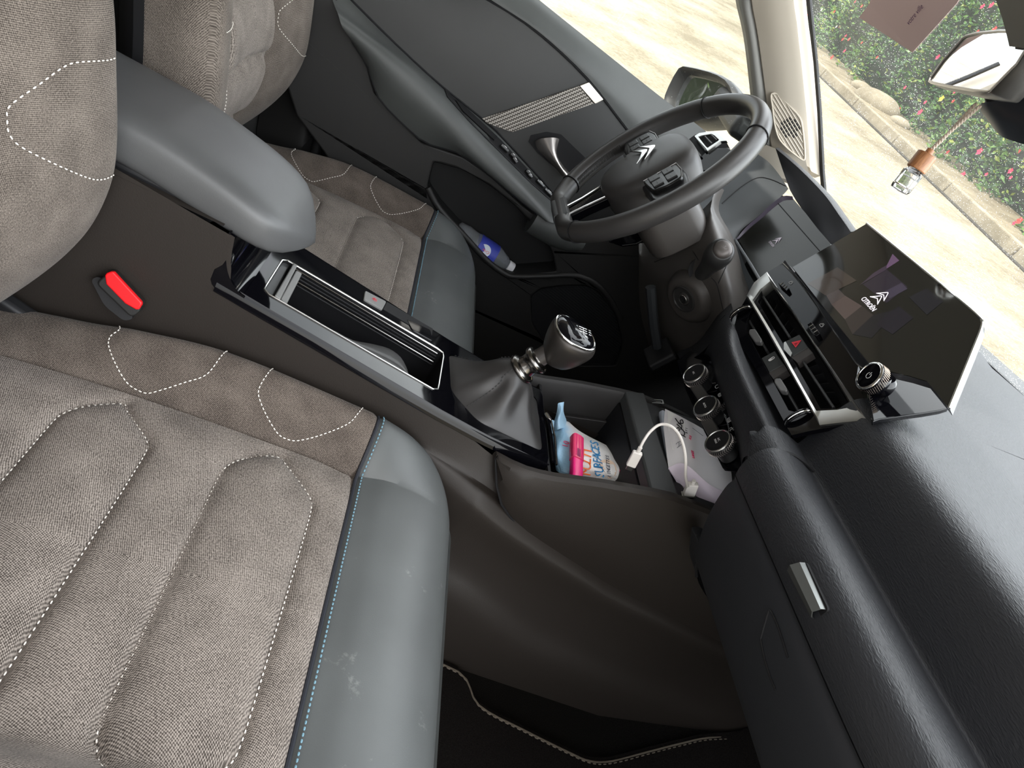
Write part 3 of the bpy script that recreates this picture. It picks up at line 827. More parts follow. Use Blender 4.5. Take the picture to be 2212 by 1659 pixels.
# outer contour of the near tray side, following the curved seam on the console flank
pan = []
for k in range(31):
    x = .006 + .55 * k / 30
    zt = zr_(x); zl = interp([.006, .012, .020, .047, .091, .216, .334, .49, .6], [.385, .372, .360, .331, .307, .279, .254, .232, .225], x)
    e = smooth((x - .006) / .03)
    pan.append([V((x, -.099 - .018 * e, zl)), V((x, -.102 - .018 * e, zl + .006)), V((x, -.104 - .020 * e, lerp(zl, zt, .4))), V((x, -.104 - .020 * e, lerp(zl, zt, .8))), V((x, -.102 - .019 * e, zt - .004)), V((x, -.098 - .018 * e, zt)), V((x, -.090 - .018 * e, zt - .0005)), V((x, -.0865 - .018 * e, zt - .006)), V((x, -.084 - .018 * e, zt - .05)), V((x, -.080 - .018 * e, zt - .13))])
o = obj('tray_side', grid(pan), M_console, con); o['label'] = 'raised grained flank beside the open tray'
obj('tray_side', grid([[V((p.x, -p.y - .002, p.z)) for p in r] for r in pan]), M_tray, con)
obj('flank_seam', tube([r[0] + V((0, -.0015, 0)) for r in pan], .0016, 6), M_black, con)
obj('tray_floor', prism([V((.03, -.11, .305)), V((.36, -.11, .33)), V((.36, .11, .33)), V((.03, .11, .305))], (0, 0, -.01)), M_black, con)
obj('tray_rear_wall', prism([V((.080, -.105, .30)), V((.080, .105, .30)), V((.080, .105, .396)), V((.080, .08, .396)), V((.080, -.08, .396)), V((.080, -.105, .396))], (-.004, 0, 0)), M_black, con)
# ledge on the far wall and the cross bar
obj('tray_ledge', prism([V((.085, .098, .352)), V((.225, .098, .402)), V((.225, .098, .30)), V((.085, .098, .30))], (0, -.006, 0)), M_tray, con, bev=.001)
bar = [(.196, .104, .448), (.218, .104, .462), (.240, -.104, .446), (.200, -.104, .440)]
bz = [V(p) for p in [(.199, .108, .447), (.226, .108, .459), (.240, -.108, .450), (.203, -.108, .439)]]
obj('tray_divider', prism(bz, (0, 0, -.018)), plain('divider_plastic', (.036, .038, .038), .4, grain=700), con, bev=.003)
dl = [p + V((0, 0, -.02)) for p in bz]
obj('divider_wall', prism([dl[0], dl[0].lerp(dl[1], .4), dl[3].lerp(dl[2], .4), dl[3]], (0, 0, -.10)), M_binw, con)
# charging shelf ahead of the bar
shelf = [(.228, .104, .447), (.345, .104, .462), (.365, -.104, .452), (.242, -.104, .438)]
sp = Plane(shelf[0], (V(shelf[3]) - V(shelf[0])).cross(V(shelf[1]) - V(shelf[0])) * -1)
if sp.n.z < 0: sp = Plane(shelf[0], -sp.n)
M_shelf = plain('shelf_plastic', (.018, .018, .019), .45, grain=900)
slot = [V(p) for p in [(.252, .075, 0), (.34, .08, 0), (.355, -.085, 0), (.262, -.08, 0)]]
for p in slot: p.z = shelf[0][2] - 0.0 + (p.x - .228) * .12 - (.104 - p.y) * .045
slot = rounded(slot, .012)
obj('charging_shelf', holed([V(p) for p in shelf], [slot], (0, 0, -.008)), M_shelf, con, bev=.001)
obj('slot_wall', (slot + [p + V((.01, 0, -.06)) for p in slot], [(i, (i + 1) % len(slot), len(slot) + (i + 1) % len(slot), len(slot) + i) for i in range(len(slot))] + [tuple(range(len(slot), 2 * len(slot)))]), M_black, con)
PN = V((-.42, -.12, .9)).normalized()
def usb(u, v, off=.004):
    c = sp(u, v, off); X = (RX - PN * RX.dot(PN)).normalized(); Yv = PN.cross(X).normalized()
    o1 = rrect(.019, .0095, .0015, 3); i1 = rrect(.0145, .0055, .001, 3)
    f = obj('usb_socket', ringframe(flat(c, X, Yv, o1), flat(c, X, Yv, i1), PN * .0012), M_satin, con)
    obj('socket_tongue', box(c - PN * .001, (.011, .0018, .003), X, Yv, PN), M_grey, f)
    obj('socket_cavity', prism(flat(c - PN * .0005, X, Yv, i1), -PN * .004), M_black, f)
    return c, X, Yv
usb(1420, 868); uc, uX, uY = usb(1487, 1069)
# ---- gear lever
gl = thing('gear_lever', 'manual gear lever with chrome-edged knob and grey leather gaiter', 'gear lever')
base = gaitr; cb = sum(base, V((0, 0, 0))) / len(base)
top_c = V((.003, 0, .457)); axis = (V((.046, 0, .56)) - V((.003, 0, .457))).normalized()
n_, gu, gw = basis(axis, V((1, 0, 0)))
rows = []; N = 72
bl = resample(base, sum((base[i] - base[i - 1]).length for i in range(len(base))) / N, True)[:N]
bl = [V((cb.x + (p.x - cb.x) * 1.0, cb.y + (p.y - cb.y) * 1.0, p.z - .001)) for p in bl]
for k in range(19):
    t = k / 18; ring = []
    for i, p in enumerate(bl):
        a = math.atan2(p.y - 0, p.x - .0)
        q = top_c + gu * math.cos(a) * .0175 + gw * math.sin(a) * .0175 * (1 if gw.y > 0 else -1)
        b = p.lerp(q, t ** 1.05)
        bulge = math.sin(PI * t) * .012 * (1 - .3 * t)
        fold = math.sin(PI * min(1, t * 1.1)) * (.0042 * math.sin(4 * a + .9 + 1.2 * t) + .0022 * math.sin(7 * a + 2.0 - 2 * t))
        d = V((b.x - lerp(cb.x, top_c.x, t), b.y - lerp(cb.y, top_c.y, t), 0)).normalized()
        sag = -.010 * math.sin(PI * t) * (1 - t)
        ring.append(b + d * (bulge * .55 + fold - .010 * math.sin(PI * t) ** 2) + V((0, 0, bulge * .35 + sag)))
    rows.append(ring)
M_gait = leather('gaiter_leather', (.026, .0245, .024), .42, 500, .00008, .3)
o = obj('gaiter', grid(rows, cu=True), M_gait, gl, sm=60, sub=1); o['label'] = 'soft folded grey leather gaiter'
# gaiter seams
for a0 in (2.5, 4.0):
    line = []
    for r in rows[1:]:
        j = min(range(len(r)), key=lambda q: abs(((math.atan2(r[q].y, r[q].x) - a0 - 0 + PI) % (2 * PI)) - PI))
        line.append(r[j] + V((-.0006, -.0006, .0008)))
    obj('gaiter_stitching', dashes(spline(line, 3), (-.5, -.6, .6), .003, .0018, .0006), M_dthread, gl)
h0 = 0
def ring_at(prof, mat_, name): return obj(name, lathe(prof, top_c, axis, 32), mat_, gl, sm=50)
ring_at([(.017, -.004), (.0205, -.002), (.0218, .001), (.0205, .0045), (.0175, .006), (.0150, .0075), (.0142, .013), (.0150, .0185), (.017, .020), (.0190, .0215), (.0196, .024), (.0185, .0270), (.0155, .0285), (.0125, .029), (.0120, .031)], M_darkchrome, 'lever_collar')
ring_at([(.0125, .027), (.0118, .034), (.0120, .060)], plain('lever_stem', (.05, .045, .042), .3), 'lever_stem')
# knob: rounded triangular pear, shaped ring by ring
kc = top_c + axis * .070 + V((.001, 0, 0))
kn_up = (axis * .92 + V((-.28, -.25, .15))).normalized(); kn_up = V((-.10, -.10, 1)).normalized()
_, ku, kw = basis(kn_up, V((1, 0, 0)))
rows = []
for z_, rf, rb, rs in [(-.035, .009, .009, .010), (-.0335, .0155, .0145, .016), (-.029, .0215, .019, .021), (-.020, .029, .0230, .025), (-.008, .0345, .0265, .0295), (.003, .0385, .028, .0320), (.010, .0388, .028, .0322), (.0150, .0368, .0268, .0305), (.0172, .0340, .0252, .0283)]:
    ring = []
    for i in range(36):
        a = 2 * PI * i / 36; ca, sa = math.cos(a), math.sin(a)
        r = rf if ca > 0 else rb
        ring.append(kc + kn_up * (z_ + .004 * (ca if z_ > 0 else 0) * -1) + ku * r * math.copysign(abs(ca) ** .85, ca) + kw * rs * math.copysign(abs(sa) ** .85, sa))
    rows.append(ring)
M_knob = plain('satin_grey_knob', (.050, .045, .041), .36, .6)
obj('knob', capped(rows), M_knob, gl, sm=50, sub=1)
capr = rows[-1]; cc = sum(capr, V((0, 0, 0))) / 36
crows = [[cc + (p - cc) * s + kn_up * h for p in capr] for s, h in [(.97, -.0015), (.96, .0008), (.90, .0028), (.7, .0050), (.4, .0064), (.1, .0068)]]
o = obj('knob_cap', capped(crows), M_gloss, gl, sm=60); o['label'] = 'glossy black cap with the shift pattern'
obj('cap_ring', tube([cc + (p - cc) * 1.0 + kn_up * .0004 for p in capr], .0011, 6, True), M_chrome, gl)
pc = cc + kn_up * .0070 + ku * .009
def bar3(a, b, r=.00045): return tube([pc + ku * a[0] + kw * a[1], pc + ku * b[0] + kw * b[1]], r, 5)
obj('shift_pattern', join(bar3((-.006, -.007), (.005, -.007)), bar3((-.006, -.002), (.005, -.002)), bar3((-.006, .003), (.005, .003)), bar3((0, -.007), (0, .006))), M_print, gl)
for i, ch in enumerate('135'):
    text('gear_number', ch, .0048, pc + ku * .009 + kw * (-.007 + .005 * i), -kw, ku, M_print, gl)
for i, ch in enumerate('246'):
    text('gear_number', ch, .0048, pc - ku * .0095 + kw * (-.007 + .005 * i) + kn_up * -.0006, -kw, ku, M_print, gl)
text('gear_number', 'R', .0048, pc + kw * .010 + ku * .003, -kw, ku, M_print, gl)
# ---- armrest
ar = thing('armrest', 'smooth grey padded armrest sloping over the rear of the console', 'armrest')
rows = []
for k in range(25):
    t = k / 24; x = lerp(-.90, -.293, t)
    zt = interp([-.9, -.56, -.46, -.38, -.32, -.29], [.556, .556, .556, .542, .525, .512], x); zb_ = interp([-.9, -.48, -.34, -.29], [.500, .500, .480, .476], x)
    e = 1 - max(0, (x + .365) / .072) ** 2.4 if x > -.365 else 1
    e = max(e, 0) ** .5
    w = .083 * max(e, .02); hz_ = (zt - zb_) / 2 * (max(e, .02) ** .45); zm = (zt + zb_) / 2 - .008 * (1 - e)
    ring = []
    for i in range(28):
        a = 2 * PI * i / 28; ca, sa = math.cos(a), math.sin(a)
        ring.append(V((x, w * math.copysign(abs(ca) ** .40, ca), zm + hz_ * math.copysign(abs(sa) ** .52, sa))))
    rows.append(ring)
obj('padded_lid', capped(rows), M_arm, ar, sm=60, sub=1)
obj('lid_base', box((-.62, 0, .497), (.46, .15, .02)), M_plastic2, ar, bev=.006)
# ---- seat belt buckle
bk = thing('seat_belt_buckle', 'black seat belt buckle with a red release button between seat and console', 'buckle')
pts = [(203, 607), (212, 597), (234, 585), (246, 586), (301, 650), (308, 664), (300, 682), (282, 691)]
bp_ = Plane((-.44, -.106, .385), (.02, -.95, .32))
ring = rounded(bp_.poly([(205, 612), (236, 586), (246, 588), (307, 656), (303, 672), (284, 688)]), .006)
obj('buckle_body', prism(ring, -bp_.n * .016), M_plastic, bk, bev=.002)
obj('buckle_lower', prism(rounded(bp_.poly([(196, 604), (214, 596), (290, 688), (268, 694), (225, 660)], -.010), .006), -bp_.n * .008), M_plastic2, bk)
M_red = plain('red_plastic', (.72, .008, .012), .32)
r2 = bp_.poly([(226, 595), (230, 590), (240, 586), (246, 588), (305, 652), (307, 657), (300, 669), (293, 669), (270, 656), (229, 614)], .002)
o = obj('release_button', prism(r2, -bp_.n * .006), M_red, bk, bev=.0015); o['label'] = 'bright red push button'
# ------------------------------------------------------------------ dashboard
dash = thing('dashboard', 'dark soft-grained dashboard running under the windscreen, with the glovebox on the near side', 'dashboard')
def topz(x, y): return interp([.24, .285, .33, .45, .60, .70, .95], [.668, .683, .697, .716, .735, .746, .748], x)
# passenger side profile (x, z), from the windscreen down to the glovebox bottom
PROF = [(.90, .747), (.78, .747), (.70, .745), (.60, .734), (.45, .716), (.37, .706), (.320, .700), (.297, .693), (.284, .680), (.279, .655), (.277, .625), (.275, .609), (.270, .6065),
        (.250, .612), (.228, .614), (.212, .610), (.203, .600), (.199, .585), (.200, .572), (.203, .562)]
GLOVE = [(.206, .556), (.205, .545), (.210, .520), (.220, .490), (.233, .462), (.246, .440), (.262, .428), (.30, .420), (.40, .41), (.55, .40)]
def dprof(prof, ya, yb, n, fade=0):
    pp = spline([V((a, 0, b)) for a, b in prof], 5); rows = []
    for k in range(n + 1):
        y = lerp(ya, yb, k / n)
        rows.append([V((p.x + .020 * smooth((abs(y) - .45) / .35) * (1 if p.x < .5 else 0), y, p.z)) for p in pp])
    return rows
seam_y = -.198
o = obj('upper_pad', grid(dprof(PROF[:13], -.76, -.150, 24)), M_dash, dash, sm=60); o['label'] = 'grained top pad catching the windscreen light'
obj('middle_pad', grid(dprof(PROF[12:], -.76, seam_y - .001, 20)), M_dash, dash, sm=60)
gb = dprof([(.2035, .5605)] + GLOVE, -.76, seam_y - .001, 16)
o = obj('glovebox_lid', grid(gb), plain('glovebox_plastic', (.021, .022, .025), .45, grain=700, gdist=.0002, gstr=.5), dash, sm=60)
obj('lid_gap', tube([V((.2065 + .020 * smooth((abs(y) - .45) / .35), y, .5600)) for y in [-.76 + .56 * k / 12 for k in range(13)]], .0016, 6), M_black, dash)
# glovebox grip recess line
tg = BVHTree.FromPolygons(*grid(gb))
gr1 = drape(tg, [(1644, 1380), (1660, 1325), (1667, 1322), (1684, 1360), (1703, 1421)], 4, .0006)
gr2 = drape(tg, [(1644, 1380), (1652, 1420), (1664, 1460), (1676, 1490)], 4, .0006)
for g_ in (gr1, gr2):
    if len(g_) > 3: obj('grip_edge', tube(g_, .0010, 6), M_plastic2, dash)
# handle
HP = Plane(P(1735, 1275, x=.2005), (-.99, 0, -.08))
hp = HP.poly([(1709, 1238), (1741, 1216), (1786, 1317), (1762, 1339)])
rc = HP.poly([(1703, 1240), (1740, 1212), (1790, 1318), (1752, 1345)], .001)
o = obj('handle_recess', prism(rounded(rc, .004), -HP.n * .004), M_black, dash)
a, b, c, d = hp
rows = []
for t, h in [(0, .001), (.08, .006), (.35, .0085), (.5, .0100), (.62, .0085), (.9, .0055), (1, .001)]:
    rows.append([a.lerp(d, 0).lerp(b, t) + HP.n * h, d.lerp(c, t) + HP.n * h])
rows = [[r[0].lerp(r[1], k / 8) for k in range(9)] for r in rows]
o = obj('glovebox_handle', thick(rows, -HP.n * .0012), plain('handle_metal', (.22, .23, .225), .33, .85), dash, sm=30); o['label'] = 'slim satin metal pull'
# central part of the middle pad, from the driver side end to the seam
def xl(l): return [(a, b, 'x', c) for a, b, c in l]
R5 = [(1709, 939, .277), (1703, 968, .256), (1688, 983, .234), (1668, 995, .228), (1612, 985, .245), (1602, 1005, .285)]
pad_rows = [xl(l) for l in [
    [(1583, 668, .290), (1572, 676, .286), (1556, 692, .281), (1543, 716, .278), (1533, 742, .280), (1520, 765, .290)],
    [(1594, 695, .278), (1585, 708, .258), (1573, 724, .242), (1560, 742, .240), (1543, 766, .255), (1534, 772, .285)],
    [(1612, 742, .277), (1606, 765, .256), (1592, 775, .236), (1577, 790, .233), (1553, 815, .250), (1545, 815, .285)],
    [(1640, 800, .277), (1634, 828, .256), (1622, 842, .236), (1607, 860, .233), (1577, 878, .250), (1567, 878, .285)],
    [(1672, 866, .277), (1666, 895, .256), (1653, 905, .236), (1636, 920, .233), (1597, 932, .250), (1587, 934, .285)], R5]]
o = obj('centre_pad', grid(bispline(pad_rows, 4, 5)), M_dash, dash, sm=60)
fl = bispline([xl([(1583, 668, .290), (1556, 690, .281), (1533, 742, .280), (1500, 772, .285), (1470, 778, .30)]), xl([(1575, 640, .33), (1545, 675, .33), (1520, 725, .33), (1490, 750, .33), (1460, 760, .34)])], 4, 3)
obj('pad_flank', grid(fl), M_dash, dash, sm=60)
# cheek between console and glovebox: follows the passenger profile, cut to a curve on its inner side
CH = [(.2755, .6075), (.255, .6125), (.236, .6135), (.2225, .609), (.2145, .598), (.2115, .582), (.2115, .566), (.2125, .548), (.216, .520), (.225, .490), (.238, .462), (.252, .437), (.280, .405), (.35, .37), (.45, .34)]
pc_ = spline([V((a, 0, b)) for a, b in CH], 4); rows = []
def proj(p):
    q = p - CAM; z = q.dot(RZ); return W / 2 + F * q.dot(RX) / z, H / 2 + F * q.dot(RY) / z
cv_v = [985, 1030, 1100, 1180, 1240, 1300, 1400]; cv_u = [1612, 1603, 1588, 1571, 1561, 1556, 1556]
cols = []
for p in pc_:
    if p.z > .595 or p.x > .30: yl = -.152
    else:
        yl = -.152
        for k in range(60):
            y = -.08 - .0035 * k; u, v = proj(V((p.x, y, p.z)))
            if u >= interp(cv_v, cv_u, v): yl = min(y, -.120); break
    cols.append(max(yl, seam_y + .004))
for k in range(9):
    t = k / 8; row = []
    for p, yl in zip(pc_, cols):
        y = lerp(seam_y, yl, min(1, t * 1.15)); e = max(0, (t - .7) / .3)
        row.append(V((p.x + .035 * e ** 2 * (1 if p.z < .59 else smooth((.612 - p.z) / .02)), y, p.z)))
    rows.append(row)
obj('centre_cheek', grid(rows), M_dash, dash, sm=60)
obj('cheek_seam', tube([V((p.x - .0005, seam_y - .0005, p.z)) for k, p in enumerate(pc_[:48])], .0018, 6), M_black, dash)
# top pad behind the screen and on the driver side
rows = []
for k in range(21):
    y = lerp(-.155, .72, k / 20); xr_ = interp([-.16, .16, .24, .60, .72], [.345, .345, .47, .44, .40], y)
    rows.append([V((lerp(xr_, .90, t), y, topz(lerp(xr_, .90, t), y) + (.0 if y < .2 else 0.02 * (1 - t)))) for t in [j / 10 for j in range(11)]] )
obj('top_pad', grid(rows), M_dash, dash, sm=60)
# backing so that nothing shows through gaps
obj('dash_core', join(box((.46, 0, .56), (.22, .30, .22)), box((.62, 0, .55), (.20, 1.30, .26))), M_black, dash)
# --- centre vents and gloss fascia
v1 = P(1625.5, 644.8, x=.278); v2 = P(1657.7, 590.1, x=.294)
SP = Plane((v1.x, 0, v1.z), (-(v2.z - v1.z), 0, (v2.x - v1.x)))
def c5(x, y): return (1500 + x / 3.107, 500 + y / 3.107)
def S5(pts, off=0.0): return [SP(*c5(a, b), off) for a, b in pts]
vent = thing('centre_air_vent', 'wide chrome-framed twin air vent in a piano black fascia below the touchscreen', 'air vent')
fas = S5([(592, 212), (500, 268), (420, 345), (352, 440), (290, 545), (270, 625), (285, 715), (345, 815), (425, 945), (505, 1095), (585, 1245), (652, 1368), (760, 1342), (862, 1322), (1010, 1298), (1165, 1280), (1200, 1275), (1180, 1200), (1120, 1080), (1090, 960), (1100, 900), (1010, 770), (900, 610), (790, 450), (690, 310)])
lowhole = S5([(362, 590), (395, 640), (470, 770), (560, 930), (640, 1085), (708, 1225), (640, 1205), (560, 1060), (470, 905), (385, 740), (345, 640)])
lowhole = S5([(368, 560), (352, 600), (345, 660), (390, 745), (470, 900), (560, 1065), (632, 1200), (712, 1222), (800, 1205), (700, 1010), (610, 860), (535, 735), (450, 590), (395, 505)])
uphole = S5([(512, 345), (455, 392), (425, 470), (520, 630), (600, 760), (700, 930), (800, 1105), (845, 1190), (950, 1190), (1040, 1165), (1000, 1070), (900, 905), (800, 745), (700, 590), (600, 440)])
o = obj('fascia', holed(fas, [lowhole, uphole], -SP.n * .006), M_gloss, vent, bev=.0012); o['label'] = 'piano black fascia'
obj('vent_box', join(prism([p - SP.n * .006 for p in uphole], -SP.n * .05), prism([p - SP.n * .006 for p in lowhole], -SP.n * .05)) if False else (lambda L: ([p for r in L for p in r], [(i, (i + 1) % len(L[0]), len(L[0]) + (i + 1) % len(L[0]), len(L[0]) + i) for i in range(len(L[0]))] + [tuple(range(len(L[0]), 2 * len(L[0])))]))([uphole, [p - SP.n * .045 for p in uphole]]), M_black, vent, sm=0)
obj('vent_box', (lambda L: ([p for r in L for p in r], [(i, (i + 1) % len(L[0]), len(L[0]) + (i + 1) % len(L[0]), len(L[0]) + i) for i in range(len(L[0]))] + [tuple(range(len(L[0]), 2 * len(L[0])))]))([lowhole, [p - SP.n * .045 for p in lowhole]]), M_black, vent, sm=0)
# chrome frame round the upper row
co = S5([(490, 279), (405, 350), (352, 440), (470, 640), (600, 870), (720, 1080), (845, 1308), (1000, 1290), (1165, 1274), (1020, 1060), (850, 810), (660, 530)], .0015)
ci = S5([(512, 340), (445, 395), (395, 468), (505, 650), (625, 860), (735, 1060), (822, 1212), (960, 1205), (1072, 1185), (940, 970), (790, 740), (640, 510)], .0015)
co2 = spline(co, 6, True) if False else edge_sub(rounded(co, [.003, .02, .003, .02, .02, .02, .003, .02, .003, .02, .02, .02]), .008)
def match(outer_, inner_):
    # resample both loops to the same count by corner segments
    n = len(outer_); A, B = [], []
    for i in range(n):
        a0, a1, b0, b1 = outer_[i], outer_[(i + 1) % n], inner_[i], inner_[(i + 1) % n]
        for k in range(4): A.append(a0.lerp(a1, k / 4)); B.append(b0.lerp(b1, k / 4))
    return A, B
A, B = match(co, ci)
# bevelled profile: outer edge low, crown, inner edge folding into the opening
n = len(A); rr = [[p - SP.n * .001 for p in A], [p + SP.n * .0022 for p in A], [a.lerp(b, .35) + SP.n * .0034 for a, b in zip(A, B)], [b + SP.n * .0020 for b in B], [b + (b - a) * .10 - SP.n * .008 for a, b in zip(A, B)], [b + (b - a) * .12 - SP.n * .012 for a, b in zip(A, B)]]
o = obj('chrome_frame', grid(rr, cu=True), M_satin, vent, sm=25); o['label'] = 'satin chrome surround of the upper outlets'
# louvres: long bars in each opening
def bar5(a, b, name, r=.0017, off=-.006, m=M_darkchrome):
    p, q = SP(*c5(*a), off), SP(*c5(*b), off); X = (q - p).normalized()
    Zz = SP.n; Yy = X.cross(Zz)
    return obj(name, join(tube([p, q], r, 8), prism([p - Yy * r, p + Yy * r * .6, q + Yy * r * .6, q - Yy * r], -Zz * .016)), m, vent)
M_louv = plain('louvre', (.035, .036, .037), .35)
bar5((462, 440), (640, 712), 'louvre', m=M_louv); bar5((695, 822), (935, 1186), 'louvre', m=M_louv)
bar5((357, 580), (488, 805), 'louvre', m=M_louv); bar5((535, 925), (705, 1218), 'louvre', m=M_louv)
for (a, b) in [((480, 500), (650, 760)), ((560, 640), (600, 700))]: pass
for k in range(5):
    for (p0, p1, q0, q1) in [((470, 470), (640, 735), (500, 405), (690, 680)), ((700, 840), (860, 1110), (770, 800), (960, 1110))]:
        t = (k + .5) / 5
        a_ = (lerp(p0[0], p1[0], t), lerp(p0[1], p1[1], t)); b_ = (lerp(q0[0], q1[0], t), lerp(q0[1], q1[1], t))
        p, q = SP(*c5(*a_), -.018), SP(*c5(*b_), -.018)
        obj('vane', prism([p, q, q - SP.n * .02, p - SP.n * .02], (0, .0008, 0)), M_black, vent, sm=0)
# grey direction tabs
def tab(cx, cy):
    ring = S5([(cx - 38, cy - 45), (cx + 2, cy - 48), (cx + 48, cy + 25), (cx + 40, cy + 42), (cx - 2, cy + 40), (cx - 42, cy - 18)], .0015)
    obj('vent_tab', prism(rounded(ring, .003), -SP.n * .008), plain('tab_grey', (.16, .16, .16), .3, .3), vent, bev=.0018)
tab(405, 700); tab(575, 1030)
# centre buttons
M_btn = plain('button_grey', (.030, .033, .033), .5)
b1 = S5([(600, 742), (705, 690), (762, 775), (660, 835)], -.001); b2 = S5([(448, 850), (540, 800), (600, 890), (500, 945)], -.001)
o1 = obj('hazard_button', prism(b1, -SP.n * .012), M_btn, vent, bev=.001); o1['label'] = 'button with a red warning triangle'
o2 = obj('lock_button', prism(b2, -SP.n * .012), M_btn, vent, bev=.001); o2['label'] = 'button with a white padlock symbol'
obj('button_bezel', prism(S5([(648, 842), (765, 780), (795, 815), (690, 880)], -.002), -SP.n * .010), plain('bezel_brown', (.05, .045, .043), .5), vent)
obj('button_bezel', prism(S5([(500, 950), (603, 893), (625, 930), (530, 990)], -.002), -SP.n * .010), plain('bezel_brown2', (.05, .045, .043), .5), vent)
obj('chrome_saddle', prism(S5([(600, 745), (612, 738), (655, 815), (645, 840), (600, 790)], .001), -SP.n * .01), M_satin, vent)
tri = S5([(652, 745), (718, 730), (680, 780)], -.0006); tri2 = S5([(667, 750), (703, 741), (681, 769)], -.0006)
obj('warning_triangle', ringframe(tri, tri2, SP.n * .0004), M_redprint, o1, sm=0)
tc_ = sum(tri, V((0, 0, 0))) / 3
obj('inner_triangle', ringframe([tc_.lerp(p, .42) for p in tri], [tc_.lerp(p, .25) for p in tri], SP.n * .0004), M_redprint, o1, sm=0)
lk = S5([(518, 856)], -.0004)[0]; lu = (S5([(540, 843)])[0] - S5([(500, 870)])[0]).normalized(); lv = SP.n.cross(lu)
obj('lock_symbol', join(ringframe(flat(lk, lu, lv, rrect(.0085, .0044, .0020, 4)), flat(lk, lu, lv, rrect(.0073, .0032, .0015, 4)), SP.n * .0003), prism(flat(lk - lu * .0014, lu, lv, rrect(.0034, .0016, .0003, 2)), SP.n * .0003), tube([lk + lu * .0015 - lv * .0016, lk + lu * .0015 + lv * .0016], .0003, 4)), M_print, o2, sm=0)
# gloss roll and toggles on the band above
def wheel_end(cx, cy, s=1.0):
    c = SP(*c5(cx, cy), -.002); pts = [c + SP.v * (math.cos(a) * .017) + SP.n * (math.sin(a) * .009) for a in [PI * k / 12 for k in range(13)]]
    obj('thumbwheel', join(thick([[p + SP.u * w_ * .0035 for w_ in (-1, 0, 1)] for p in pts], -SP.n * .002), tube([p + SP.u * .0037 for p in pts], .0008, 6), tube([p - SP.u * .0037 for p in pts], .0008, 6)), M_gloss, vent)
    obj('wheel_rib', tube([p + SP.n * .0004 for p in pts], .0007, 6), M_chrome, vent)
wheel_end(705, 1260); wheel_end(318, 555)
def toggle(pts, name, m=M_gloss):
    ring = S5(pts, .006); o = obj(name, prism(rounded(ring, .0012), -SP.n * .007), m, vent, bev=.001)
    a, b, c, d = ring
    for t in (.25, .5, .75): obj('toggle_rib', tube([a.lerp(d, t) + SP.n * .0004, b.lerp(c, t) + SP.n * .0004], .0005, 6), M_chrome, o)
    return o
toggle([(562, 348), (585, 330), (636, 380), (618, 398)], 'toggle_switch'); toggle([(757, 622), (785, 605), (843, 683), (815, 700)], 'toggle_switch')
for cx, cy in ((645, 345), (852, 630)):
    c = SP(*c5(cx, cy), .0006)
    obj('car_symbol', join(ringframe(flat(c, SP.u, SP.v, rrect(.0072, .0034, .0014, 3)), flat(c, SP.u, SP.v, rrect(.0060, .0023, .0009, 3)), SP.n * .0003), ringframe(flat(c + SP.v * .0022, SP.u, SP.v, rrect(.0044, .0022, .0009, 3)), flat(c + SP.v * .0022, SP.u, SP.v, rrect(.0034, .0014, .0005, 3)), SP.n * .0003)), M_print, vent, sm=0)
edge = S5([(592, 212), (640, 260), (700, 330), (800, 465), (900, 612), (1000, 758), (1060, 845), (1095, 892), (1130, 915)], .0008)
obj('fascia_edge', tube(spline(edge, 4), .0011, 6), plain('edge_gloss', (.35, .36, .37), .12, .9), vent)
# dusty cover strip up to the screen
QT = [P(1872, 483, x=.337), P(2120, 695, x=.337)]
qn = (P(1714, 577, x=.294) - P(1872, 483, x=.337)).cross(V((0, -1, 0)))
QP = Plane(P(1872, 483, x=.337), qn if qn.x < 0 else -qn)
eb = [QP(a, b, -.004) for a, b in [(1690, 566), (1740, 620), (1800, 690), (1850, 745), (1882, 790), (1890, 800)]]
ea = [SP(*c5(a, b), .0) for a, b in [(592, 212), (700, 330), (850, 537), (1000, 758), (1095, 892), (1130, 915)]]
eb[0] = ea[0] + V((.004, 0, .002)); eb[1] = ea[1].lerp(eb[1], .7)
rows = [ea, [a.lerp(b, .5) + V((-.002, 0, .004)) for a, b in zip(ea, eb)], eb, [b + V((.03, 0, -.01)) for b in eb]]
rows = bispline(rows, 3, 4)
obj('cover_strip', grid(rows), dusty('dusty_black', (.012, .013, .017), .4, .7, 900, .86), vent, sm=60)
# right-hand gloss shelf under the volume knob
bend = SP(1911, 866)
TP = Plane((bend.x, bend.y, bend.z), (-.50, 0, .866))
sh1 = [SP(*c5(a, b)) for a, b in [(1090, 960), (1120, 1080), (1180, 1200), (1200, 1277)]]
shp = [TP(a, b) for a, b in [(1868, 800), (1900, 800), (1925, 803), (1965, 812), (2002, 823), (2026, 852), (2050, 880), (2030, 886), (1995, 892), (1950, 898), (1900, 905), (1886, 910)]]
obj('gloss_shelf', prism(shp, -TP.n * .006), M_gloss, vent, bev=.001)
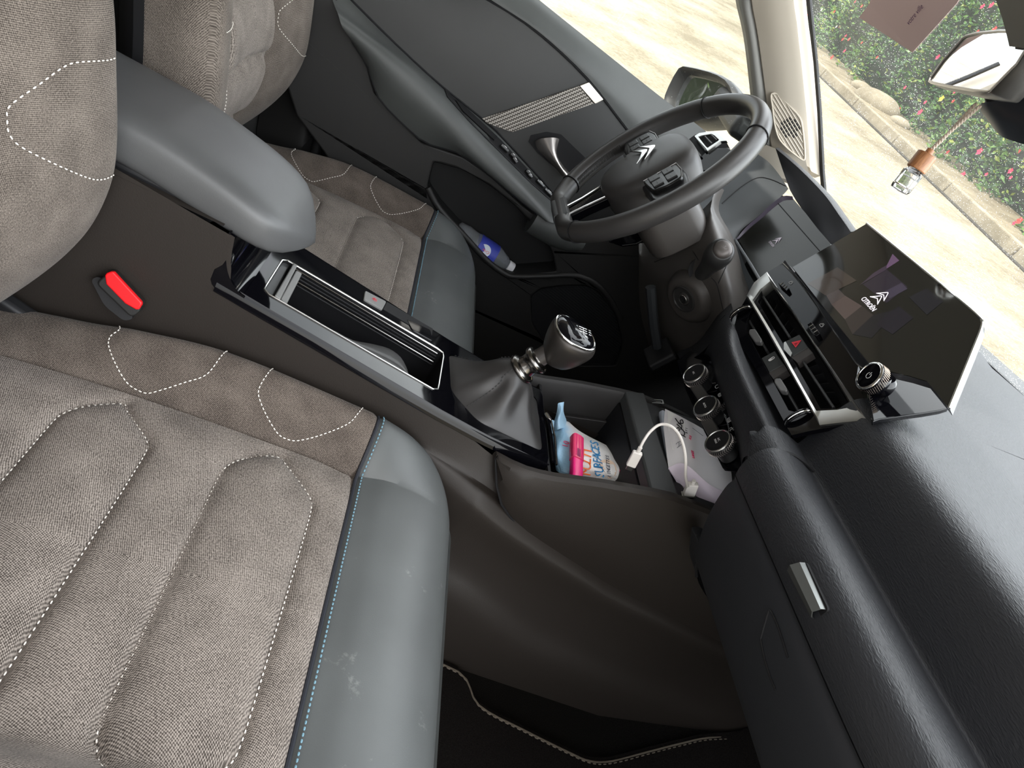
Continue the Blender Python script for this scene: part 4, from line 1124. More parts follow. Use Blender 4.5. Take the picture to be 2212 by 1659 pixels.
# volume knob
vk = SP(1908, 833); ax = (SP.n * .9 + V((-.1, .10, .12))).normalized()
VS = 3
kb = vk
kt = P(1877, 811, x=vk.x - .024 * .93); ax = (kt - vk).normalized(); Lk = (kt - vk).length
vo = obj('volume_knob', lathe([(.0135, -.004), (.0150, 0), (.0150, Lk * .25), (.0165, Lk * .34), (.0170, Lk * .45), (.0170, Lk * .92), (.0160, Lk), (.0148, Lk * 1.01)], vk, ax, 40), M_gloss, vent, sm=35)
obj('knurled_band', join(*[tube([vk + ax * (Lk * .5) + (ax.orthogonal().normalized() * math.cos(a) + ax.cross(ax.orthogonal().normalized()) * math.sin(a)) * .0172, vk + ax * (Lk * .88) + (ax.orthogonal().normalized() * math.cos(a + .16) + ax.cross(ax.orthogonal().normalized()) * math.sin(a + .16)) * .0172], .0005, 4) for a in [2 * PI * k / 44 for k in range(44)]]), plain('knurl', (.6, .52, .45), .25, 1), vo)
obj('knob_bezel', lathe([(.0163, Lk * .93), (.0172, Lk * .97), (.0166, Lk * 1.02), (.0146, Lk * 1.03), (.0140, Lk * .99)], vk, ax, 40, cap=False), M_chrome, vo, sm=60)
obj('knob_face', lathe([(.0146, Lk * .985), (.012, Lk * 1.0), (.0, Lk * 1.005)], vk, ax, 32), M_gloss, vo, sm=60)
kcen = vk + ax * (Lk * 1.008); _, kuu, kvv = basis(ax, V((0, 0, 1)))
obj('power_symbol', join(tube([kcen + kvv * .0035 * math.sin(a) + kuu * .0035 * math.cos(a) for a in [.6 + (2 * PI - 1.2) * k / 14 for k in range(15)]], .00035, 5), tube([kcen + kuu * .001, kcen + kuu * .0045], .00035, 5)), M_print, vo)
# ------------------------------------------------------------------ touchscreen
ts = thing('touchscreen', 'large tilted centre touchscreen showing a white double chevron and wordmark', 'touchscreen')
outl = [QP(a, b) for a, b in [(1872, 483), (2060, 637), (2112, 682), (2121, 694), (2119, 712), (2100, 760), (2050, 882), (2026, 852), (2002, 823), (1965, 812), (1925, 803), (1890, 800), (1800, 690), (1712, 577), (1790, 532)]]
o = obj('screen_housing', prism([p - QP.n * .0012 for p in outl], -QP.n * .011), plain('housing', (.05, .05, .055), .3), ts, bev=.001)
ml = [QP(a, b, -.001) for a, b in [(1872, 483), (2060, 637), (2112, 682), (2121, 694), (2119, 712), (2100, 760), (2050, 882)]]
obj('screen_rim', tube(spline(ml, 3), .0016, 8), M_chrome, ts)
M_screen = plain('screen_glass', (.012, .012, .010), .10, coat=.8, spec=.5)
obj('screen_glass', prism(outl, -QP.n * .0012), M_screen, ts, sm=0)
def chev(c, X, Y, w, h, th, gap):
    """two nested chevrons as closed outlines, apex up"""
    out = []
    for dy in (0, gap):
        pts = [(-w, 0), (-w * .55, h * .50), (-w * .12, h * .98), (0, h * 1.04), (w * .12, h * .98), (w * .55, h * .50), (w, 0), (w * .55, h * .50 - th * .55), (w * .10, h - th * 1.25), (0, h - th * 1.15), (-w * .10, h - th * 1.25), (-w * .55, h * .50 - th * .55)]
        out.append([V(c) + V(X) * a + V(Y) * (b + dy) for a, b in pts])
    return out
def glow(name, col, s): 
    return plain(name, (0, 0, 0), .5, emit=col, estr=s)
ul = QP(*c5(1125, 440), .0004); ur = QP(*c5(1212, 532), .0004); wl = (ur - ul).length; wX = (ur - ul).normalized(); wY = QP.n.cross(wX)
if wY.z < 0: wY = -wY
cc_ = QP(*c5(1168, 487), .0004)
M_logo = glow('screen_white', (1, .93, 1), 1.6)
t_ = text('wordmark', 'CITROËN', wl * .235, cc_, wX, wY, M_logo, ts, .00005, sx=.92)
chc = QP(*c5(1203, 463), .0004)
sx1 = wl * .28
for ring in chev(chc, wX, wY, sx1, sx1 * .95, sx1 * .42, sx1 * .78):
    cen = sum(ring, V((0, 0, 0))) / len(ring)
    obj('chevron', tube(ring, .00045, 5, True), M_logo, ts)
tiles = [([(1130, 355), (1290, 255), (1430, 370), (1290, 480)], (.15, .12, .18), .10), ([(920, 490), (1010, 430), (1125, 500), (1010, 590)], (.30, .22, .20), .18),
         ([(1010, 590), (1125, 500), (1200, 560), (1060, 690)], (.16, .13, .12), .12), ([(1280, 250), (1330, 150), (1375, 195), (1290, 250)], (.34, .2, .36), .30),
         ([(1200, 280), (1290, 225), (1290, 255), (1110, 360)], (.2, .14, .22), .16), ([(1280, 400), (1390, 345), (1430, 385), (1310, 450)], (.22, .18, .28), .16),
         ([(1060, 690), (1200, 560), (1370, 520), (1190, 715)], (.08, .08, .10), .08), ([(880, 420), (960, 380), (1010, 430), (920, 490)], (.30, .24, .22), .14), ([(760, 350), (960, 240), (1090, 330), (880, 430)], (.28, .22, .18), .10),
         ([(1215, 620), (1370, 500), (1470, 580), (1330, 690)], (.10, .09, .13), .07), ([(1440, 440), (1560, 380), (1670, 470), (1560, 560)], (.10, .10, .13), .07)]
for k, (q, colr, s) in enumerate(tiles):
    obj('display_tile', prism([QP(*c5(a, b), .00012 + .00002 * k) for a, b in q], QP.n * .00001), plain('tile_%d' % k, tuple(v_ * .12 for v_ in colr), .12, coat=.6, emit=colr, estr=s), ts, sm=0)
# ------------------------------------------------------------------ climate controls
cl = thing('climate_controls', 'row of three knurled climate knobs on a black panel under the air vents', 'climate control panel')
KP = Plane(P(1555, 900, x=.285), (-.93, 0, .36))
cpoly = [KP(a, b) for a, b in [(1462, 780), (1490, 758), (1533, 770), (1555, 820), (1582, 890), (1608, 965), (1598, 1013), (1560, 1010), (1520, 930), (1480, 840)]]
obj('climate_panel', prism(cpoly, -KP.n * .008), M_gloss, cl, bev=.001)
kax = V((-.93, 0, .36)).normalized()
faces = [((1498, 805), 'A/C', None), ((1522, 875), 'AUTO', None), ((1549, 951), 'A/C', 'MAX')]
_, cu_, cv_ = basis(kax, V((0, 0, 1)))
rt = -cv_ if cv_.y > 0 else cv_
for (pxl, t1, t2) in faces:
    f = P(*pxl, x=.250); b0 = f - kax * .030
    k_ = obj('climate_knob', lathe([(.0125, -.002), (.0125, .013), (.0172, .0165), (.0182, .018), (.0182, .0268), (.0175, .0280)], b0, kax, 48), plain('knob_black', (.02, .02, .021), .35), cl, sm=35)
    ch = []
    for i in range(40):
        a = 2 * PI * i / 40
        def q(h, da): return b0 + kax * h + (cu_ * math.cos(a + da) + cv_ * math.sin(a + da)) * .01845
        ch.append(tube([q(.0186, 0), q(.0222, .09), q(.0262, 0)], .00045, 4))
    obj('knurling', join(*ch), plain('knurl_grey', (.55, .50, .48), .3, .9), k_)
    obj('knob_ring', lathe([(.0180, .0272), (.0186, .0282), (.0182, .0296), (.0165, .0302), (.0158, .0294)], b0, kax, 48, cap=False), plain('ring_grey', (.42, .42, .41), .25, .9), k_, sm=60)
    obj('knob_face', lathe([(.0166, .0290), (.0120, .0288), (.0118, .0293), (.0, .0296)], b0, kax, 40), plain('knob_face_black', (.012, .012, .013), .7, spec=.2), k_, sm=30)
    fc = b0 + kax * .0299
    if t2: text('knob_text', t1, .0040, fc + cu_ * .0022, rt, cu_, M_print, k_, .0001); text('knob_text', t2, .0040, fc - cu_ * .0022, rt, cu_, M_print, k_, .0001)
    else: text('knob_text', t1, .0040, fc, rt, cu_, M_print, k_, .0001)
# bars between the knobs, icons and marks
for (a, b) in (((1507, 840), (1522, 862)), ((1531, 915), (1545, 940))):
    p, q = P(*a, x=.262), P(*b, x=.262)
    obj('toggle_bar', box((p + q) / 2, ((p - q).length * 1.6, .011, .016), (q - p), kax), plain('toggle_grey', (.05, .048, .046), .35), cl, bev=.002)
def ic(px, w, h, r, name='panel_symbol', m=M_print):
    c = KP(*px, .0006); obj(name, ringframe(flat(c, KP.u, KP.v, rrect(w, h, r, 3)), flat(c, KP.u, KP.v, rrect(w * .8, h * .72, r * .7, 3)), KP.n * .0002), m, cl, sm=0); return c
c = ic((1549, 835), .0075, .0065, .003); c = ic((1555, 853), .008, .006, .0028); obj('panel_symbol', join(*[tube([c + KP.u * d - KP.v * .002, c + KP.u * d + KP.v * .002], .0003, 4) for d in (-.002, 0, .002)]), M_print, cl)
c = ic((1575, 907), .0085, .0060, .0008); obj('panel_symbol', join(*[tube([c + KP.u * d - KP.v * .002, c + KP.u * d + KP.v * .002], .0003, 4) for d in (-.002, 0, .002)]), M_print, cl)
c = KP(1582, 926, .0008); obj('fan_symbol', join(*[tube([c, c + (KP.u * math.cos(a) + KP.v * math.sin(a)) * .003, c + (KP.u * math.cos(a + .7) + KP.v * math.sin(a + .7)) * .0045], .0004, 4) for a in (0, PI / 2, PI, 3 * PI / 2)]), M_print, cl)
ic((1575, 892), .004, .003, .001)
for px, m in (((1552.5, 822), M_redprint), ((1543, 799), M_blueprint), ((1597, 941), M_blueprint), ((1609, 972), M_redprint), ((1566, 866), M_print)):
    obj('indicator_dot', prism(flat(KP(*px, .0004), KP.u, KP.v, circ(.0013, 12)), KP.n * .0003), m, cl, sm=0)
for (a, b) in (((1528, 830), (1546, 827)), ((1530, 848), (1549, 844)), ((1549, 900), (1568, 897)), ((1553, 920), (1575, 916))):
    obj('panel_line', tube([KP(*a, .0005), KP(*b, .0005)], .0003, 4), M_satin, cl)
obj('chrome_blade', tube([KP(1565, 895, .001), KP(1571, 912, .001), KP(1576, 932, .001)], .0010, 6), M_chrome, cl)
# ------------------------------------------------------------------ driver side of the dashboard
M_shelf2 = plain('dash_shelf', (.055, .060, .064), .5, grain=900, gdist=.0002, gstr=.5)
rows = [[(1625, 325, 'y', .66), (1660, 350, 'y', .62), (1685, 380, 'y', .56), (1703, 408, 'y', .50)],
        [(1570, 365, 'y', .62), (1620, 400, 'y', .56), (1655, 420, 'y', .51), (1688, 424, 'y', .485)],
        [(1520, 420, 'y', .56), (1570, 450, 'y', .51), (1605, 465, 'y', .475), (1638, 467, 'y', .465)],
        [(1470, 470, 'y', .48), (1520, 500, 'y', .43), (1560, 515, 'y', .42), (1594, 510, 'y', .435)],
        [(1500, 560, 'y', .36), (1550, 590, 'y', .36), (1585, 595, 'y', .365), (1608, 570, 'y', .38)],
        [(1520, 640, 'y', .33), (1570, 650, 'y', .33), (1605, 650, 'y', .33), (1635, 620, 'y', .34)]]
bs = bispline(rows, 5, 5)
o = obj('binnacle_shelf', grid(bs), M_shelf2, dash, sm=60)
tsf = BVHTree.FromPolygons(*grid(bs))
ln = drape(tsf, [(1560, 440), (1600, 405), (1635, 385), (1665, 388), (1703, 405)], 5, .0004)
if len(ln) > 3: obj('shelf_seam', tube(ln, .0009, 6), M_black, dash)
DP = Plane(P(1594, 515, x=.352), (-.93, 0, .37))
disp = thing('instrument_display', 'small digital driver display recessed behind the steering wheel', 'instrument display')
dpx = [(1594, 515), (1615, 492), (1640, 469), (1660, 450), (1678, 435), (1689, 427), (1711, 427), (1740, 460), (1767, 495), (1795, 527), (1790, 545), (1728, 580), (1660, 610), (1640, 600), (1623, 567)]
obj('display_glass', prism([DP(a, b) for a, b in dpx], -DP.n * .004), plain('display_black', (.012, .012, .010), .16), disp, sm=0)
obj('display_split', tube([DP(1678, 436, .0004), DP(1770, 541, .0004)], .0008, 6), M_black, disp)
obj('display_edge', tube([DP(1587, 517, .001), DP(1622, 572, .001), DP(1650, 620, .001)], .0028, 8), plain('edge_grey', (.13, .14, .15), .4), disp)
obj('recess_side', grid(bispline([[DP(1590, 517, .004), DP(1612, 490, .004), DP(1640, 466, .004), DP(1664, 443, .004), DP(1690, 424, .004), DP(1712, 424, .004)], [DP(1596, 516, 0), DP(1620, 492, 0), DP(1646, 471, 0), DP(1670, 450, 0), DP(1692, 434, 0), DP(1714, 432, 0)]], 3, 2)), plain('recess_violet', (.06, .05, .075), .35), disp)
gc = DP(1671, 524, .0008); gX = (DP(1681, 532) - DP(1663, 512)).normalized(); gX = V((0, -1, 0)); gY = DP.v
g1 = (DP(1662, 520) - DP(1671, 533)).length
for k, ring in enumerate(chev(gc + V((0, 0, 0)), gX, gY, .008, .009, .0036, .0055)):
    obj('small_chevron', prism(ring, DP.n * .0002), glow('chev_%d' % k, (.75, .68, .78), .45), disp, sm=0)
text('display_text', 'CITROËN', .0052, gc - gY * .004, gX, gY, glow('dtxt', (.75, .68, .78), .45), disp, .00005)
# hood over the display
hf = bispline([[(1675, 320, 'y', .61), (1725, 363, 'y', .53), (1778, 417, 'y', .42), (1808, 458, 'y', .35), (1838, 501, 'y', .28)],
               [(1690, 365, 'y', .57), (1722, 400, 'y', .50), (1765, 450, 'y', .40), (1798, 490, 'y', .33), (1826, 515, 'y', .27)],
               [(1706, 410, 'y', .50), (1724, 440, 'y', .455), (1755, 480, 'y', .385), (1785, 515, 'y', .31), (1815, 545, 'y', .25)]], 4, 3)
obj('hood_face', grid(hf), plain('hood_dark', (.006, .0065, .009), .6, grain=600, spec=.2), disp, sm=60)
ht = [hf[0], [p + V((.006, .002, .004)) for p in hf[0]], [p + V((.020, .004, .003)) for p in hf[0]], [p + V((.06, .01, -.012)) for p in hf[0]], [p + V((.12, .01, -.05)) for p in hf[0]]]
obj('hood_top', grid(ht), M_dash, disp, sm=60)
obj('display_light_block', box((.455, .38, .70), (.05, .36, .12)), M_black, disp)  # unseen block added behind the display to keep light from leaking through
# steering column and knee panel
col = thing('steering_column', 'dark steering column shroud with keyhole and stalk under the steering wheel', 'steering column')
kp_ = [[(1380, 520, 'y', .46), (1391, 525, 'y', .46), (1441, 500, 'y', .42), (1496, 470, 'y', .385), (1537, 432, 'y', .345), (1550, 400, 'y', .35)],
               [(1380, 545, 'y', .42), (1391, 557, 'y', .40), (1441, 540, 'y', .345), (1496, 515, 'y', .295), (1530, 475, 'y', .290), (1538, 447, 'y', .315)],
               [(1380, 590, 'y', .43), (1398, 590, 'y', .39), (1445, 575, 'y', .33), (1510, 553, 'y', .272), (1552, 525, 'y', .255), (1572, 512, 'y', .30)],
               [(1380, 630, 'y', .44), (1403, 622, 'y', .39), (1452, 612, 'y', .315), (1512, 600, 'y', .262), (1566, 585, 'y', .238), (1594, 590, 'y', .285)],
               [(1385, 680, 'y', .44), (1410, 672, 'y', .38), (1455, 660, 'y', .31), (1520, 645, 'y', .255), (1575, 640, 'y', .225), (1612, 650, 'y', .26)],
               [(1400, 740, 'y', .44), (1425, 725, 'y', .37), (1462, 710, 'y', .31), (1520, 698, 'y', .265), (1562, 700, 'y', .215), (1606, 700, 'y', .22)],
               [(1420, 800, 'y', .44), (1445, 780, 'y', .37), (1475, 765, 'y', .32), (1520, 750, 'y', .28), (1548, 745, 'y', .235), (1585, 745, 'y', .20)]]
kp_ = [r + [pt(r[-1]) + V((.012, .012, -.002)), pt(r[-1]) + V((.035, .045, -.006))] for r in kp_]
kp = bispline(kp_, 5, 5)

M_knee = plain('knee_plastic', (.050, .045, .041), .42, grain=900, gdist=.0002, gstr=.5)
o = obj('knee_panel', grid(kp), M_knee, col, sm=60)
tk = BVHTree.FromPolygons(*grid(kp))
ln = drape(tk, [(1403, 543), (1415, 566), (1440, 555), (1489, 529), (1509, 562)], 1, .0004)
if len(ln) > 3: obj('panel_seam', tube(ln, .0007, 6), M_black, col)
ln = drape(tk, [(1552, 612), (1570, 570), (1577, 540)], 4, .0004)
if len(ln) > 2: obj('panel_seam', tube(ln, .0007, 6), M_black, col)
ln = drape(tk, [(1537, 600), (1549, 616), (1560, 660), (1568, 690)], 4, .0004)
if len(ln) > 2: obj('panel_seam', tube(ln, .0007, 6), M_black, col)
h = tk.ray_cast(CAM, (P(1488, 640, y=.25) - CAM).normalized()); hn = h[1] if h[1].dot(CAM - h[0]) > 0 else -h[1]
hc = h[0] - hn * .004; _, hu, hv = basis(hn, V((0, 0, 1)))
obj('ignition_boss', lathe([(.048, -.004), (.046, .003), (.042, .010), (.037, .0145), (.033, .0155), (.020, .0158)], hc - hu * .003, hn, 48), M_knee, col, sm=60)
obj('ignition_ring', lathe([(.0235, .0155), (.0235, .0178), (.0215, .0185), (.0205, .0165), (.012, .0160), (.0105, .0172), (.0098, .0160)], hc, hn, 40, cap=False), plain('ring_black', (.03, .029, .028), .35), col, sm=35)
ib_ = obj('ignition_barrel', lathe([(.0078, .016), (.0078, .0178), (.0070, .0184), (.0, .0184)], hc, hn, 28), M_satin, col, sm=35)
obj('keyhole', box(hc + hn * .0186, (.0022, .0075, .0006), hu.cross(hn) * .5 + hu * .5, hu * 1, hn), M_black, ib_, sm=0)
# shroud under the wheel: closed loft from the dash towards the hub
WC = V((0.11128747, 0.35274426, 0.70560997)); wr_ = math.radians(29.72)
WU = V((math.sin(wr_), 0, math.cos(wr_))); WN = V((-math.cos(wr_), 0, math.sin(wr_))); WY = V((0, 1, 0)); WR = 0.17436
rows = []
for t, hw, up_, dn in [(0, .055, .036, .045), (.15, .072, .044, .058), (.6, .076, .048, .060), (1, .078, .050, .056)]:
    c = WC - WN * lerp(.035, .12, t) - WU * .005
    ring = []
    for i in range(28):
        a = 2 * PI * i / 28; ca, sa = math.cos(a), math.sin(a)
        ring.append(c + WY * hw * math.copysign(abs(ca) ** .5, ca) + WU * (up_ if sa > 0 else dn) * math.copysign(abs(sa) ** .5, sa))
    rows.append(ring)
obj('column_shroud', capped(rows), M_knee, col, sm=45, bev=.004)
# wiper stalk on the near side of the column
s0 = P(1520, 588, y=.262); s1 = P(1561, 539, y=.185)
ax_ = (s1 - s0).normalized(); L_ = (s1 - s0).length
M_stalk = plain('stalk_black', (.028, .028, .028), .38, grain=1200, gdist=.0001)
st_ = obj('stalk', lathe([(.012, -.01), (.0125, .0), (.0135, L_ * .25), (.0165, L_ * .48), (.0198, L_ * .66), (.0208, L_ * .84), (.0196, L_ * .94), (.0165, L_ * .99), (.0148, L_ * 1.0)], s0, ax_, 36), M_stalk, col, sm=45)
obj('stalk_button', lathe([(.0142, L_ * .985), (.0142, L_ * 1.01), (.012, L_ * 1.045), (.006, L_ * 1.06), (0, L_ * 1.063)], s0, ax_, 32), plain('stalk_button', (.10, .09, .085), .35, .4), st_, sm=60)
obj('stalk_socket', lathe([(.022, -.006), (.024, .0), (.0225, .004), (.019, .002), (.013, -.004)], s0 + V((.0, .005, 0)), (ax_ + hn).normalized(), 36), M_rubber, col, sm=50)
# ------------------------------------------------------------------ steering wheel
sw_ = thing('steering_wheel', 'leather-rimmed steering wheel with a silver double chevron on its hub', 'steering wheel')
def wp(a, r=WR, off=0.0):
    """angle from the top, towards the driver's left"""
    c_ = math.cos(a); s_ = math.sin(a); rr = r
    if c_ < -.80:  # flattened bottom
        lim = .925; rr = min(r, r * lim / max(-c_, .001))
        rr = r * (1 - (1 - lim / -c_) * 1.0) if -c_ > lim else r
    return WC + WU * rr * c_ + WY * rr * s_ + WN * off
def rim(a0, a1, rad, name, m, n=40, off=0):
    path = [wp(lerp(a0, a1, k / n)) for k in range(n + 1)]; rows = []
    for i, p in enumerate(path):
        e = (p - WC).normalized(); ring = []
        for k in range(16):
            b = 2 * PI * k / 16; ring.append(p + e * math.cos(b) * rad * .92 + WN * math.sin(b) * rad * 1.06)
        rows.append(ring)
    return obj(name, capped(rows), m, sw_, sm=70)
M_rim = leather('rim_leather', (.036, .034, .033), .40, 900, .00008, .4)
M_rimtop = leather('rim_leather_grey', (.075, .074, .072), .42, 900, .00008, .4)
D = math.radians
rim(D(43), D(-34), .0162, 'rim_top', M_rim); rim(D(-35), D(-146), .0162, 'rim_side', M_rim, 50)
rim(D(44), D(139), .0162, 'rim_side', M_rim, 50); rim(D(140), D(213), .0160, 'rim_bottom', M_rim, 30)
for a in (43.5, -34.5, 139.5, -146.5):
    p = wp(D(a)); e = (p - WC).normalized()
    obj('rim_seam', tube([p + e * math.cos(b) * .0156 + WN * math.sin(b) * .0178 for b in [2 * PI * k / 24 for k in range(24)]], .0009, 6, True), M_black, sw_)
# inner lacing on the left arc
path = [wp(D(100 + 38 * k / 40), WR - .0150) for k in range(41)]
obj('rim_lacing', join(*[tube([p + WN * .006 - WY * 0, p - WN * .006 + (path[min(i + 1, 40)] - p) * .8], .0006, 5) for i, p in enumerate(path[:-1])]), plain('lacing', (.06, .058, .055), .6), sw_)
# metal-look pad inset at the bottom
pa_ = [wp(D(a), WR + .001, .0165) for a in (168, 174, 180, 186, 192)]
bp2 = [wp(D(a), WR - .014, .0135) for a in (166, 173, 180, 187, 194)]
cp2 = [wp(D(a), WR + .0165, .004) for a in (169, 174, 180, 186, 191)]
obj('rim_inlay', thick(bispline([cp2, [a + (a - b) * .55 + WN * -.0015 for a, b in zip(pa_, bp2)], pa_, bp2], 3, 3), -WN * .002), plain('inlay_grey', (.13, .135, .14), .33, .4), sw_)
# hub
def hubpt(x, y, off): return WC + WY * x + WU * y + WN * off
hub = [(-.073, .030), (-.066, .052), (-.050, .064), (-.025, .070), (0, .071), (.025, .070), (.050, .064), (.066, .052), (.073, .030), (.074, .0), (.070, -.035), (.058, -.064), (.035, -.082), (0, -.088), (-.035, -.082), (-.058, -.064), (-.070, -.035), (-.074, 0)]
hub = spline([V((a, b, 0)) for a, b in hub], 4, True); rows = []
for s, off in [(.93, -.050), (1.0, -.020), (1.0, -.004), (.985, .004), (.94, .011), (.85, .0155), (.68, .019), (.45, .021), (.2, .022), (.02, .022)]:
    rows.append([hubpt(p.x * s, (p.y + .008) * s - .008, off + (.006 if p.y * s > .028 else 0) * 0) for p in hub])
o = obj('airbag_cover', capped(rows), leather('hub_plastic', (.036, .034, .033), .48, 900, .00012, .5), sw_, sm=60)
for ring in chev(hubpt(.004, -.020, .0275), -WY, WU, .034, .024, .0080, .0135):
    obj('hub_chevron', prism([p - WN * .003 for p in ring], WN * .0022), M_chrome, sw_, bev=.0005)
text('airbag_text', 'AIRBAG', .0055, hubpt(.040, -.030, .0235), -WY, WU, M_plastic2, sw_, .0003)
# spokes and button pads
M_spoke = plain('spoke_black', (.02, .02, .021), .3)
for s in (1, -1):
    pts = [(s * .060, .034), (s * .105, .036), (s * .150, .030), (s * .162, .010), (s * .160, -.018), (s * .130, -.026), (s * .098, -.026), (s * .062, -.030)]
    obj('spoke', prism([hubpt(a, b, .004) for a, b in pts], -WN * .022), M_spoke, sw_, bev=.004)
    bp = obj('button_pad', prism(rounded([hubpt(s * a, b, .011) for a, b in [(.068, .030), (.100, .031), (.126, .026), (.130, .004), (.122, -.018), (.095, -.022), (.070, -.024)]], .006), -WN * .010), plain('pad_black', (.015, .015, .015), .3), sw_, bev=.002)
    for k, (bx_, by_) in enumerate([(.083, .014), (.108, .014), (.083, -.008), (.107, -.007)]):
        b_ = obj('wheel_button', prism(rounded([hubpt(s * (bx_ + dx), by_ + dy, .0135) for dx, dy in [(-.010, -.008), (.010, -.008), (.010, .008), (-.010, .008)]], .002), -WN * .003), plain('wbtn', (.025, .025, .025), .4), bp, bev=.001)
        obj('button_mark', tube([hubpt(s * (bx_ - .003), by_, .0139), hubpt(s * (bx_ + .003), by_, .0139)], .0004, 4), plain('pmark', (.25, .25, .25), .6), b_)
    obj('pad_rim', tube([hubpt(s * a, b, .0112) for a, b in [(.070, -.023), (.068, .031), (.100, .032), (.127, .027)]], .0006, 6), M_darkchrome, sw_)
pts = [(-.030, -.080), (.030, -.080), (.022, -.120), (.020, -.165), (-.020, -.165), (-.022, -.120)]
obj('lower_spoke', prism([hubpt(a, b, .000) for a, b in pts], -WN * .016), M_gloss, sw_, bev=.003)
[obj('spoke_trim', t__, M_chrome, sw_) for t__ in (tube([hubpt(.028, -.085, .002), hubpt(.021, -.120, .002), hubpt(.019, -.160, .003)], .0016, 6), tube([hubpt(-.028, -.085, .002), hubpt(-.021, -.120, .002), hubpt(-.019, -.160, .003)], .0016, 6))]
# ------------------------------------------------------------------ driver side air vent
va = thing('side_air_vent', 'small chrome-framed air vent at the far end of the dashboard behind the wheel rim', 'air vent')
o_ = P(1520, 312, y=.60); VP_ = Plane(o_, (-.90, -.20, .38))
def vv(l, off=0): return [VP_(1400 + a / 5.53, 130 + b / 5.53, off) for a, b in l]
fo = vv([(548, 905), (610, 868), (770, 845), (835, 870), (940, 962), (868, 968), (705, 1085), (690, 1060)], .003)
fi = vv([(600, 915), (640, 900), (755, 882), (790, 900), (845, 950), (830, 965), (710, 1045), (690, 1030)], .003)
A, B = match(fo, fi); obj('vent_frame', ringframe(A, B, -VP_.n * .006), M_satin, va, bev=.001)
obj('vent_backing', prism(vv([(410, 1000), (560, 890), (780, 850), (930, 965), (700, 1090), (560, 1215)], -.006), -VP_.n * .03), M_black, va)
for a, b in [((415, 1020), (548, 1205)), ((490, 965), (628, 1150)), ((560, 915), (690, 1085)), ((680, 915), (760, 1000)), ((750, 890), (820, 960))]:
    p, q = vv([a, b], .001); obj('louvre', tube([p, q], .0022, 6), M_louv, va)
obj('vent_trim', tube(vv([(400, 1012), (470, 1115), (548, 1205)], .003), .0016, 6), M_satin, va)
gp = vv([(570, 1210), (690, 1090), (830, 1050), (960, 1040), (1010, 1090), (760, 1330), (620, 1320)], -.002)
obj('gloss_corner', prism(rounded(gp, .004), -VP_.n * .02), M_gloss, va, bev=.002)

bl = [P(a, b, y=.40) for a, b in [(1316, 522), (1345, 532), (1375, 528), (1402, 514), (1412, 500)]]
obj('column_stalk', join(prism(bl + [P(a, b, y=.40) for a, b in [(1405, 492), (1370, 506), (1340, 512)]], (0, .008, -.002)), tube(bl, .0012, 6)), M_gloss, col)
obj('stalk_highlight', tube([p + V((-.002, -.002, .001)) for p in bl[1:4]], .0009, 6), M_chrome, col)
# ------------------------------------------------------------------ floor, body shell, pillars
def gfloor(x): return interp([-2, .40, .62, .80, .95], [.03, .03, .09, .26, .48], x)
rows = [[V((x, y, gfloor(x))) for y in (-.74, -.4, -.1, .1, .4, .74)] for x in [-1.9, -1.2, -.6, 0, .2, .4, .5, .62, .7, .8, .95]]
struct(obj('floor', thick(rows, (0, 0, -.03)), M_carpet, None, sm=60))
fm = thing('floor_mat', 'black passenger floor mat with pale stitched border', 'floor mat')
ms = [(957, 1486), (1034, 1529), (1130, 1582), (1227, 1630), (1275, 1650), (1323, 1650), (1400, 1630), (1470, 1612), (1532, 1599), (1610, 1599)]
def onfl(u, v, off=.014):
    z = .03
    for _ in range(15):
        p = P(u, v, z=z); z = gfloor(p.x) + off
    return p
line = [onfl(*q) for q in ms]
mo = [p + V((0, .018, 0)) for p in line]
edge_ = [(.03, -.135), (.10, -.15)]
mat_in = [V((-.10, -.150, .044)), V((.02, -.150, .044)), V((.14, -.152, .044))] + [p for p in line[1:]]
path = spline(mat_in, 4)
rows = [[V((p.x, p.y + .012, gfloor(p.x) + .012)), V((p.x, p.y, gfloor(p.x) + .014)), V((p.x, -.35, gfloor(p.x) + .014)), V((p.x, -.62, gfloor(p.x) + .012))] for p in path]
obj('mat_pile', thick(rows, (0, 0, -.008)), M_mat, fm, sm=60)
obj('border_stitching', join(dashes(path, (0, 0, 1), .006, .0035, .0009, .002), tube([p + V((0, .004, .0)) for p in path], .0014, 5)), plain('beige_thread', (.13, .11, .085), .8), fm)
for (u, v) in ((1548, 1505),):
    c = onfl(u, v, .02); obj('mat_fastener', lathe([(.014, 0), (.014, .004), (.008, .009), (0, .010)], c - V((0, 0, .006)), (0, 0, 1), 20), M_rubber, fm)
# carpeted tunnel foot under the console
M_trimcream = plain('cream_pillar_trim', (.42, .38, .32), .7, grain=500, gdist=.0001)
M_liner = plain('headliner', (.50, .49, .46), .9)
M_body = plain('body_dark', (.03, .03, .03), .6)
# roof
rows = []
for x in (-1.9, -1.0, -.4, 0, .12, .17):
    rows.append([V((x, y, 1.20 - .10 * (abs(y) / .62) ** 3 - .04 * smooth((x - 0) / .17))) for y in (-.62, -.56, -.4, -.2, 0, .2, .4, .56, .62)])
struct(obj('ceiling', thick(rows, (0, 0, .05)), M_liner, None, sm=60))
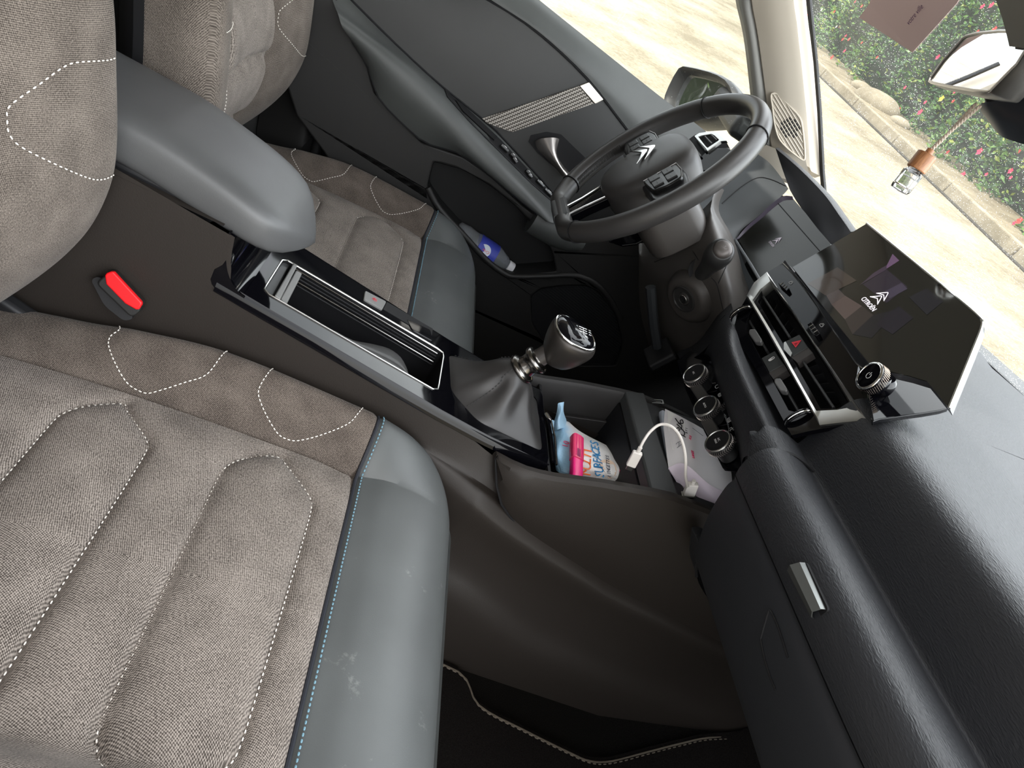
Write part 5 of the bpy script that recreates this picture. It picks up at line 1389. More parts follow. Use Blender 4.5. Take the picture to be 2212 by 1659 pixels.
# windscreen
def wsx(y, z): return .648 - (z - .735) * 1.19 + .135 * (1 - min(1.2, (y / .66) ** 2))
def onws(u, v, off=0.0):
    a_, b_ = .25, 6.0
    g_ = lambda t: (lambda p: p.x - wsx(p.y, p.z) - off)(P(u, v, d=t))
    for _ in range(50):
        m_ = (a_ + b_) / 2
        if (g_(m_) > 0) == (g_(b_) > 0): b_ = m_
        else: a_ = m_
    return P(u, v, d=b_)
zs_w = [.735 + (1.150 - .735) * k / 10 for k in range(11)]
rows = [[V((wsx(y, z), y, z)) for y in [-.66 + 1.32 * k / 16 for k in range(17)]] for z in zs_w]
M_wind = glass_pane('windscreen_glass', (.94, .96, .95), .05, 1.0, 0.0, 480, .55)
struct(obj('window_1', grid(rows), M_wind, None, sm=60))
# black edge gasket of the windscreen on the driver side, and lower edge
M_frit = plain('black_gasket', (.004, .004, .005), .5)
g1 = [onws(a, b, -.006) for a, b in [(1738, -60), (1745, 0), (1753, 69), (1760.5, 137), (1768, 240), (1775, 376)]]
rows = [[p, p + V((0, .0, 0)) + (P(1753, 69, y=p.y) - P(1743, 69, y=p.y)) * 1.0] for p in g1]
L1 = [onws(a, b, -.006) for a, b in [(1740, -60), (1741, 0), (1749, 69), (1757, 137), (1765, 240), (1771, 376), (1776, 440)]]
R1 = [onws(a, b, -.006) for a, b in [(1747, -60), (1749, 0), (1756, 69), (1763, 137), (1771, 240), (1778, 376), (1784, 440)]]
struct(obj('trim_1', thick([L1, R1], (.004, .002, .003)), M_frit, None))
L2 = [onws(a, b, -.01) for a, b in [(2095, 755), (2150, 806), (2230, 880)]]
struct(obj('trim_2', thick([L2, [p + V((.012, .0, .001)) for p in L2]], (0, 0, .004)), M_frit, None))
# A pillar: lines down its length, from the window seal to the windscreen
def ln_(pts, y): return [P(a, b, y=y) for a, b in pts]
a1 = ln_([(1590, -80), (1595, 0), (1606, 50), (1613, 86), (1620, 140), (1627, 206), (1633, 260), (1642, 330)], .700)
a2 = ln_([(1609, -80), (1610, 0), (1618, 50), (1624, 86), (1631, 137), (1640, 206), (1648, 260), (1660, 330)], .688)
a3 = ln_([(1622, -80), (1624, 0), (1633, 50), (1639, 86), (1646, 137), (1655, 206), (1661, 260), (1668, 330)], .690)
a3b = ln_([(1622, -80), (1624, 0), (1633, 50), (1639, 86), (1646, 137), (1655, 206), (1661, 260), (1668, 330)], .684)
a4 = ln_([(1660, -80), (1665, 0), (1672, 50), (1678, 86), (1684, 137), (1692, 206), (1698, 270), (1708, 350)], .662)
a5 = ln_([(1706, -80), (1710, 0), (1717, 50), (1721, 86), (1727, 137), (1734, 206), (1740, 270), (1746, 360)], .648)
a6 = ln_([(1712, -80), (1717, 0), (1724, 50), (1728, 86), (1734, 137), (1741, 206), (1747, 270), (1753, 370)], .652)
a7 = ln_([(1736, -80), (1741, 0), (1746, 50), (1751, 86), (1757, 137), (1762, 206), (1767, 270), (1772, 380)], .668)
struct(obj('trim_3', thick(bispline([a1, a2, a3], 3, 3), (0, .02, 0)), plain('grey_seal', (.20, .20, .19), .7), None, sm=50))
pil = struct(obj('wall_left_pillar', thick(bispline([a3b, a4, a5, a6, a7], 3, 3), (.01, .03, -.01)), M_trimcream, None, sm=50)); pil.name = 'trim_4'
low = bispline([ln_([(1624, 300), (1628, 330), (1640, 370)], .690), ln_([(1668, 318), (1672, 340), (1690, 385)], .672), ln_([(1740, 345), (1748, 372), (1770, 410)], .645)], 4, 4)
struct(obj('trim_5', thick(low, (.01, .03, -.01)), M_trimcream, None, sm=50))
# tweeter grille on the pillar
def c5b(a, b): return (1400 + a / 5.53, 130 + b / 5.53)
gp_o = P(1705, 275, y=.650); GP_ = Plane(gp_o, (-.35, -.92, .12))
sg = thing('pillar_speaker', 'cream ribbed tweeter grille set into the windscreen pillar', 'speaker grille')
gout = [(1480, 402), (1468, 450), (1485, 560), (1510, 760), (1560, 930), (1650, 1040), (1745, 1120), (1840, 1190), (1868, 1180), (1872, 1120), (1860, 950), (1832, 750), (1790, 660), (1700, 560), (1600, 455), (1540, 402)]
gpts = spline([GP_(*c5b(a, b), .004) for a, b in gout], 4, True)
obj('grille_plate', prism(gpts, -GP_.n * .008), plain('grille_cream', (.33, .295, .25), .7), sg, bev=.001)
obj('grille_rim', tube([p + GP_.n * .001 for p in gpts], .0018, 6, True), M_trimcream, sg)
def inside(pt_, poly):
    ins = False; n = len(poly)
    for i in range(n):
        (ax_i, ay_i), (bx_i, by_i) = poly[i], poly[(i + 1) % n]
        if (ay_i > pt_[1]) != (by_i > pt_[1]) and pt_[0] < (bx_i - ax_i) * (pt_[1] - ay_i) / (by_i - ay_i) + ax_i: ins = not ins
    return ins
ribs = []; slots = []
dx_, dy_ = .52, .854
for k in range(-9, 10):
    ox, oy = 1690 + k * 38 * .854, 800 - k * 38 * .52
    seg = []
    for t in range(-120, 121):
        q = (ox + dx_ * t * 5, oy + dy_ * t * 5)
        if inside(q, gout) and inside((q[0] + 14, q[1]), gout) and inside((q[0] - 14, q[1]), gout): seg.append(q)
    if len(seg) > 4:
        ribs.append(tube([GP_(*c5b(*seg[0]), .0052), GP_(*c5b(*seg[-1]), .0052)], .0010, 5))
    j = 0
    for off in (0,):
        ox2, oy2 = ox + 19 * .854, oy - 19 * .52; t = -200
        while t < 200:
            q0 = (ox2 + dx_ * t, oy2 + dy_ * t); q1 = (ox2 + dx_ * (t + 38), oy2 + dy_ * (t + 38))
            mx_, my_ = (q0[0] + q1[0]) / 2, (q0[1] + q1[1]) / 2
            if ((mx_ - 1690) / 118) ** 2 + ((my_ - 805) / 118) ** 2 < 1: slots.append(tube([GP_(*c5b(*q0), .0046), GP_(*c5b(*q1), .0046)], .0013, 5))
            t += 50
obj('grille_rib', join(*ribs), M_trimcream, sg); obj('speaker_slot', join(*slots), M_black, sg)
# ------------------------------------------------------------------ driver door
door = thing('car_door', 'closed dark driver door with padded armrest, pocket and window switches', 'car door')
M_door = plain('door_plastic', (.019, .0185, .018), .45, grain=900, gdist=.0002, gstr=.5)
M_doortop = leather('door_top', (.060, .064, .062), .5, 700, .0001, .4)
M_ins = leather('door_insert', (.019, .0195, .019), .5, 700, .0001, .4)
def dl(pts, y): return [(a, b, 'y', y) for a, b in pts]
s_out = dl([(1020, -120), (1165, 0), (1300, 108), (1436, 216), (1520, 280), (1600, 345)], .715)
s_rol = dl([(1000, -110), (1140, 0), (1275, 112), (1415, 232), (1500, 300), (1580, 365)], .700)
s_mid = dl([(965, -90), (1098, 10), (1195, 82), (1325, 200), (1425, 300), (1520, 390)], .683)
s_seam = dl([(940, -80), (1061, 0), (1164, 69), (1270, 168), (1356, 278), (1440, 380)], .681)
obj('window_sill_cap', thick(bispline([s_out, s_rol, s_mid, s_seam], 4, 4), (0, .02, -.005)), M_doortop, door, sm=50)
i_top = dl([(930, -60), (1059, 2), (1162, 71), (1268, 170), (1354, 280), (1436, 384)], .684)
i_bot = dl([(700, -60), (813, 54), (892, 130), (954, 186), (1044, 258), (1088, 299), (1191, 412), (1240, 470)], .668)
def lnpts(l, n):
    return resample(spline([pt(e) for e in l], 4), sum(((pt(l[i]) - pt(l[i - 1])).length for i in range(1, len(l)))) / n)[:n + 1]
it, ib = lnpts(i_top, 16), lnpts(i_bot, 16)
ins_rows = [[a.lerp(b, t) + V((0, -.004 * math.sin(PI * t), 0)) for a, b in zip(it, ib)] for t in [k / 6 for k in range(7)]]
obj('door_insert', thick(ins_rows, (0, .015, 0)), M_ins, door, sm=50)
obj('insert_seam', tube([p + V((0, -.001, 0)) for p in it], .0022, 6), M_black, door)
obj('insert_seam', tube([p + V((0, -.001, 0)) for p in ib], .0022, 6), M_black, door)
ar_a = dl([(700, -62), (813, 56), (892, 132), (954, 188), (1044, 260), (1088, 301), (1191, 414), (1240, 472)], .668)
ar_b = dl([(720, 5), (813, 80), (885, 135), (945, 188), (1020, 260), (1066, 312), (1165, 418), (1225, 480)], .640)
ar_c = dl([(730, 30), (813, 95), (879, 150), (934, 204), (995, 265), (1044, 322), (1145, 423), (1200, 482)], .612)
ar_d = dl([(740, 60), (800, 120), (850, 180), (905, 235), (965, 285), (1010, 330), (1110, 420), (1180, 478)], .608)
ar_e = dl([(760, 90), (797, 150), (820, 215), (906, 300), (941, 316), (1002, 337), (1100, 415), (1181, 481)], .632)
AR = [lnpts(l, 20) for l in (ar_a, ar_b, ar_c, ar_d, ar_e)]
arb = bispline(AR, 1, 4); t_ar = BVHTree.FromPolygons(*grid(arb)); t_in = BVHTree.FromPolygons(*grid(ins_rows))
obj('door_armrest', grid(arb), M_doortop, door, sm=60)
obj('armrest_seam', tube([p + V((0, -.001, 0)) for p in AR[4]], .0018, 6), M_black, door)
# front end of the armrest behind the wheel
obj('armrest_nose', capped([[V((x, .640 + .03 * w * math.cos(a), .455 + .035 * w * math.sin(a))) for a in [2 * PI * k / 16 for k in range(16)]] for x, w in ((.06, 1.0), (.12, 1.0), (.16, .8), (.185, .4))]), M_doortop, door, sm=60)
# switch panel in the armrest top
def edge2(l, n=4):
    return [(lerp(l[i][0], l[(i + 1) % len(l)][0], k / n), lerp(l[i][1], l[(i + 1) % len(l)][1], k / n)) for i in range(len(l)) for k in range(n)]
def swp(l, y=.650, off=0): return [P(a, b, y=y) + V((0, -off, off)) for a, b in l]
def cB(a, b): return (700 + a / 2.91, b / 2.91)
slot_o = drape_ring(t_ar, edge2([cB(752, 552), cB(800, 608), cB(1110, 882), cB(1300, 1088), cB(1438, 1232), cB(1425, 1265), cB(1300, 1155), cB(1100, 955), cB(900, 755), cB(770, 610)]), .002)
obj('switch_panel', prism(slot_o, (0, .006, -.006)), M_plastic2, door, bev=.001)
slot_i = drape_ring(t_ar, edge2([cB(818, 628), cB(860, 656), cB(1085, 862), cB(1065, 885), cB(870, 705)]), .0028)
obj('grip_recess', prism(slot_i, (0, .004, -.004)), M_black, door)
for c1, c2_ in (((1105, 915), (1150, 960)), ((1165, 970), (1195, 1000)), ((1180, 995), (1205, 1030)), ((1262, 1075), (1290, 1105)), ((1275, 1098), (1300, 1122)), ((1330, 1135), (1375, 1180)), ((1378, 1190), (1430, 1240))):
    q_ = drape_ring(t_ar, [cB(*c1), cB(*c2_)], .003, .65); a, b = q_; m_ = (a + b) / 2; L = (b - a).length
    o = obj('window_switch', box(m_, (L, .012, .006), (b - a), V((0, 1, -.6))), plain('switch_gloss', (.05, .05, .05), .2), door, bev=.0015)
    obj('switch_mark', box(m_ + V((0, -.003, .0045)), (L * .35, .003, .001), (b - a), V((0, 1, -.6))), M_print, o, sm=0)
# woven strip with metal end
M_weave = None
def weave():
    m, nt, b = new_mat('woven_strip'); mp = coords(nt); mp.inputs['Rotation'].default_value = (0, .9, 0)
    sep = nt.nodes.new('ShaderNodeSeparateXYZ'); nt.links.new(mp.outputs[0], sep.inputs[0])
    k = 2 * PI / .0052
    a = math_(nt, 'SINE', math_(nt, 'MULTIPLY', sep.outputs[0], v=k)); c = math_(nt, 'SINE', math_(nt, 'ADD', math_(nt, 'MULTIPLY', sep.outputs[2], v=k * .8), a))
    r = ramp(nt, math_(nt, 'ADD', math_(nt, 'MULTIPLY', c, v=.5), v=.5), [(.3, (.07, .06, .05)), (.75, (.42, .39, .35))])
    nt.links.new(r.outputs[0], b.inputs['Base Color']); b.inputs['Roughness'].default_value = .7; bump(nt, b, c, .0008, .6); return m
M_weave = weave()
strip = drape_ring(t_in, edge2([cB(995, 742), cB(1290, 645), cB(1600, 540), cB(1690, 650), cB(1400, 750), cB(1110, 852)]), .0055)
obj('fabric_strip', prism(strip, (0, .004, 0)), M_weave, door, sm=20)
mt = drape_ring(t_in, [cB(1602, 538), cB(1660, 515), cB(1752, 625), cB(1700, 652)], .006, .680)
obj('strip_end', prism(rounded(mt, .002), (0, .008, 0)), plain('strip_metal', (.75, .70, .62), .3, .9), door, bev=.0015)
# inner handle in its recess
rec = drape_ring(t_in, edge2([cB(1285, 890), cB(1300, 850), cB(1400, 828), cB(1490, 845), cB(1640, 990), cB(1640, 1100), cB(1540, 1130), cB(1340, 960)], 2), .0015)
obj('handle_recess', prism(rec, (0, .004, 0)), M_black, door)
hb = bispline([dl([cB(1325, 890), cB(1345, 945), cB(1440, 1040), cB(1500, 1110)], .668), dl([cB(1365, 872), cB(1400, 940), cB(1470, 1040), cB(1515, 1105)], .652), dl([cB(1440, 865), cB(1455, 960), cB(1490, 1040), cB(1535, 1095)], .654), dl([cB(1478, 875), cB(1462, 965), cB(1495, 1030), cB(1540, 1085)], .668)], 5, 5)
o = obj('door_handle', thick(hb, (0, .004, 0)), plain('handle_satin', (.42, .39, .37), .32, .9), door, sm=50); o['label'] = 'satin metal inner door handle'
# lower panel with pocket and speaker recess
lowp = [(700, -60), (797, 151), (813, 206), (906, 304), (941, 318), (1002, 339), (1061, 380), (1130, 445), (1181, 483), (1240, 485), (1400, 480), (1560, 560), (1560, 900), (1300, 1000), (1000, 800), (860, 600), (700, 330), (640, 250), (560, 0)]
pocket = [(937, 349), (1000, 367), (1060, 402), (1110, 442), (1154, 489), (1180, 522), (1193, 545), (1201, 586), (1150, 590), (1110, 593), (1085, 585), (1050, 558), (1010, 515), (950, 450), (925, 412), (924, 400)]
spk = [(1150, 700), (1147, 640), (1167, 624), (1215, 618), (1265, 617), (1291, 629), (1330, 680), (1345, 740), (1330, 790), (1250, 790), (1170, 730)]
YL = .645
op = [P(a, b, y=YL) for a, b in lowp]; pk = rounded([P(a, b, y=YL) for a, b in pocket], .006, 3); sk = rounded([P(a, b, y=YL) for a, b in spk], .008, 3)
obj('door_lower_panel', holed(op, [pk, sk], (0, .008, 0)), M_door, door, sm=30, bev=.004)
npk = len(pk); cyc = lambda A_, B_: (A_ + B_, [(i, (i + 1) % len(A_), len(A_) + (i + 1) % len(A_), len(A_) + i) for i in range(len(A_))] + [tuple(range(len(A_), 2 * len(A_)))])
obj('door_pocket', cyc(pk, [p + V((0, .055, 0)) for p in pk]), plain('pocket_black', (.012, .012, .012), .7), door)
lip = [P(a, b, y=YL - .004) for a, b in [(924, 405), (950, 452), (1010, 517), (1050, 561), (1085, 588), (1112, 597), (1180, 596), (1230, 594), (1262, 600), (1290, 616), (1317, 645), (1340, 690)]]
obj('pocket_lip', tube(spline(lip, 4), .0065, 10), M_door, door, sm=60)
obj('speaker_recess', cyc(sk, [p + V((0, .012, 0)) for p in sk]), plain('speaker_black', (.010, .010, .011), .6), door)
sr = []
for k in range(30):
    a = P(1150 + 7 * k, 640 - 0 * k, y=YL + .008); 
    p0, p1 = (1128 + 8 * k, 600), (1128 + 8 * k + 130, 600 + 105)
    seg = [(lerp(p0[0], p1[0], t / 30), lerp(p0[1], p1[1], t / 30)) for t in range(-20, 60)]
    seg = [q for q in seg if inside(q, spk)]
    if len(seg) > 3: sr.append(tube([P(*seg[0], y=YL + .008), P(*seg[-1], y=YL + .008)], .0012, 4))
obj('speaker_rib', join(*sr), plain('rib_dark', (.02, .021, .022), .5), door)
obj('door_core', prism([V((-.46, .735, .10)), V((.62, .735, .10)), V((.62, .735, .72)), V((.40, .735, .74)), V((-.46, .735, .77))], (0, .04, 0)), M_body, door, bev=.006)
# rear edge of the door, black seal and B pillar
struct(obj('trim_6', tube(spline([P(a, b, y=.690) for a, b in [(800, -60), (786, 0), (768, 60), (738, 145), (706, 250), (690, 300), (675, 350)]], 4), .0105, 10), M_rubber, None, sm=60))
bp1 = bispline([dl([(700, -60), (665, 0), (640, 150), (560, 250), (560, 400)], .72), dl([(760, -60), (730, 0), (700, 140), (655, 230), (640, 330)], .690), dl([(785, -60), (768, 0), (742, 100), (690, 240), (668, 300)], .700)], 5, 4)
struct(obj('wall_left', thick(bp1, (0, .03, 0)), M_door, None, sm=50))
struct(obj('trim_7', grid([[P(a, b, y=.655) for a, b in [(700, -30), (735, 5), (760, 28), (776, 40)]], [P(a, b, y=.67) for a, b in [(690, -10), (725, 20), (750, 42), (768, 56)]]]), M_doortop, None))
# sill and rear quarter
struct(obj('wall_left_sill', box((-.2, .70, .10), (2.6, .08, .20)), M_body, None)).name = 'trim_8'
struct(obj('wall_rear', box((-1.75, 0, .55), (.06, 1.46, 1.2)), M_body, None))
struct(obj('wall_left_rear', box((-1.10, .76, .40), (1.3, .06, .84)), M_body, None)).name = 'wall_left_rear'
struct(obj('wall_right', box((-1.30, -.76, .55), (.9, .06, 1.1)), M_body, None))
struct(obj('trim_9', box((-.15, -.72, .06), (1.4, .06, .14)), M_body, None))
struct(obj('trim_10', box((.72, -.76, .38), (.40, .08, .72)), M_body, None))
ap = [V((wsx(.66, z) - .01, -.67, z)) for z in (.735, .85, .95, 1.05, 1.14)]
struct(obj('trim_11', tube(ap, .028, 12), M_trimcream, None, sm=60))
rs = thing('rear_seat', 'dark rear bench seat in the gap between the front seats', 'car seat')
def pad(x0, x1, y0, y1, z0, z1, name, m):
    return obj(name, box(((x0 + x1) / 2, (y0 + y1) / 2, (z0 + z1) / 2), (x1 - x0, y1 - y0, z1 - z0)), m, rs, bev=.05)
M_rear = fabric('rear_cloth', (.03, .027, .024), (.09, .08, .07), (.16, .15, .13))
pad(-1.55, -1.05, -.66, .66, .12, .38, 'cushion', M_rear); pad(-1.70, -1.50, -.66, .66, .36, .95, 'backrest', M_rear)
# footwell: firewall, pedals
struct(obj('wall_front', prism([V((.93, -.74, .02)), V((.93, .74, .02)), V((.93, .74, .60)), V((.93, -.74, .60))], (.03, 0, 0)), M_black, None))
pd = thing('clutch_pedal', 'dark pedal arm hanging in the driver footwell', 'pedal')
a, b = P(1395, 650, y=.20), P(1425, 780, y=.22)
obj('pedal_arm', tube([P(1405, 620, y=.30), P(1412, 700, y=.30), P(1420, 750, y=.30)], .009, 8), plain('pedal_grey', (.02, .022, .024), .5), pd)
obj('pedal_pad', box(P(1425, 765, y=.30), (.015, .06, .05), (1, 0, -.5)), M_rubber, pd, bev=.004)
for (a, b) in (((1398, 700), (1415, 700)),): pass
# left window pane
struct(obj('window_2', grid([[P(1020, -120, y=.722), P(1436, 216, y=.722), P(1620, 345, y=.722)], [P(1300, -400, y=.66), P(1590, -100, y=.69), P(1640, 300, y=.705)]]), glass_pane('door_glass', (.93, .96, .94), .06, .4, 0, 500, .9), None))

# roof rail above the driver window and upper pillars
rail = [[V((x, .60, 1.13)), V((x, .635, 1.095)), V((x, .655, 1.045)), V((x, .67, 1.00 + .0 * x)), V((x, .70, 1.00))] for x in (-1.8, -1.0, -.5, -.1, .10, .20)]
for r_, dz in zip(rail, (0, 0, 0, 0, 0, 0)): pass
struct(obj('trim_13', thick(bispline(rail, 3, 3), (0, .03, .02)), M_trimcream, None, sm=60))
struct(obj('trim_14', thick([[V((-.40, .69, .76)), V((-.52, .70, .76))], [V((-.42, .66, .95)), V((-.53, .67, .95))], [V((-.45, .63, 1.10)), V((-.56, .64, 1.10))]], (0, .04, 0)), M_trimcream, None, sm=60))
# ------------------------------------------------------------------ mirrors and hanging things
wm = thing('wing_mirror', 'black speckled door mirror outside the driver window, reflecting foliage', 'mirror')
WMP = Plane(P(1520, 200, y=.96), (-.93, -.30, .03))
def wmx(l, off=0): return [WMP(*c5b(a, b), off) for a, b in l]
ho = wmx([(440, 72), (385, 98), (320, 200), (255, 330), (205, 450), (190, 530), (205, 600), (300, 700), (500, 760), (760, 740), (1000, 620), (1120, 480), (1060, 330), (1000, 252), (900, 190), (780, 145), (600, 100)])
cen = sum(ho, V((0, 0, 0))) / len(ho); rows = []
for s, d in [(.90, .012), (.985, .004), (1, -.006), (.97, -.03), (.88, -.06), (.70, -.085), (.4, -.10), (.1, -.104)]:
    rows.append([cen + (p - cen) * s + WMP.n * d for p in ho])
M_wm = dusty('dirty_black_housing', (.008, .009, .010), .5, .5, 260, .82)
obj('mirror_housing', grid(rows, cu=True), M_wm, wm, sm=60)
rows = [[cen + (p - cen) * s + WMP.n * d for p in ho] for s, d in [(.90, .012), (.80, .006), (.76, -.010), (.72, -.014)]]
obj('mirror_bezel', grid(rows, cu=True), M_wm, wm, sm=50)
obj('mirror_glass', prism([cen + (p - cen) * .77 - WMP.n * .012 for p in ho], -WMP.n * .002), plain('mirror_surface', (.85, .87, .86), .01, 1.0), wm, sm=0)
obj('mirror_mount', box(P(1590, 250, y=.82), (.07, .22, .05), (1, 0, 0), (0, 1, .1)), M_wm, wm, bev=.015)
# interior mirror
rv = thing('rear_view_mirror', 'interior rear-view mirror in a dark housing at the top of the windscreen', 'mirror')
RP = Plane(P(2110, 150, x=.262), (-.92, .30, -.14))
def cM(a, b): return (1900 + a / 7.09, b / 7.09)
mo_ = [RP(*cM(a, b)) for a, b in [(790, 1275), (810, 1225), (1000, 960), (1320, 600), (1380, 560), (1550, 515), (1900, 480), (2350, 490), (2420, 560), (2380, 720), (2200, 1010), (1780, 1430), (1740, 1445), (1500, 1430), (1150, 1370), (830, 1300)]]
mc = sum(mo_, V((0, 0, 0))) / len(mo_)
M_mh = plain('mirror_housing_grey', (.045, .043, .040), .4, grain=900)
rows = [[mc + (p - mc) * s + RP.n * d for p in mo_] for s, d in [(.95, .004), (.985, .004), (1, .0005), (1.0, -.006), (.98, -.016), (.90, -.028), (.6, -.034), (.2, -.036)]]
obj('mirror_shell', grid(rows, cu=True), M_mh, rv, sm=60)
obj('mirror_rim', tube([mc + (p - mc) * .965 + RP.n * .0045 for p in mo_], .0016, 6, True), plain('rim_light', (.5, .48, .45), .3, .6), rv)
obj('mirror_glass', prism([mc + (p - mc) * .945 + RP.n * .0035 for p in mo_], -RP.n * .001), plain('mirror_surface2', (.93, .94, .94), .01, 1.0), rv, sm=0)
# stalk and sensor cover behind the mirror
cv = bispline([[(2120, 222, 'x', .275), (2150, 218, 'x', .275), (2200, 205, 'x', .275), (2260, 190, 'x', .275)],
               [(2118, 238, 'x', .30), (2145, 250, 'x', .29), (2200, 255, 'x', .29), (2270, 250, 'x', .29)],
               [(2135, 262, 'x', .33), (2160, 292, 'x', .32), (2200, 308, 'x', .32), (2280, 330, 'x', .32)]], 4, 4)
obj('sensor_cover', thick(cv, (.10, 0, .05)), plain('cover_navy', (.018, .022, .030), .45), rv, sm=50)
obj('mirror_stem', tube([RP(2150, 190, -.03), P(2160, 235, x=.31), P(2200, 200, x=.36)], .012, 10), M_mh, rv)
top_ = bispline([[(2135, -40, 'x', .20), (2160, 25, 'x', .21), (2172, 66, 'x', .22), (2180, 100, 'x', .23)], [(2200, -60, 'x', .17), (2230, 20, 'x', .18), (2250, 66, 'x', .19), (2260, 110, 'x', .2)]], 4, 4)
struct(obj('trim_12', thick(top_, (.03, 0, .05)), plain('header_grey', (.16, .16, .155), .7), None, sm=50))
# air freshener hanging from the mirror
af = thing('air_freshener', 'small glass scent bottle with wooden cap hanging on twisted cords from the mirror', 'air freshener')
def c3(a, b): return (1452 + a / 2.91, b / 2.91)
fx = .272
top = P(2113, 226, x=fx); capT = P(*c3(1635, 955), x=fx); capB = P(*c3(1535, 1090), x=fx); bot = P(*c3(1420, 1215), x=fx)
axd = (capT - bot).normalized()
capc0 = P(*c3(1530, 1065), x=fx); capc1 = P(*c3(1605, 970), x=fx)
M_wood = None
def wood():
    m, nt, b = new_mat('beech_wood'); mp = coords(nt, (1, 1, .12)); n = noise(nt, mp, 700, 4, .6)
    r = ramp(nt, n.outputs['Fac'], [(.3, (.24, .095, .035)), (.7, (.46, .21, .09))]); nt.links.new(r.outputs[0], b.inputs['Base Color']); b.inputs['Roughness'].default_value = .4; return m
M_wood = wood()
up_ = (capc1 - capc0).normalized(); Lc = (capc1 - capc0).length
Rc = .0115
obj('wooden_cap', lathe([(Rc * .9, -.0005), (Rc, .001), (Rc, Lc - .001), (Rc * .95, Lc), (0, Lc)], capc0, up_, 40), M_wood, af, sm=40, bev=.0005)
knob_ = obj('cap_knob', tube([capc1, capc1 + up_ * .006], .0045, 12), M_wood, af)
Lb = (capc0 - P(*c3(1425, 1195), x=fx)).length
glass = plain('clear_glass', (1, 1, 1), .02, trans=1.0, ior=1.5)
rg = Rc * .93
def sq(r, n=40): return [(r * math.copysign(abs(math.cos(a)) ** .7, math.cos(a)), r * math.copysign(abs(math.sin(a)) ** .7, math.sin(a))) for a in [2 * PI * k / n for k in range(n)]]
_, bu, bw = basis(up_, V((0, 1, 0)))
rows = [[capc0 - up_ * h + bu * a + bw * b for a, b in sq(r)] for r, h in [(rg * .7, -.001), (rg * .75, .002), (rg, .005), (rg, Lb - .003), (rg * .93, Lb), (rg * .3, Lb)]]
obj('glass_bottle', capped(rows), glass, af, sm=40)
rows = [[capc0 - up_ * h + bu * a + bw * b for a, b in sq(r)] for r, h in [(rg * .5, .010), (rg * .84, .0105), (rg * .84, Lb - .006), (rg * .4, Lb - .005)]]
obj('scented_liquid', capped(rows), plain('liquid', (.98, .97, .93), .02, trans=1.0, ior=1.33), af, sm=40)
for s in (-1, 1):
    p0 = capc1 + up_ * .005; p1 = P(2106 if s < 0 else 2122, 222 if s < 0 else 229, x=fx); n_s = 60
    d = (p1 - p0).normalized(); _, e1, e2 = basis(d, V((0, 1, 0)))
    strands = []
    for q in (0, PI):
        strands.append(tube([p0.lerp(p1, k / n_s) + (e1 * math.cos(k * .9 + q) + e2 * math.sin(k * .9 + q)) * .0011 + V((0, s * .0028, 0)) * math.sin(PI * min(1, k / 20) / 2) for k in range(n_s + 1)], .0012, 6))
    obj('cord', join(*strands), plain('cord_beige', (.62, .53, .45), .9), af)
# pale pink paper on the windscreen
pk_ = [onws(*c3(a, b), -.004) for a, b in [(1175, 110), (1510, 330), (1790, 20), (1900, -160), (1300, -160), (1240, 20)]]
sk_ = obj('parking_ticket', prism(pk_, (.0006, 0, .0003)), plain('pink_paper', (.66, .50, .49), .8), None, sm=0)
tag(sk_, 'dull pink paper slip stuck behind the windscreen, upside-down lettering on it', 'paper slip')
tc0 = onws(*c3(1600, 12), -.0052); tc1 = onws(*c3(1485, 155), -.0052); tX = (tc0 - tc1).normalized()
nn = (pk_[1] - pk_[0]).cross(pk_[2] - pk_[0]).normalized()
if nn.dot(CAM - pk_[0]) < 0: nn = -nn
text('slip_text', 'votre ville', (tc0 - tc1).length * .20, (tc0 + tc1) / 2 + nn * .004, tX, nn.cross(tX), plain('ink_violet', (.12, .05, .12), .8), sk_, .00005)
# ------------------------------------------------------------------ things in the tray
def tray(l, z): return [(1150 + a / 4.424, 780 + b / 4.424, 'z', z) for a, b in l]
def cT(a, b): return (1150 + a / 4.424, 780 + b / 4.424)
# wipes packet: lens of film with folded ends
wp0 = thing('wipes_packet', 'pale blue and white packet of cleaning wipes lying in the tray', 'wipes packet')
def wz(a): return lerp(.372, .352, (a - 200) / 700)
up_e = [(190, 640), (215, 600), (300, 520), (350, 580), (440, 660), (560, 730), (700, 800), (830, 880), (900, 950), (960, 1030)]
dn_e = [(235, 1010), (245, 1030), (300, 1060), (400, 1085), (520, 1100), (640, 1125), (760, 1150), (860, 1180), (900, 1190), (940, 1200)]
rows = []
for t in [k / 6 for k in range(7)]:
    r = []
    for j in range(len(up_e)):
        a = lerp(up_e[j][0], dn_e[j][0], t); b = lerp(up_e[j][1], dn_e[j][1], t)
        bul = .014 * math.sin(PI * t) ** .7 * math.sin(PI * min(1, (j + .4) / 9.4)) ** .6
        r.append(P(*cT(a, b), z=lerp(.352, .392, j / 9) + bul + .002 * math.sin(j * 2.3 + t * 9)))
    rows.append(r)
wr2 = bispline(rows, 4, 4)
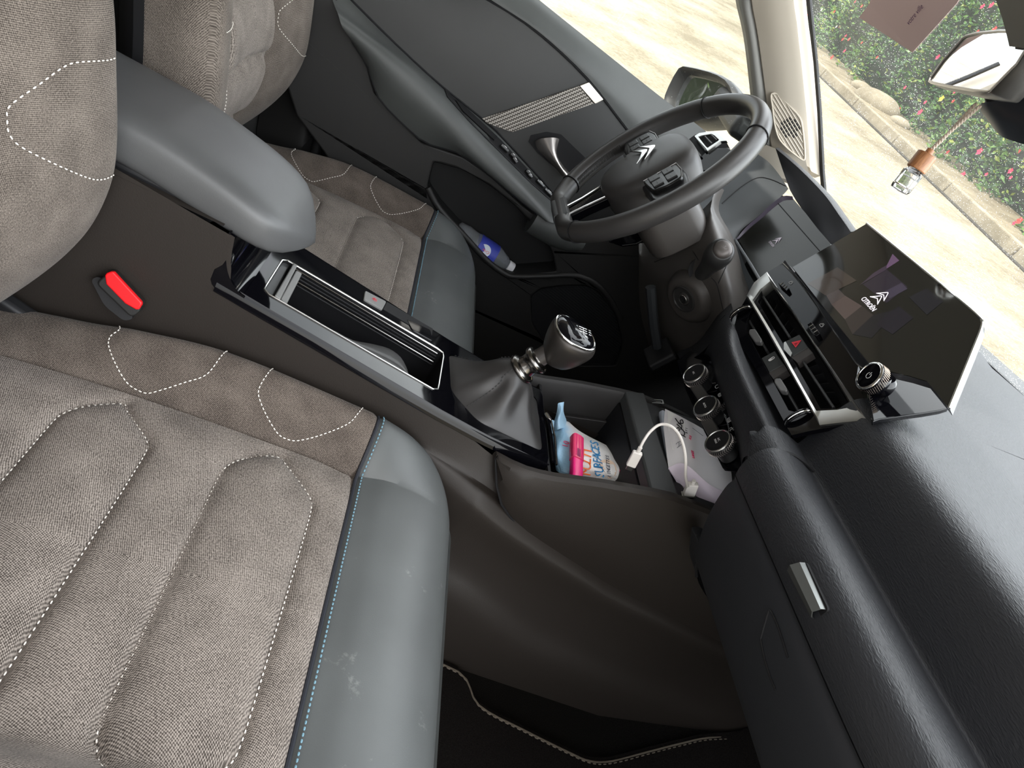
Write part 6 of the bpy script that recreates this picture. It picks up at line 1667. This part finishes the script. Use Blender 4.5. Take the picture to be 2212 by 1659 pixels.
def film():
    m, nt, b = new_mat('printed_film')
    tc = nt.nodes.new('ShaderNodeTexCoord'); sep = nt.nodes.new('ShaderNodeSeparateXYZ'); nt.links.new(tc.outputs['Object'], sep.inputs[0])
    mp = coords(nt); n = noise(nt, mp, 40, 2)
    f = math_(nt, 'ADD', sep.outputs[0], math_(nt, 'MULTIPLY', n.outputs['Fac'], v=.012))
    r = ramp(nt, f, [(.136, (.36, .62, .84)), (.262, (.85, .84, .80)), (.146, (.74, .82, .90)), (.156, (.90, .87, .86)), (.212, (.88, .88, .86)), (.222, (.82, .36, .05)), (.248, (.88, .50, .08))])
    nt.links.new(r.outputs[0], b.inputs['Base Color']); b.inputs['Roughness'].default_value = .3
    n2 = noise(nt, mp, 90, 3, .6); bump(nt, b, n2.outputs['Fac'], .003, .5); return m
M_film = film()
M_lblue = plain('light_blue_film', (.40, .62, .80), .35, grain=90, gdist=.003)
wo = obj('film_body', thick(wr2, (0, 0, -.004)), M_film, wp0, sm=60)
tw = BVHTree.FromPolygons(*grid(wr2))
cr = bispline([[P(*cT(250, 400), z=.398), P(*cT(275, 395), z=.40), P(*cT(303, 390), z=.40)], [P(*cT(240, 480), z=.385), P(*cT(275, 470), z=.392), P(*cT(298, 480), z=.388)], [P(*cT(205, 600), z=.366), P(*cT(260, 560), z=.38), P(*cT(330, 570), z=.366)], [P(*cT(200, 680), z=.356), P(*cT(270, 640), z=.372), P(*cT(370, 640), z=.362)]], 4, 4)
obj('crimped_end', thick(cr, (0, 0, -.002)), M_lblue, wp0, sm=50)
cr = bispline([[P(*cT(185, 560), z=.372), P(*cT(212, 570), z=.372)], [P(*cT(170, 640), z=.366), P(*cT(205, 640), z=.368)], [P(*cT(178, 670), z=.362), P(*cT(215, 690), z=.362)]], 4, 4)
obj('crimped_end', thick(cr, (0, 0, -.002)), M_lblue, wp0, sm=50)
def on_tree(tree, u, v, lift=.0006):
    r = (P(u, v, d=1.0) - CAM).normalized(); h = tree.ray_cast(CAM, r)
    if h[0] is None: return None, None
    n_ = h[1] if h[1].dot(r) < 0 else -h[1]
    return h[0] + n_ * lift, n_
def lettering(tree, s, c0, c1, h, name, m, parent, conv=cT, lift=.0012):
    """word running from c0 to c1 on a surface"""
    a, na = on_tree(tree, *conv(*c0), lift); b, nb = on_tree(tree, *conv(*c1), lift)
    if a is None or b is None: return
    X = (b - a).normalized(); n_ = (na + nb).normalized(); Y = n_.cross(X)
    k = len(s)
    for i, chx in enumerate(s):
        if chx == ' ': continue
        t = (i + .5) / k; u = lerp(c0[0], c1[0], t); v = lerp(c0[1], c1[1], t); p, n2 = on_tree(tree, *conv(u, v), lift)
        if p is None: continue
        yield_ = text(name, chx, h, p, X, n2.cross(X), m, parent, .0002, sx=1.0)
M_o = plain('orange_ink', (.85, .16, .02), .4); M_b = plain('blue_ink', (.02, .22, .50), .4); M_d = plain('dark_ink', (.04, .05, .08), .5); M_p = plain('pink_ink', (.80, .05, .16), .4)
lettering(tw, 'MULTI', (515, 1070), (528, 838), .020, 'packet_letter', M_o, wp0)
lettering(tw, 'SURFACES', (650, 1105), (590, 770), .0195, 'packet_letter', M_b, wp0)
lettering(tw, '10', (312, 830), (330, 770), .012, 'packet_letter', M_p, wp0)
lettering(tw, 'LINGETTES', (735, 1105), (712, 905), .0075, 'packet_letter', M_d, wp0)
lettering(tw, 'wipes', (838, 1150), (838, 1040), .010, 'packet_letter', M_p, wp0)
cst = [on_tree(tw, *cT(a, b), .0008)[0] for a, b in [(640, 970), (700, 945), (770, 970), (800, 1030), (790, 1090), (730, 1120), (690, 1060)]]
if all(c is not None for c in cst): obj('packet_sticker', prism(spline(cst, 3, True), (0, 0, .0003)), plain('beige_patch', (.72, .55, .42), .4), wp0)
# highlighter lying on the packet
hl = thing('highlighter', 'translucent pink highlighter lying across the wipes packet', 'highlighter pen')
q0, n0 = on_tree(tw, *cT(425, 1060), .0); q1, n1 = on_tree(tw, *cT(430, 720), .0)
if q0 is None: q0 = P(*cT(425, 1060), z=.36)
if q1 is None: q1 = P(*cT(430, 720), z=.37)
h0_ = V((q0.x, q0.y, q0.z)); h1_ = V((q1.x, q1.y, q1.z)); 
hx = (h1_ - h0_).normalized(); 
h0_ = P(*cT(420, 1040), z=h0_.z + .010); h1_ = P(*cT(425, 715), z=h1_.z + .012); hx = (h1_ - h0_).normalized(); LH = (h1_ - h0_).length
_, hU, hV = basis(hx, V((0, 0, 1)))
M_pink = plain('pink_translucent', (.95, .06, .20), .22, trans=.25, emit=None); M_pink2 = plain('pink_solid', (.90, .02, .22), .3)
def pen(a, b, w, h, name, m, e=.3):
    rws = [[h0_ + hx * x + hU * h * s * math.copysign(abs(math.cos(t)) ** .45, math.cos(t)) + hV * w * s * math.copysign(abs(math.sin(t)) ** .45, math.sin(t)) for t in [2 * PI * k / 24 for k in range(24)]] for x, s in ((a, .82), (a + .001, 1), (b - .001, 1), (b, .82))]
    return obj(name, capped(rws), m, hl, sm=40)
pen(-.020, LH * .25, .0085, .006, 'pen_cap', M_pink2); pen(LH * .25, LH * .95, .0094, .0066, 'pen_barrel', M_pink); pen(LH * .95, LH, .0070, .005, 'pen_end', M_pink2)
for k in (-.5, 0, .5): obj('barrel_groove', tube([h0_ + hx * LH * .32 + hU * .0067 + hV * k * .0095, h0_ + hx * LH * .93 + hU * .0067 + hV * k * .0095], .0005, 5), M_pink2, hl)
obj('barcode', prism([h0_ + hx * (LH * x) + hU * .0069 + hV * y for x, y in [(.30, -.002), (.30, .003), (.52, .003), (.52, -.002)]], hU * .0002), plain('print_grey', (.25, .02, .10), .5), hl, sm=0)
# envelopes in the charging slot: a bent bundle
ev = thing('letter_bundle', 'folded bundle of white envelopes with handwriting, tucked in the front slot', 'envelopes')
M_env = plain('envelope_paper', (.82, .80, .82), .6); M_env2 = plain('mauve_paper', (.66, .58, .66), .65)
E0 = bispline([[(1437, 883, 'z', .468), (1480, 905, 'z', .482), (1530, 935, 'z', .480), (1580, 985, 'z', .47)],
               [(1434, 925, 'z', .462), (1470, 955, 'z', .474), (1520, 985, 'z', .472), (1588, 1030, 'z', .462)],
               [(1444, 1010, 'z', .452), (1480, 1005, 'z', .466), (1535, 1050, 'z', .458), (1592, 1075, 'z', .45)]], 5, 5)
obj('front_envelope', thick(E0, (.001, 0, -.0015)), M_env, ev, sm=50)
te = BVHTree.FromPolygons(*grid(E0))
E1 = bispline([[(1444, 1010, 'z', .4535), (1480, 1002, 'z', .4675), (1535, 1048, 'z', .4595), (1592, 1072, 'z', .4515)], [(1460, 1035, 'z', .446), (1500, 1045, 'z', .452), (1550, 1085, 'z', .446), (1590, 1105, 'z', .44)], [(1462, 1040, 'z', .442), (1500, 1068, 'z', .445), (1550, 1105, 'z', .440), (1582, 1128, 'z', .436)]], 5, 5)
obj('mauve_fold', thick(E1, (.001, 0, -.002)), M_env2, ev, sm=50)
E2 = bispline([[(1466, 1030, 'z', .436), (1510, 1072, 'z', .437), (1575, 1118, 'z', .433)], [(1475, 1060, 'z', .432), (1515, 1090, 'z', .433), (1575, 1130, 'z', .430)]], 4, 3)
obj('rear_sheets', thick(E2, (.0, 0, -.004)), plain('cream_paper', (.72, .66, .60), .7), ev, sm=50)
E3 = bispline([[(1424, 890, 'z', .455), (1432, 886, 'z', .462), (1440, 892, 'z', .462)], [(1424, 905, 'z', .448), (1432, 925, 'z', .456), (1438, 930, 'z', .456)], [(1434, 960, 'z', .446), (1442, 975, 'z', .450), (1448, 985, 'z', .450)], [(1443, 1006, 'z', .442), (1446, 1012, 'z', .446), (1452, 1010, 'z', .448)]], 4, 4)
obj('folded_spine', thick(E3, (.002, 0, -.003)), plain('blue_grey_paper', (.55, .60, .68), .6), ev, sm=50)
lab = [on_tree(te, *cT(a, b), .0007)[0] for a, b in [(1290, 480), (1340, 500), (1450, 600), (1470, 900), (1340, 850), (1300, 650)]]
if all(l is not None for l in lab): obj('address_label', prism([lab[0], lab[1], lab[2], lab[3], lab[4], lab[5]], (0, 0, .0002)), plain('label_white', (.9, .9, .88), .6), ev, sm=0)
def scribble(pts, name, m, r=.0007):
    pp_ = [on_tree(te, *cT(a, b), .0014)[0] for a, b in pts]; pp_ = [p for p in pp_ if p is not None]
    if len(pp_) > 2: obj(name, tube(spline(pp_, 4), r, 5), m, ev)
M_ink = plain('black_ink', (.01, .01, .012), .6)
scribble([(1370, 710 - 20), (1400, 700), (1460, 735)], 'handwriting', M_ink); scribble([(1372, 660), (1392, 640), (1402, 668), (1385, 690)], 'handwriting', M_ink)
scribble([(1380, 610), (1410, 640), (1450, 690), (1442, 720)], 'handwriting', M_ink); scribble([(1392, 600), (1425, 625), (1415, 660)], 'handwriting', M_ink)
scribble([(1365, 555), (1400, 600), (1438, 600), (1430, 570), (1410, 575), (1415, 600)], 'handwriting', M_ink)
scribble([(1375, 800), (1395, 780), (1400, 815), (1385, 835), (1420, 800), (1425, 770), (1400, 780)], 'handwriting', plain('grey_ink', (.25, .25, .27), .7), .0004)
lettering(te, 'AR', (1500, 755), (1510, 715), .006, 'envelope_text', M_p, ev); lettering(te, 'LANCE', (1535, 930), (1525, 860), .006, 'envelope_text', M_p, ev); lettering(te, '071', (1470, 700), (1470, 640), .005, 'envelope_text', M_ink, ev)
scribble([(1525, 645), (1570, 680), (1625, 720)], 'printed_line', M_d, .0003); scribble([(1480, 900), (1505, 915)], 'printed_line', M_ink, .0006)
# charging cable
cb_ = thing('charging_cable', 'short white charging cable arching over the envelopes, plugged into the near socket', 'charging cable')
cp_ = [(1484, 1195, .466), (1464, 1100, .485), (1466, 960, .505), (1450, 830, .515), (1400, 700, .520), (1320, 620, .520), (1220, 607, .512), (1130, 670, .500), (1065, 760, .488), (1030, 830, .478)]
cpt = [P(*cT(a, b), z=z) for a, b, z in cp_]
obj('cord', tube(spline(cpt, 6), .0019, 10), M_white, cb_, sm=60)
pu = [P(*cT(1480, 1200), z=.456), P(*cT(1485, 1345), z=.440)]
u_ax = sp.n
pb0 = uc + PN * .0012; 
obj('plug_body', box(pb0 + PN * .0105, (.0150, .0085, .021), uX, uY, PN), M_white, cb_, bev=.0015)
obj('strain_relief', tube([pb0 + PN * .020, pb0 + PN * .027], .0026, 10), M_white, cb_)
d0 = cpt[-1]; d1 = P(*cT(935, 1010), z=.446); dd = (d1 - d0).normalized(); Ld = (d1 - d0).length
sideX = dd.cross(V((-.3, -.55, .8))).normalized()
obj('connector_relief', tube([d0 - dd * .001, d0 + dd * Ld * .22], .0027, 10), M_white, cb_)
obj('connector_body', box(d0 + dd * Ld * .58, (Ld * .74, .0125, .0065), dd, sideX), M_white, cb_, bev=.0015)
obj('connector_tip', box(d0 + dd * Ld * 1.04, (Ld * .28, .0084, .0028), dd, sideX), M_satin, cb_, bev=.0008)
# dark green round lid at the tray's near corner
gl_ = thing('round_tin', 'dark green round tin in the near front corner of the tray', 'tin')
tcx = P(*cT(965, 1140), z=.385)
obj('tin_body', lathe([(.019, -.02), (.0195, .0), (.0185, .0015), (.0150, .0018), (0, .0018)], tcx, (-.2, -.4, .9), 32), plain('dark_green', (.02, .035, .025), .35), gl_, sm=40)
obj('tin_emblem', tube([tcx + V((-.2, -.4, .9)).normalized() * .0022 + V((.006 * math.cos(a), .006 * math.sin(a), .002 * math.sin(a))) for a in [.3 + 5 * k / 12 for k in range(13)]], .0007, 5), plain('pale_green', (.25, .35, .25), .5), gl_)
rd = obj('red_cap', box(P(*cT(965, 1040), z=.372), (.010, .007, .016), (1, .2, 0), (0, 1, 0)), M_red, None, bev=.002); tag(rd, 'tiny red plastic piece beside the dark green tin', 'cap')
# zip and dark pouch edge behind the gaiter
zp = thing('gaiter_frame', 'black frame edge with chrome tip ahead of the gear gaiter', 'frame trim')
obj('frame_edge', tube([onz(a, b, zc) + V((.004, 0, .003)) for a, b in [(1172, 895), (1180, 925), (1184, 960), (1187, 998)]], .0022, 8), M_gloss, zp)
obj('frame_edge', tube([onz(a, b, zc) + V((.008, 0, .001)) for a, b in [(1178, 900), (1187, 940), (1190, 1000)]], .0014, 8), M_darkchrome, zp)
obj('chrome_tip', tube([onz(1171, 896, zc) + V((.004, 0, .004)), onz(1178, 908, zc) + V((.004, 0, .004))], .0032, 10), M_chrome, zp)
# water bottle in the door pocket
wb = thing('water_bottle', 'clear plastic water bottle with a blue and red label in the door pocket', 'bottle')
A_ = P(1003, 512, y=.672); B_ = P(1098, 575, y=.672); ax2 = (B_ - A_).normalized(); LB = (B_ - A_).length
M_pet = plain('clear_plastic', (.9, .95, 1), .05, trans=.85, ior=1.2)
obj('bottle_body', lathe([(.012, -.03), (.024, -.02), (.027, 0), (.025, LB * .15), (.027, LB * .3), (.027, LB * .62), (.025, LB * .72), (.016, LB * .92), (.0115, LB * .97)], A_, ax2, 28), M_pet, wb, sm=50)
lbl = obj('bottle_label', lathe([(.0274, LB * .26), (.0274, LB * .66)], A_, ax2, 28), plain('label_blue', (.05, .07, .45), .4), wb, sm=50)
obj('label_medallion', lathe([(.0135, 0), (.0135, .0006), (0, .0006)], A_ + ax2 * LB * .45 + (CAM - A_).normalized() * .0272, (CAM - A_), 24), plain('label_pale', (.75, .80, .9), .4), wb)
mcn = A_ + ax2 * LB * .45 + (CAM - A_).normalized() * .0284; mn = (CAM - A_).normalized(); mX = (ax2 - mn * ax2.dot(mn)).normalized()
text('label_text', 'Cristal', .0085, mcn, -mX, mn.cross(-mX), plain('label_red', (.75, .04, .05), .4), wb, .0002)
obj('bottle_cap', lathe([(.0125, LB * .97), (.0135, LB * .98), (.0135, LB * 1.08), (.012, LB * 1.1)], A_, ax2, 24), plain('cap_white', (.8, .8, .82), .4), wb, sm=40)
# ------------------------------------------------------------------ outside
def gz(x, y): return -.575 + .11 * y + .165 * x
def concrete(name, c0, c1, sc):
    m, nt, b = new_mat(name); mp = coords(nt); n = noise(nt, mp, sc, 8, .65); n2 = noise(nt, mp, sc * 30, 3)
    mixn = math_(nt, 'ADD', math_(nt, 'MULTIPLY', n.outputs['Fac'], v=.75), math_(nt, 'MULTIPLY', n2.outputs['Fac'], v=.25))
    r = ramp(nt, mixn, [(.38, c0), (.60, c1)]); nt.links.new(r.outputs[0], b.inputs['Base Color']); b.inputs['Roughness'].default_value = .95
    bump(nt, b, mixn, .02, .5); return m
M_road = concrete('pale_concrete', (.17, .14, .088), (.38, .335, .24), .8)
M_kerb = concrete('kerb_stone', (.24, .205, .14), (.40, .35, .26), 3)
def slab(x0, x1, y0, y1, dz, name, m, th=.3, n=2):
    rows = [[V((lerp(x0, x1, i / n), lerp(y0, y1, j / n), gz(lerp(x0, x1, i / n), lerp(y0, y1, j / n)) + dz)) for j in range(n + 1)] for i in range(n + 1)]
    return struct(obj(name, thick(rows, (0, 0, -th)), m, None, sm=0))
road = slab(-16, 5.86, -16, 40, 0, 'driveway', M_road)
def kerbz(x): return 0
# kerb, traced from the photo on the sloping ground
kb_ = [PP(a, b, (5.85, 0, 0), (-1, 0, 0)) for a, b in ((1790, 180), (2000, 380), (2212, 580))]
for i in range(14):
    y0 = -2 + i * 1.6; y1 = y0 + 1.58
    k = obj('kerb_stone', box((5.93, (y0 + y1) / 2, gz(5.85, (y0 + y1) / 2) + .02), (.16, (y1 - y0) * 1.004, .26), (1, 0, .0), (0, 1, .11)), M_kerb, None, bev=.02)
    tag(k, 'pale kerb stone edging the driveway below the hedge', 'kerb', 'kerb stones along the driveway')
struct(obj('kerb_joint', thick([[V((5.84, y, gz(5.84, y) + .012)) for y in (-4, 40)], [V((5.78, y, gz(5.78, y) + .012)) for y in (-4, 40)]], (0, 0, -.02)), plain('joint_dark', (.06, .055, .045), .9), None, sm=0))
verge = slab(6.0, 7.2, -6, 40, .10, 'verge', concrete('dry_earth', (.18, .145, .09), (.32, .27, .18), 3))
random.seed(11)
for i, (u, v, s) in enumerate([(1893, 232, .42), (1860, 192, .20), (1942, 268, .18)]):
    p = PP(u, v, (6.5, 0, 0), (-1, 0, 0)); rows = []
    for a in range(1, 8):
        th = PI * a / 8; rows.append([p + V((math.sin(th) * math.cos(b) * s * (1 + .15 * math.sin(3 * b + i)), math.sin(th) * math.sin(b) * s * 1.3, math.cos(th) * s * .6)) for b in [2 * PI * k / 12 for k in range(12)]])
    r_ = obj('boulder', capped(rows), M_kerb, None, sm=60, sub=1)
    tag(r_, ['large pale sunlit boulder below the hedge behind the kerb', 'smaller pale boulder left of the large one', 'small pale boulder right of the large one'][i], 'boulder')
# hedge: leaves and blossoms on a bank
M_leaves = []
for k, (c0, c1) in enumerate([((.07, .17, .045), (.19, .36, .08)), ((.03, .085, .035), (.07, .16, .06)), ((.22, .30, .04), (.40, .46, .10))]):
    m, nt, b = new_mat('leaf_%d' % k)
    oi = nt.nodes.new('ShaderNodeTexCoord'); n = nt.nodes.new('ShaderNodeTexNoise'); n.inputs['Scale'].default_value = 9; nt.links.new(oi.outputs['Object'], n.inputs['Vector'])
    r = ramp(nt, n.outputs['Fac'], [(.35, c0), (.65, c1)]); nt.links.new(r.outputs[0], b.inputs['Base Color']); b.inputs['Roughness'].default_value = .4
    tr = nt.nodes.new('ShaderNodeBsdfTranslucent'); nt.links.new(r.outputs[0], tr.inputs[0]); mx = nt.nodes.new('ShaderNodeMixShader'); mx.inputs[0].default_value = .3
    o = nt.nodes['Material Output']; nt.links.new(b.outputs[0], mx.inputs[1]); nt.links.new(tr.outputs[0], mx.inputs[2]); nt.links.new(mx.outputs[0], o.inputs[0]); M_leaves.append(m)
def leaf(c, s, vs_, fs_):
    d = V((random.gauss(0, 1), random.gauss(0, 1), random.gauss(0, .6))).normalized(); n_ = (V((-.7, -.4, .6)) + V((random.gauss(0, .6), random.gauss(0, .6), random.gauss(0, .6)))).normalized(); w = d.cross(n_).normalized()
    o = len(vs_); vs_ += [c - d * s, c + w * s * .45 + n_ * s * .1, c + d * s, c - w * s * .45 + n_ * s * .1]; fs_.append((o, o + 1, o + 2)); fs_.append((o, o + 2, o + 3))
def bush(name, label, y0, y1, h, seed, mix, n, x0=6.7, flowers=0, fcol=None, base=0.0):
    random.seed(seed); t = thing(name, label, 'shrub', (x0 + .6, (y0 + y1) / 2, gz(x0, (y0 + y1) / 2) + .1), 'shrubs in the hedge ahead')
    buckets = [([], []), ([], []), ([], [])]; fl = ([], [])
    for i in range(n):
        a = random.random(); b = random.random(); y = lerp(y0 - .3, y1 + .3, a)
        zz = b ** .9; lump = .35 * math.sin(y * 2.1 + zz * 5 + seed) + .25 * math.sin(y * 5.3 - zz * 7)
        x = x0 + .25 + zz * .9 + lump * .5 + abs(random.gauss(0, .14)); z = gz(x0, y) + base + zz * h * (1 + .08 * lump)
        k = random.choices((0, 1, 2), mix)[0]; leaf(V((x, y, z)), random.uniform(.028, .06), *buckets[k])
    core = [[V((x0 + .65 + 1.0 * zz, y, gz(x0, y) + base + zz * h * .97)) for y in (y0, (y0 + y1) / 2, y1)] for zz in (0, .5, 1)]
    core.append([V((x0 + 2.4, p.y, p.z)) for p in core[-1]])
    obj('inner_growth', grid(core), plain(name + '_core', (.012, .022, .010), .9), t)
    for k in range(3):
        if buckets[k][1]: obj('foliage', buckets[k], M_leaves[k], t, sm=0, fixn=False)
    for i in range(int(flowers * 2.6)):
        y = lerp(y0, y1, random.random()); zz = random.random(); c = V((x0 + .12 + zz * .85 + .15 * math.sin(y * 2.1 + seed), y, gz(x0, y) + base + zz * h)); s = random.uniform(.028, .055)
        pet = []
        for q in range(5):
            a = 2 * PI * q / 5; d = V((-.25, math.cos(a), math.sin(a))); w = V((0, -math.sin(a), math.cos(a)))
            pet.append(([c, c + d * s * .6 + w * s * .4, c + d * s, c + d * s * .6 - w * s * .4], [(0, 1, 2, 3)]))
        obj('blossom', join(*pet), fcol[i % len(fcol)], t, sm=0, fixn=False)
M_f1 = plain('pink_petal', (.75, .05, .13), .6); M_f2 = plain('red_petal', (.70, .06, .05), .6); M_f3 = plain('white_petal', (.85, .80, .75), .6); M_f4 = plain('yellow_leaf', (.65, .60, .08), .6)
labs = ['dark green flowering shrub at the left end of the hedge, by the pillar', 'rose-dotted shrub behind the pink paper slip', 'dense flowering shrub between paper slip and mirror', 'shrub with pink blossoms left of the hanging bottle', 'yellow-green shrub right of the hanging cords', 'low shrub at the right end of the hedge above the screen']
bush('flowering_shrub', labs[0], 15.5, 21, 6.5, 1, (5, 3, 2), 7000, 6.9, 25, [M_f1, M_f2, M_f1, M_f3])
bush('flowering_shrub', labs[1], 11.5, 15.8, 6.0, 2, (4, 5, 1), 9000, 6.5, 30, [M_f1, M_f2, M_f1])
bush('flowering_shrub', labs[2], 8.6, 11.8, 5.0, 3, (5, 5, 1), 9000, 6.4, 34, [M_f1, M_f2, M_f1, M_f4])
bush('flowering_shrub', labs[3], 6.2, 8.9, 3.8, 4, (5, 4, 2), 7000, 6.3, 18, [M_f1, M_f2])
bush('flowering_shrub', labs[4], 3.8, 6.4, 2.6, 5, (4, 2, 4), 6000, 6.3, 4, [M_f4, M_f3])
bush('flowering_shrub', labs[5], 1.5, 4.0, 2.2, 6, (5, 3, 3), 5000, 6.3, 3, [M_f3])

bush('flowering_shrub', 'bright green shrub behind the car on the driver side, seen only in the door mirror', 2.5, 7.5, 2.6, 9, (3, 1, 6), 5000, -8.5, 0)
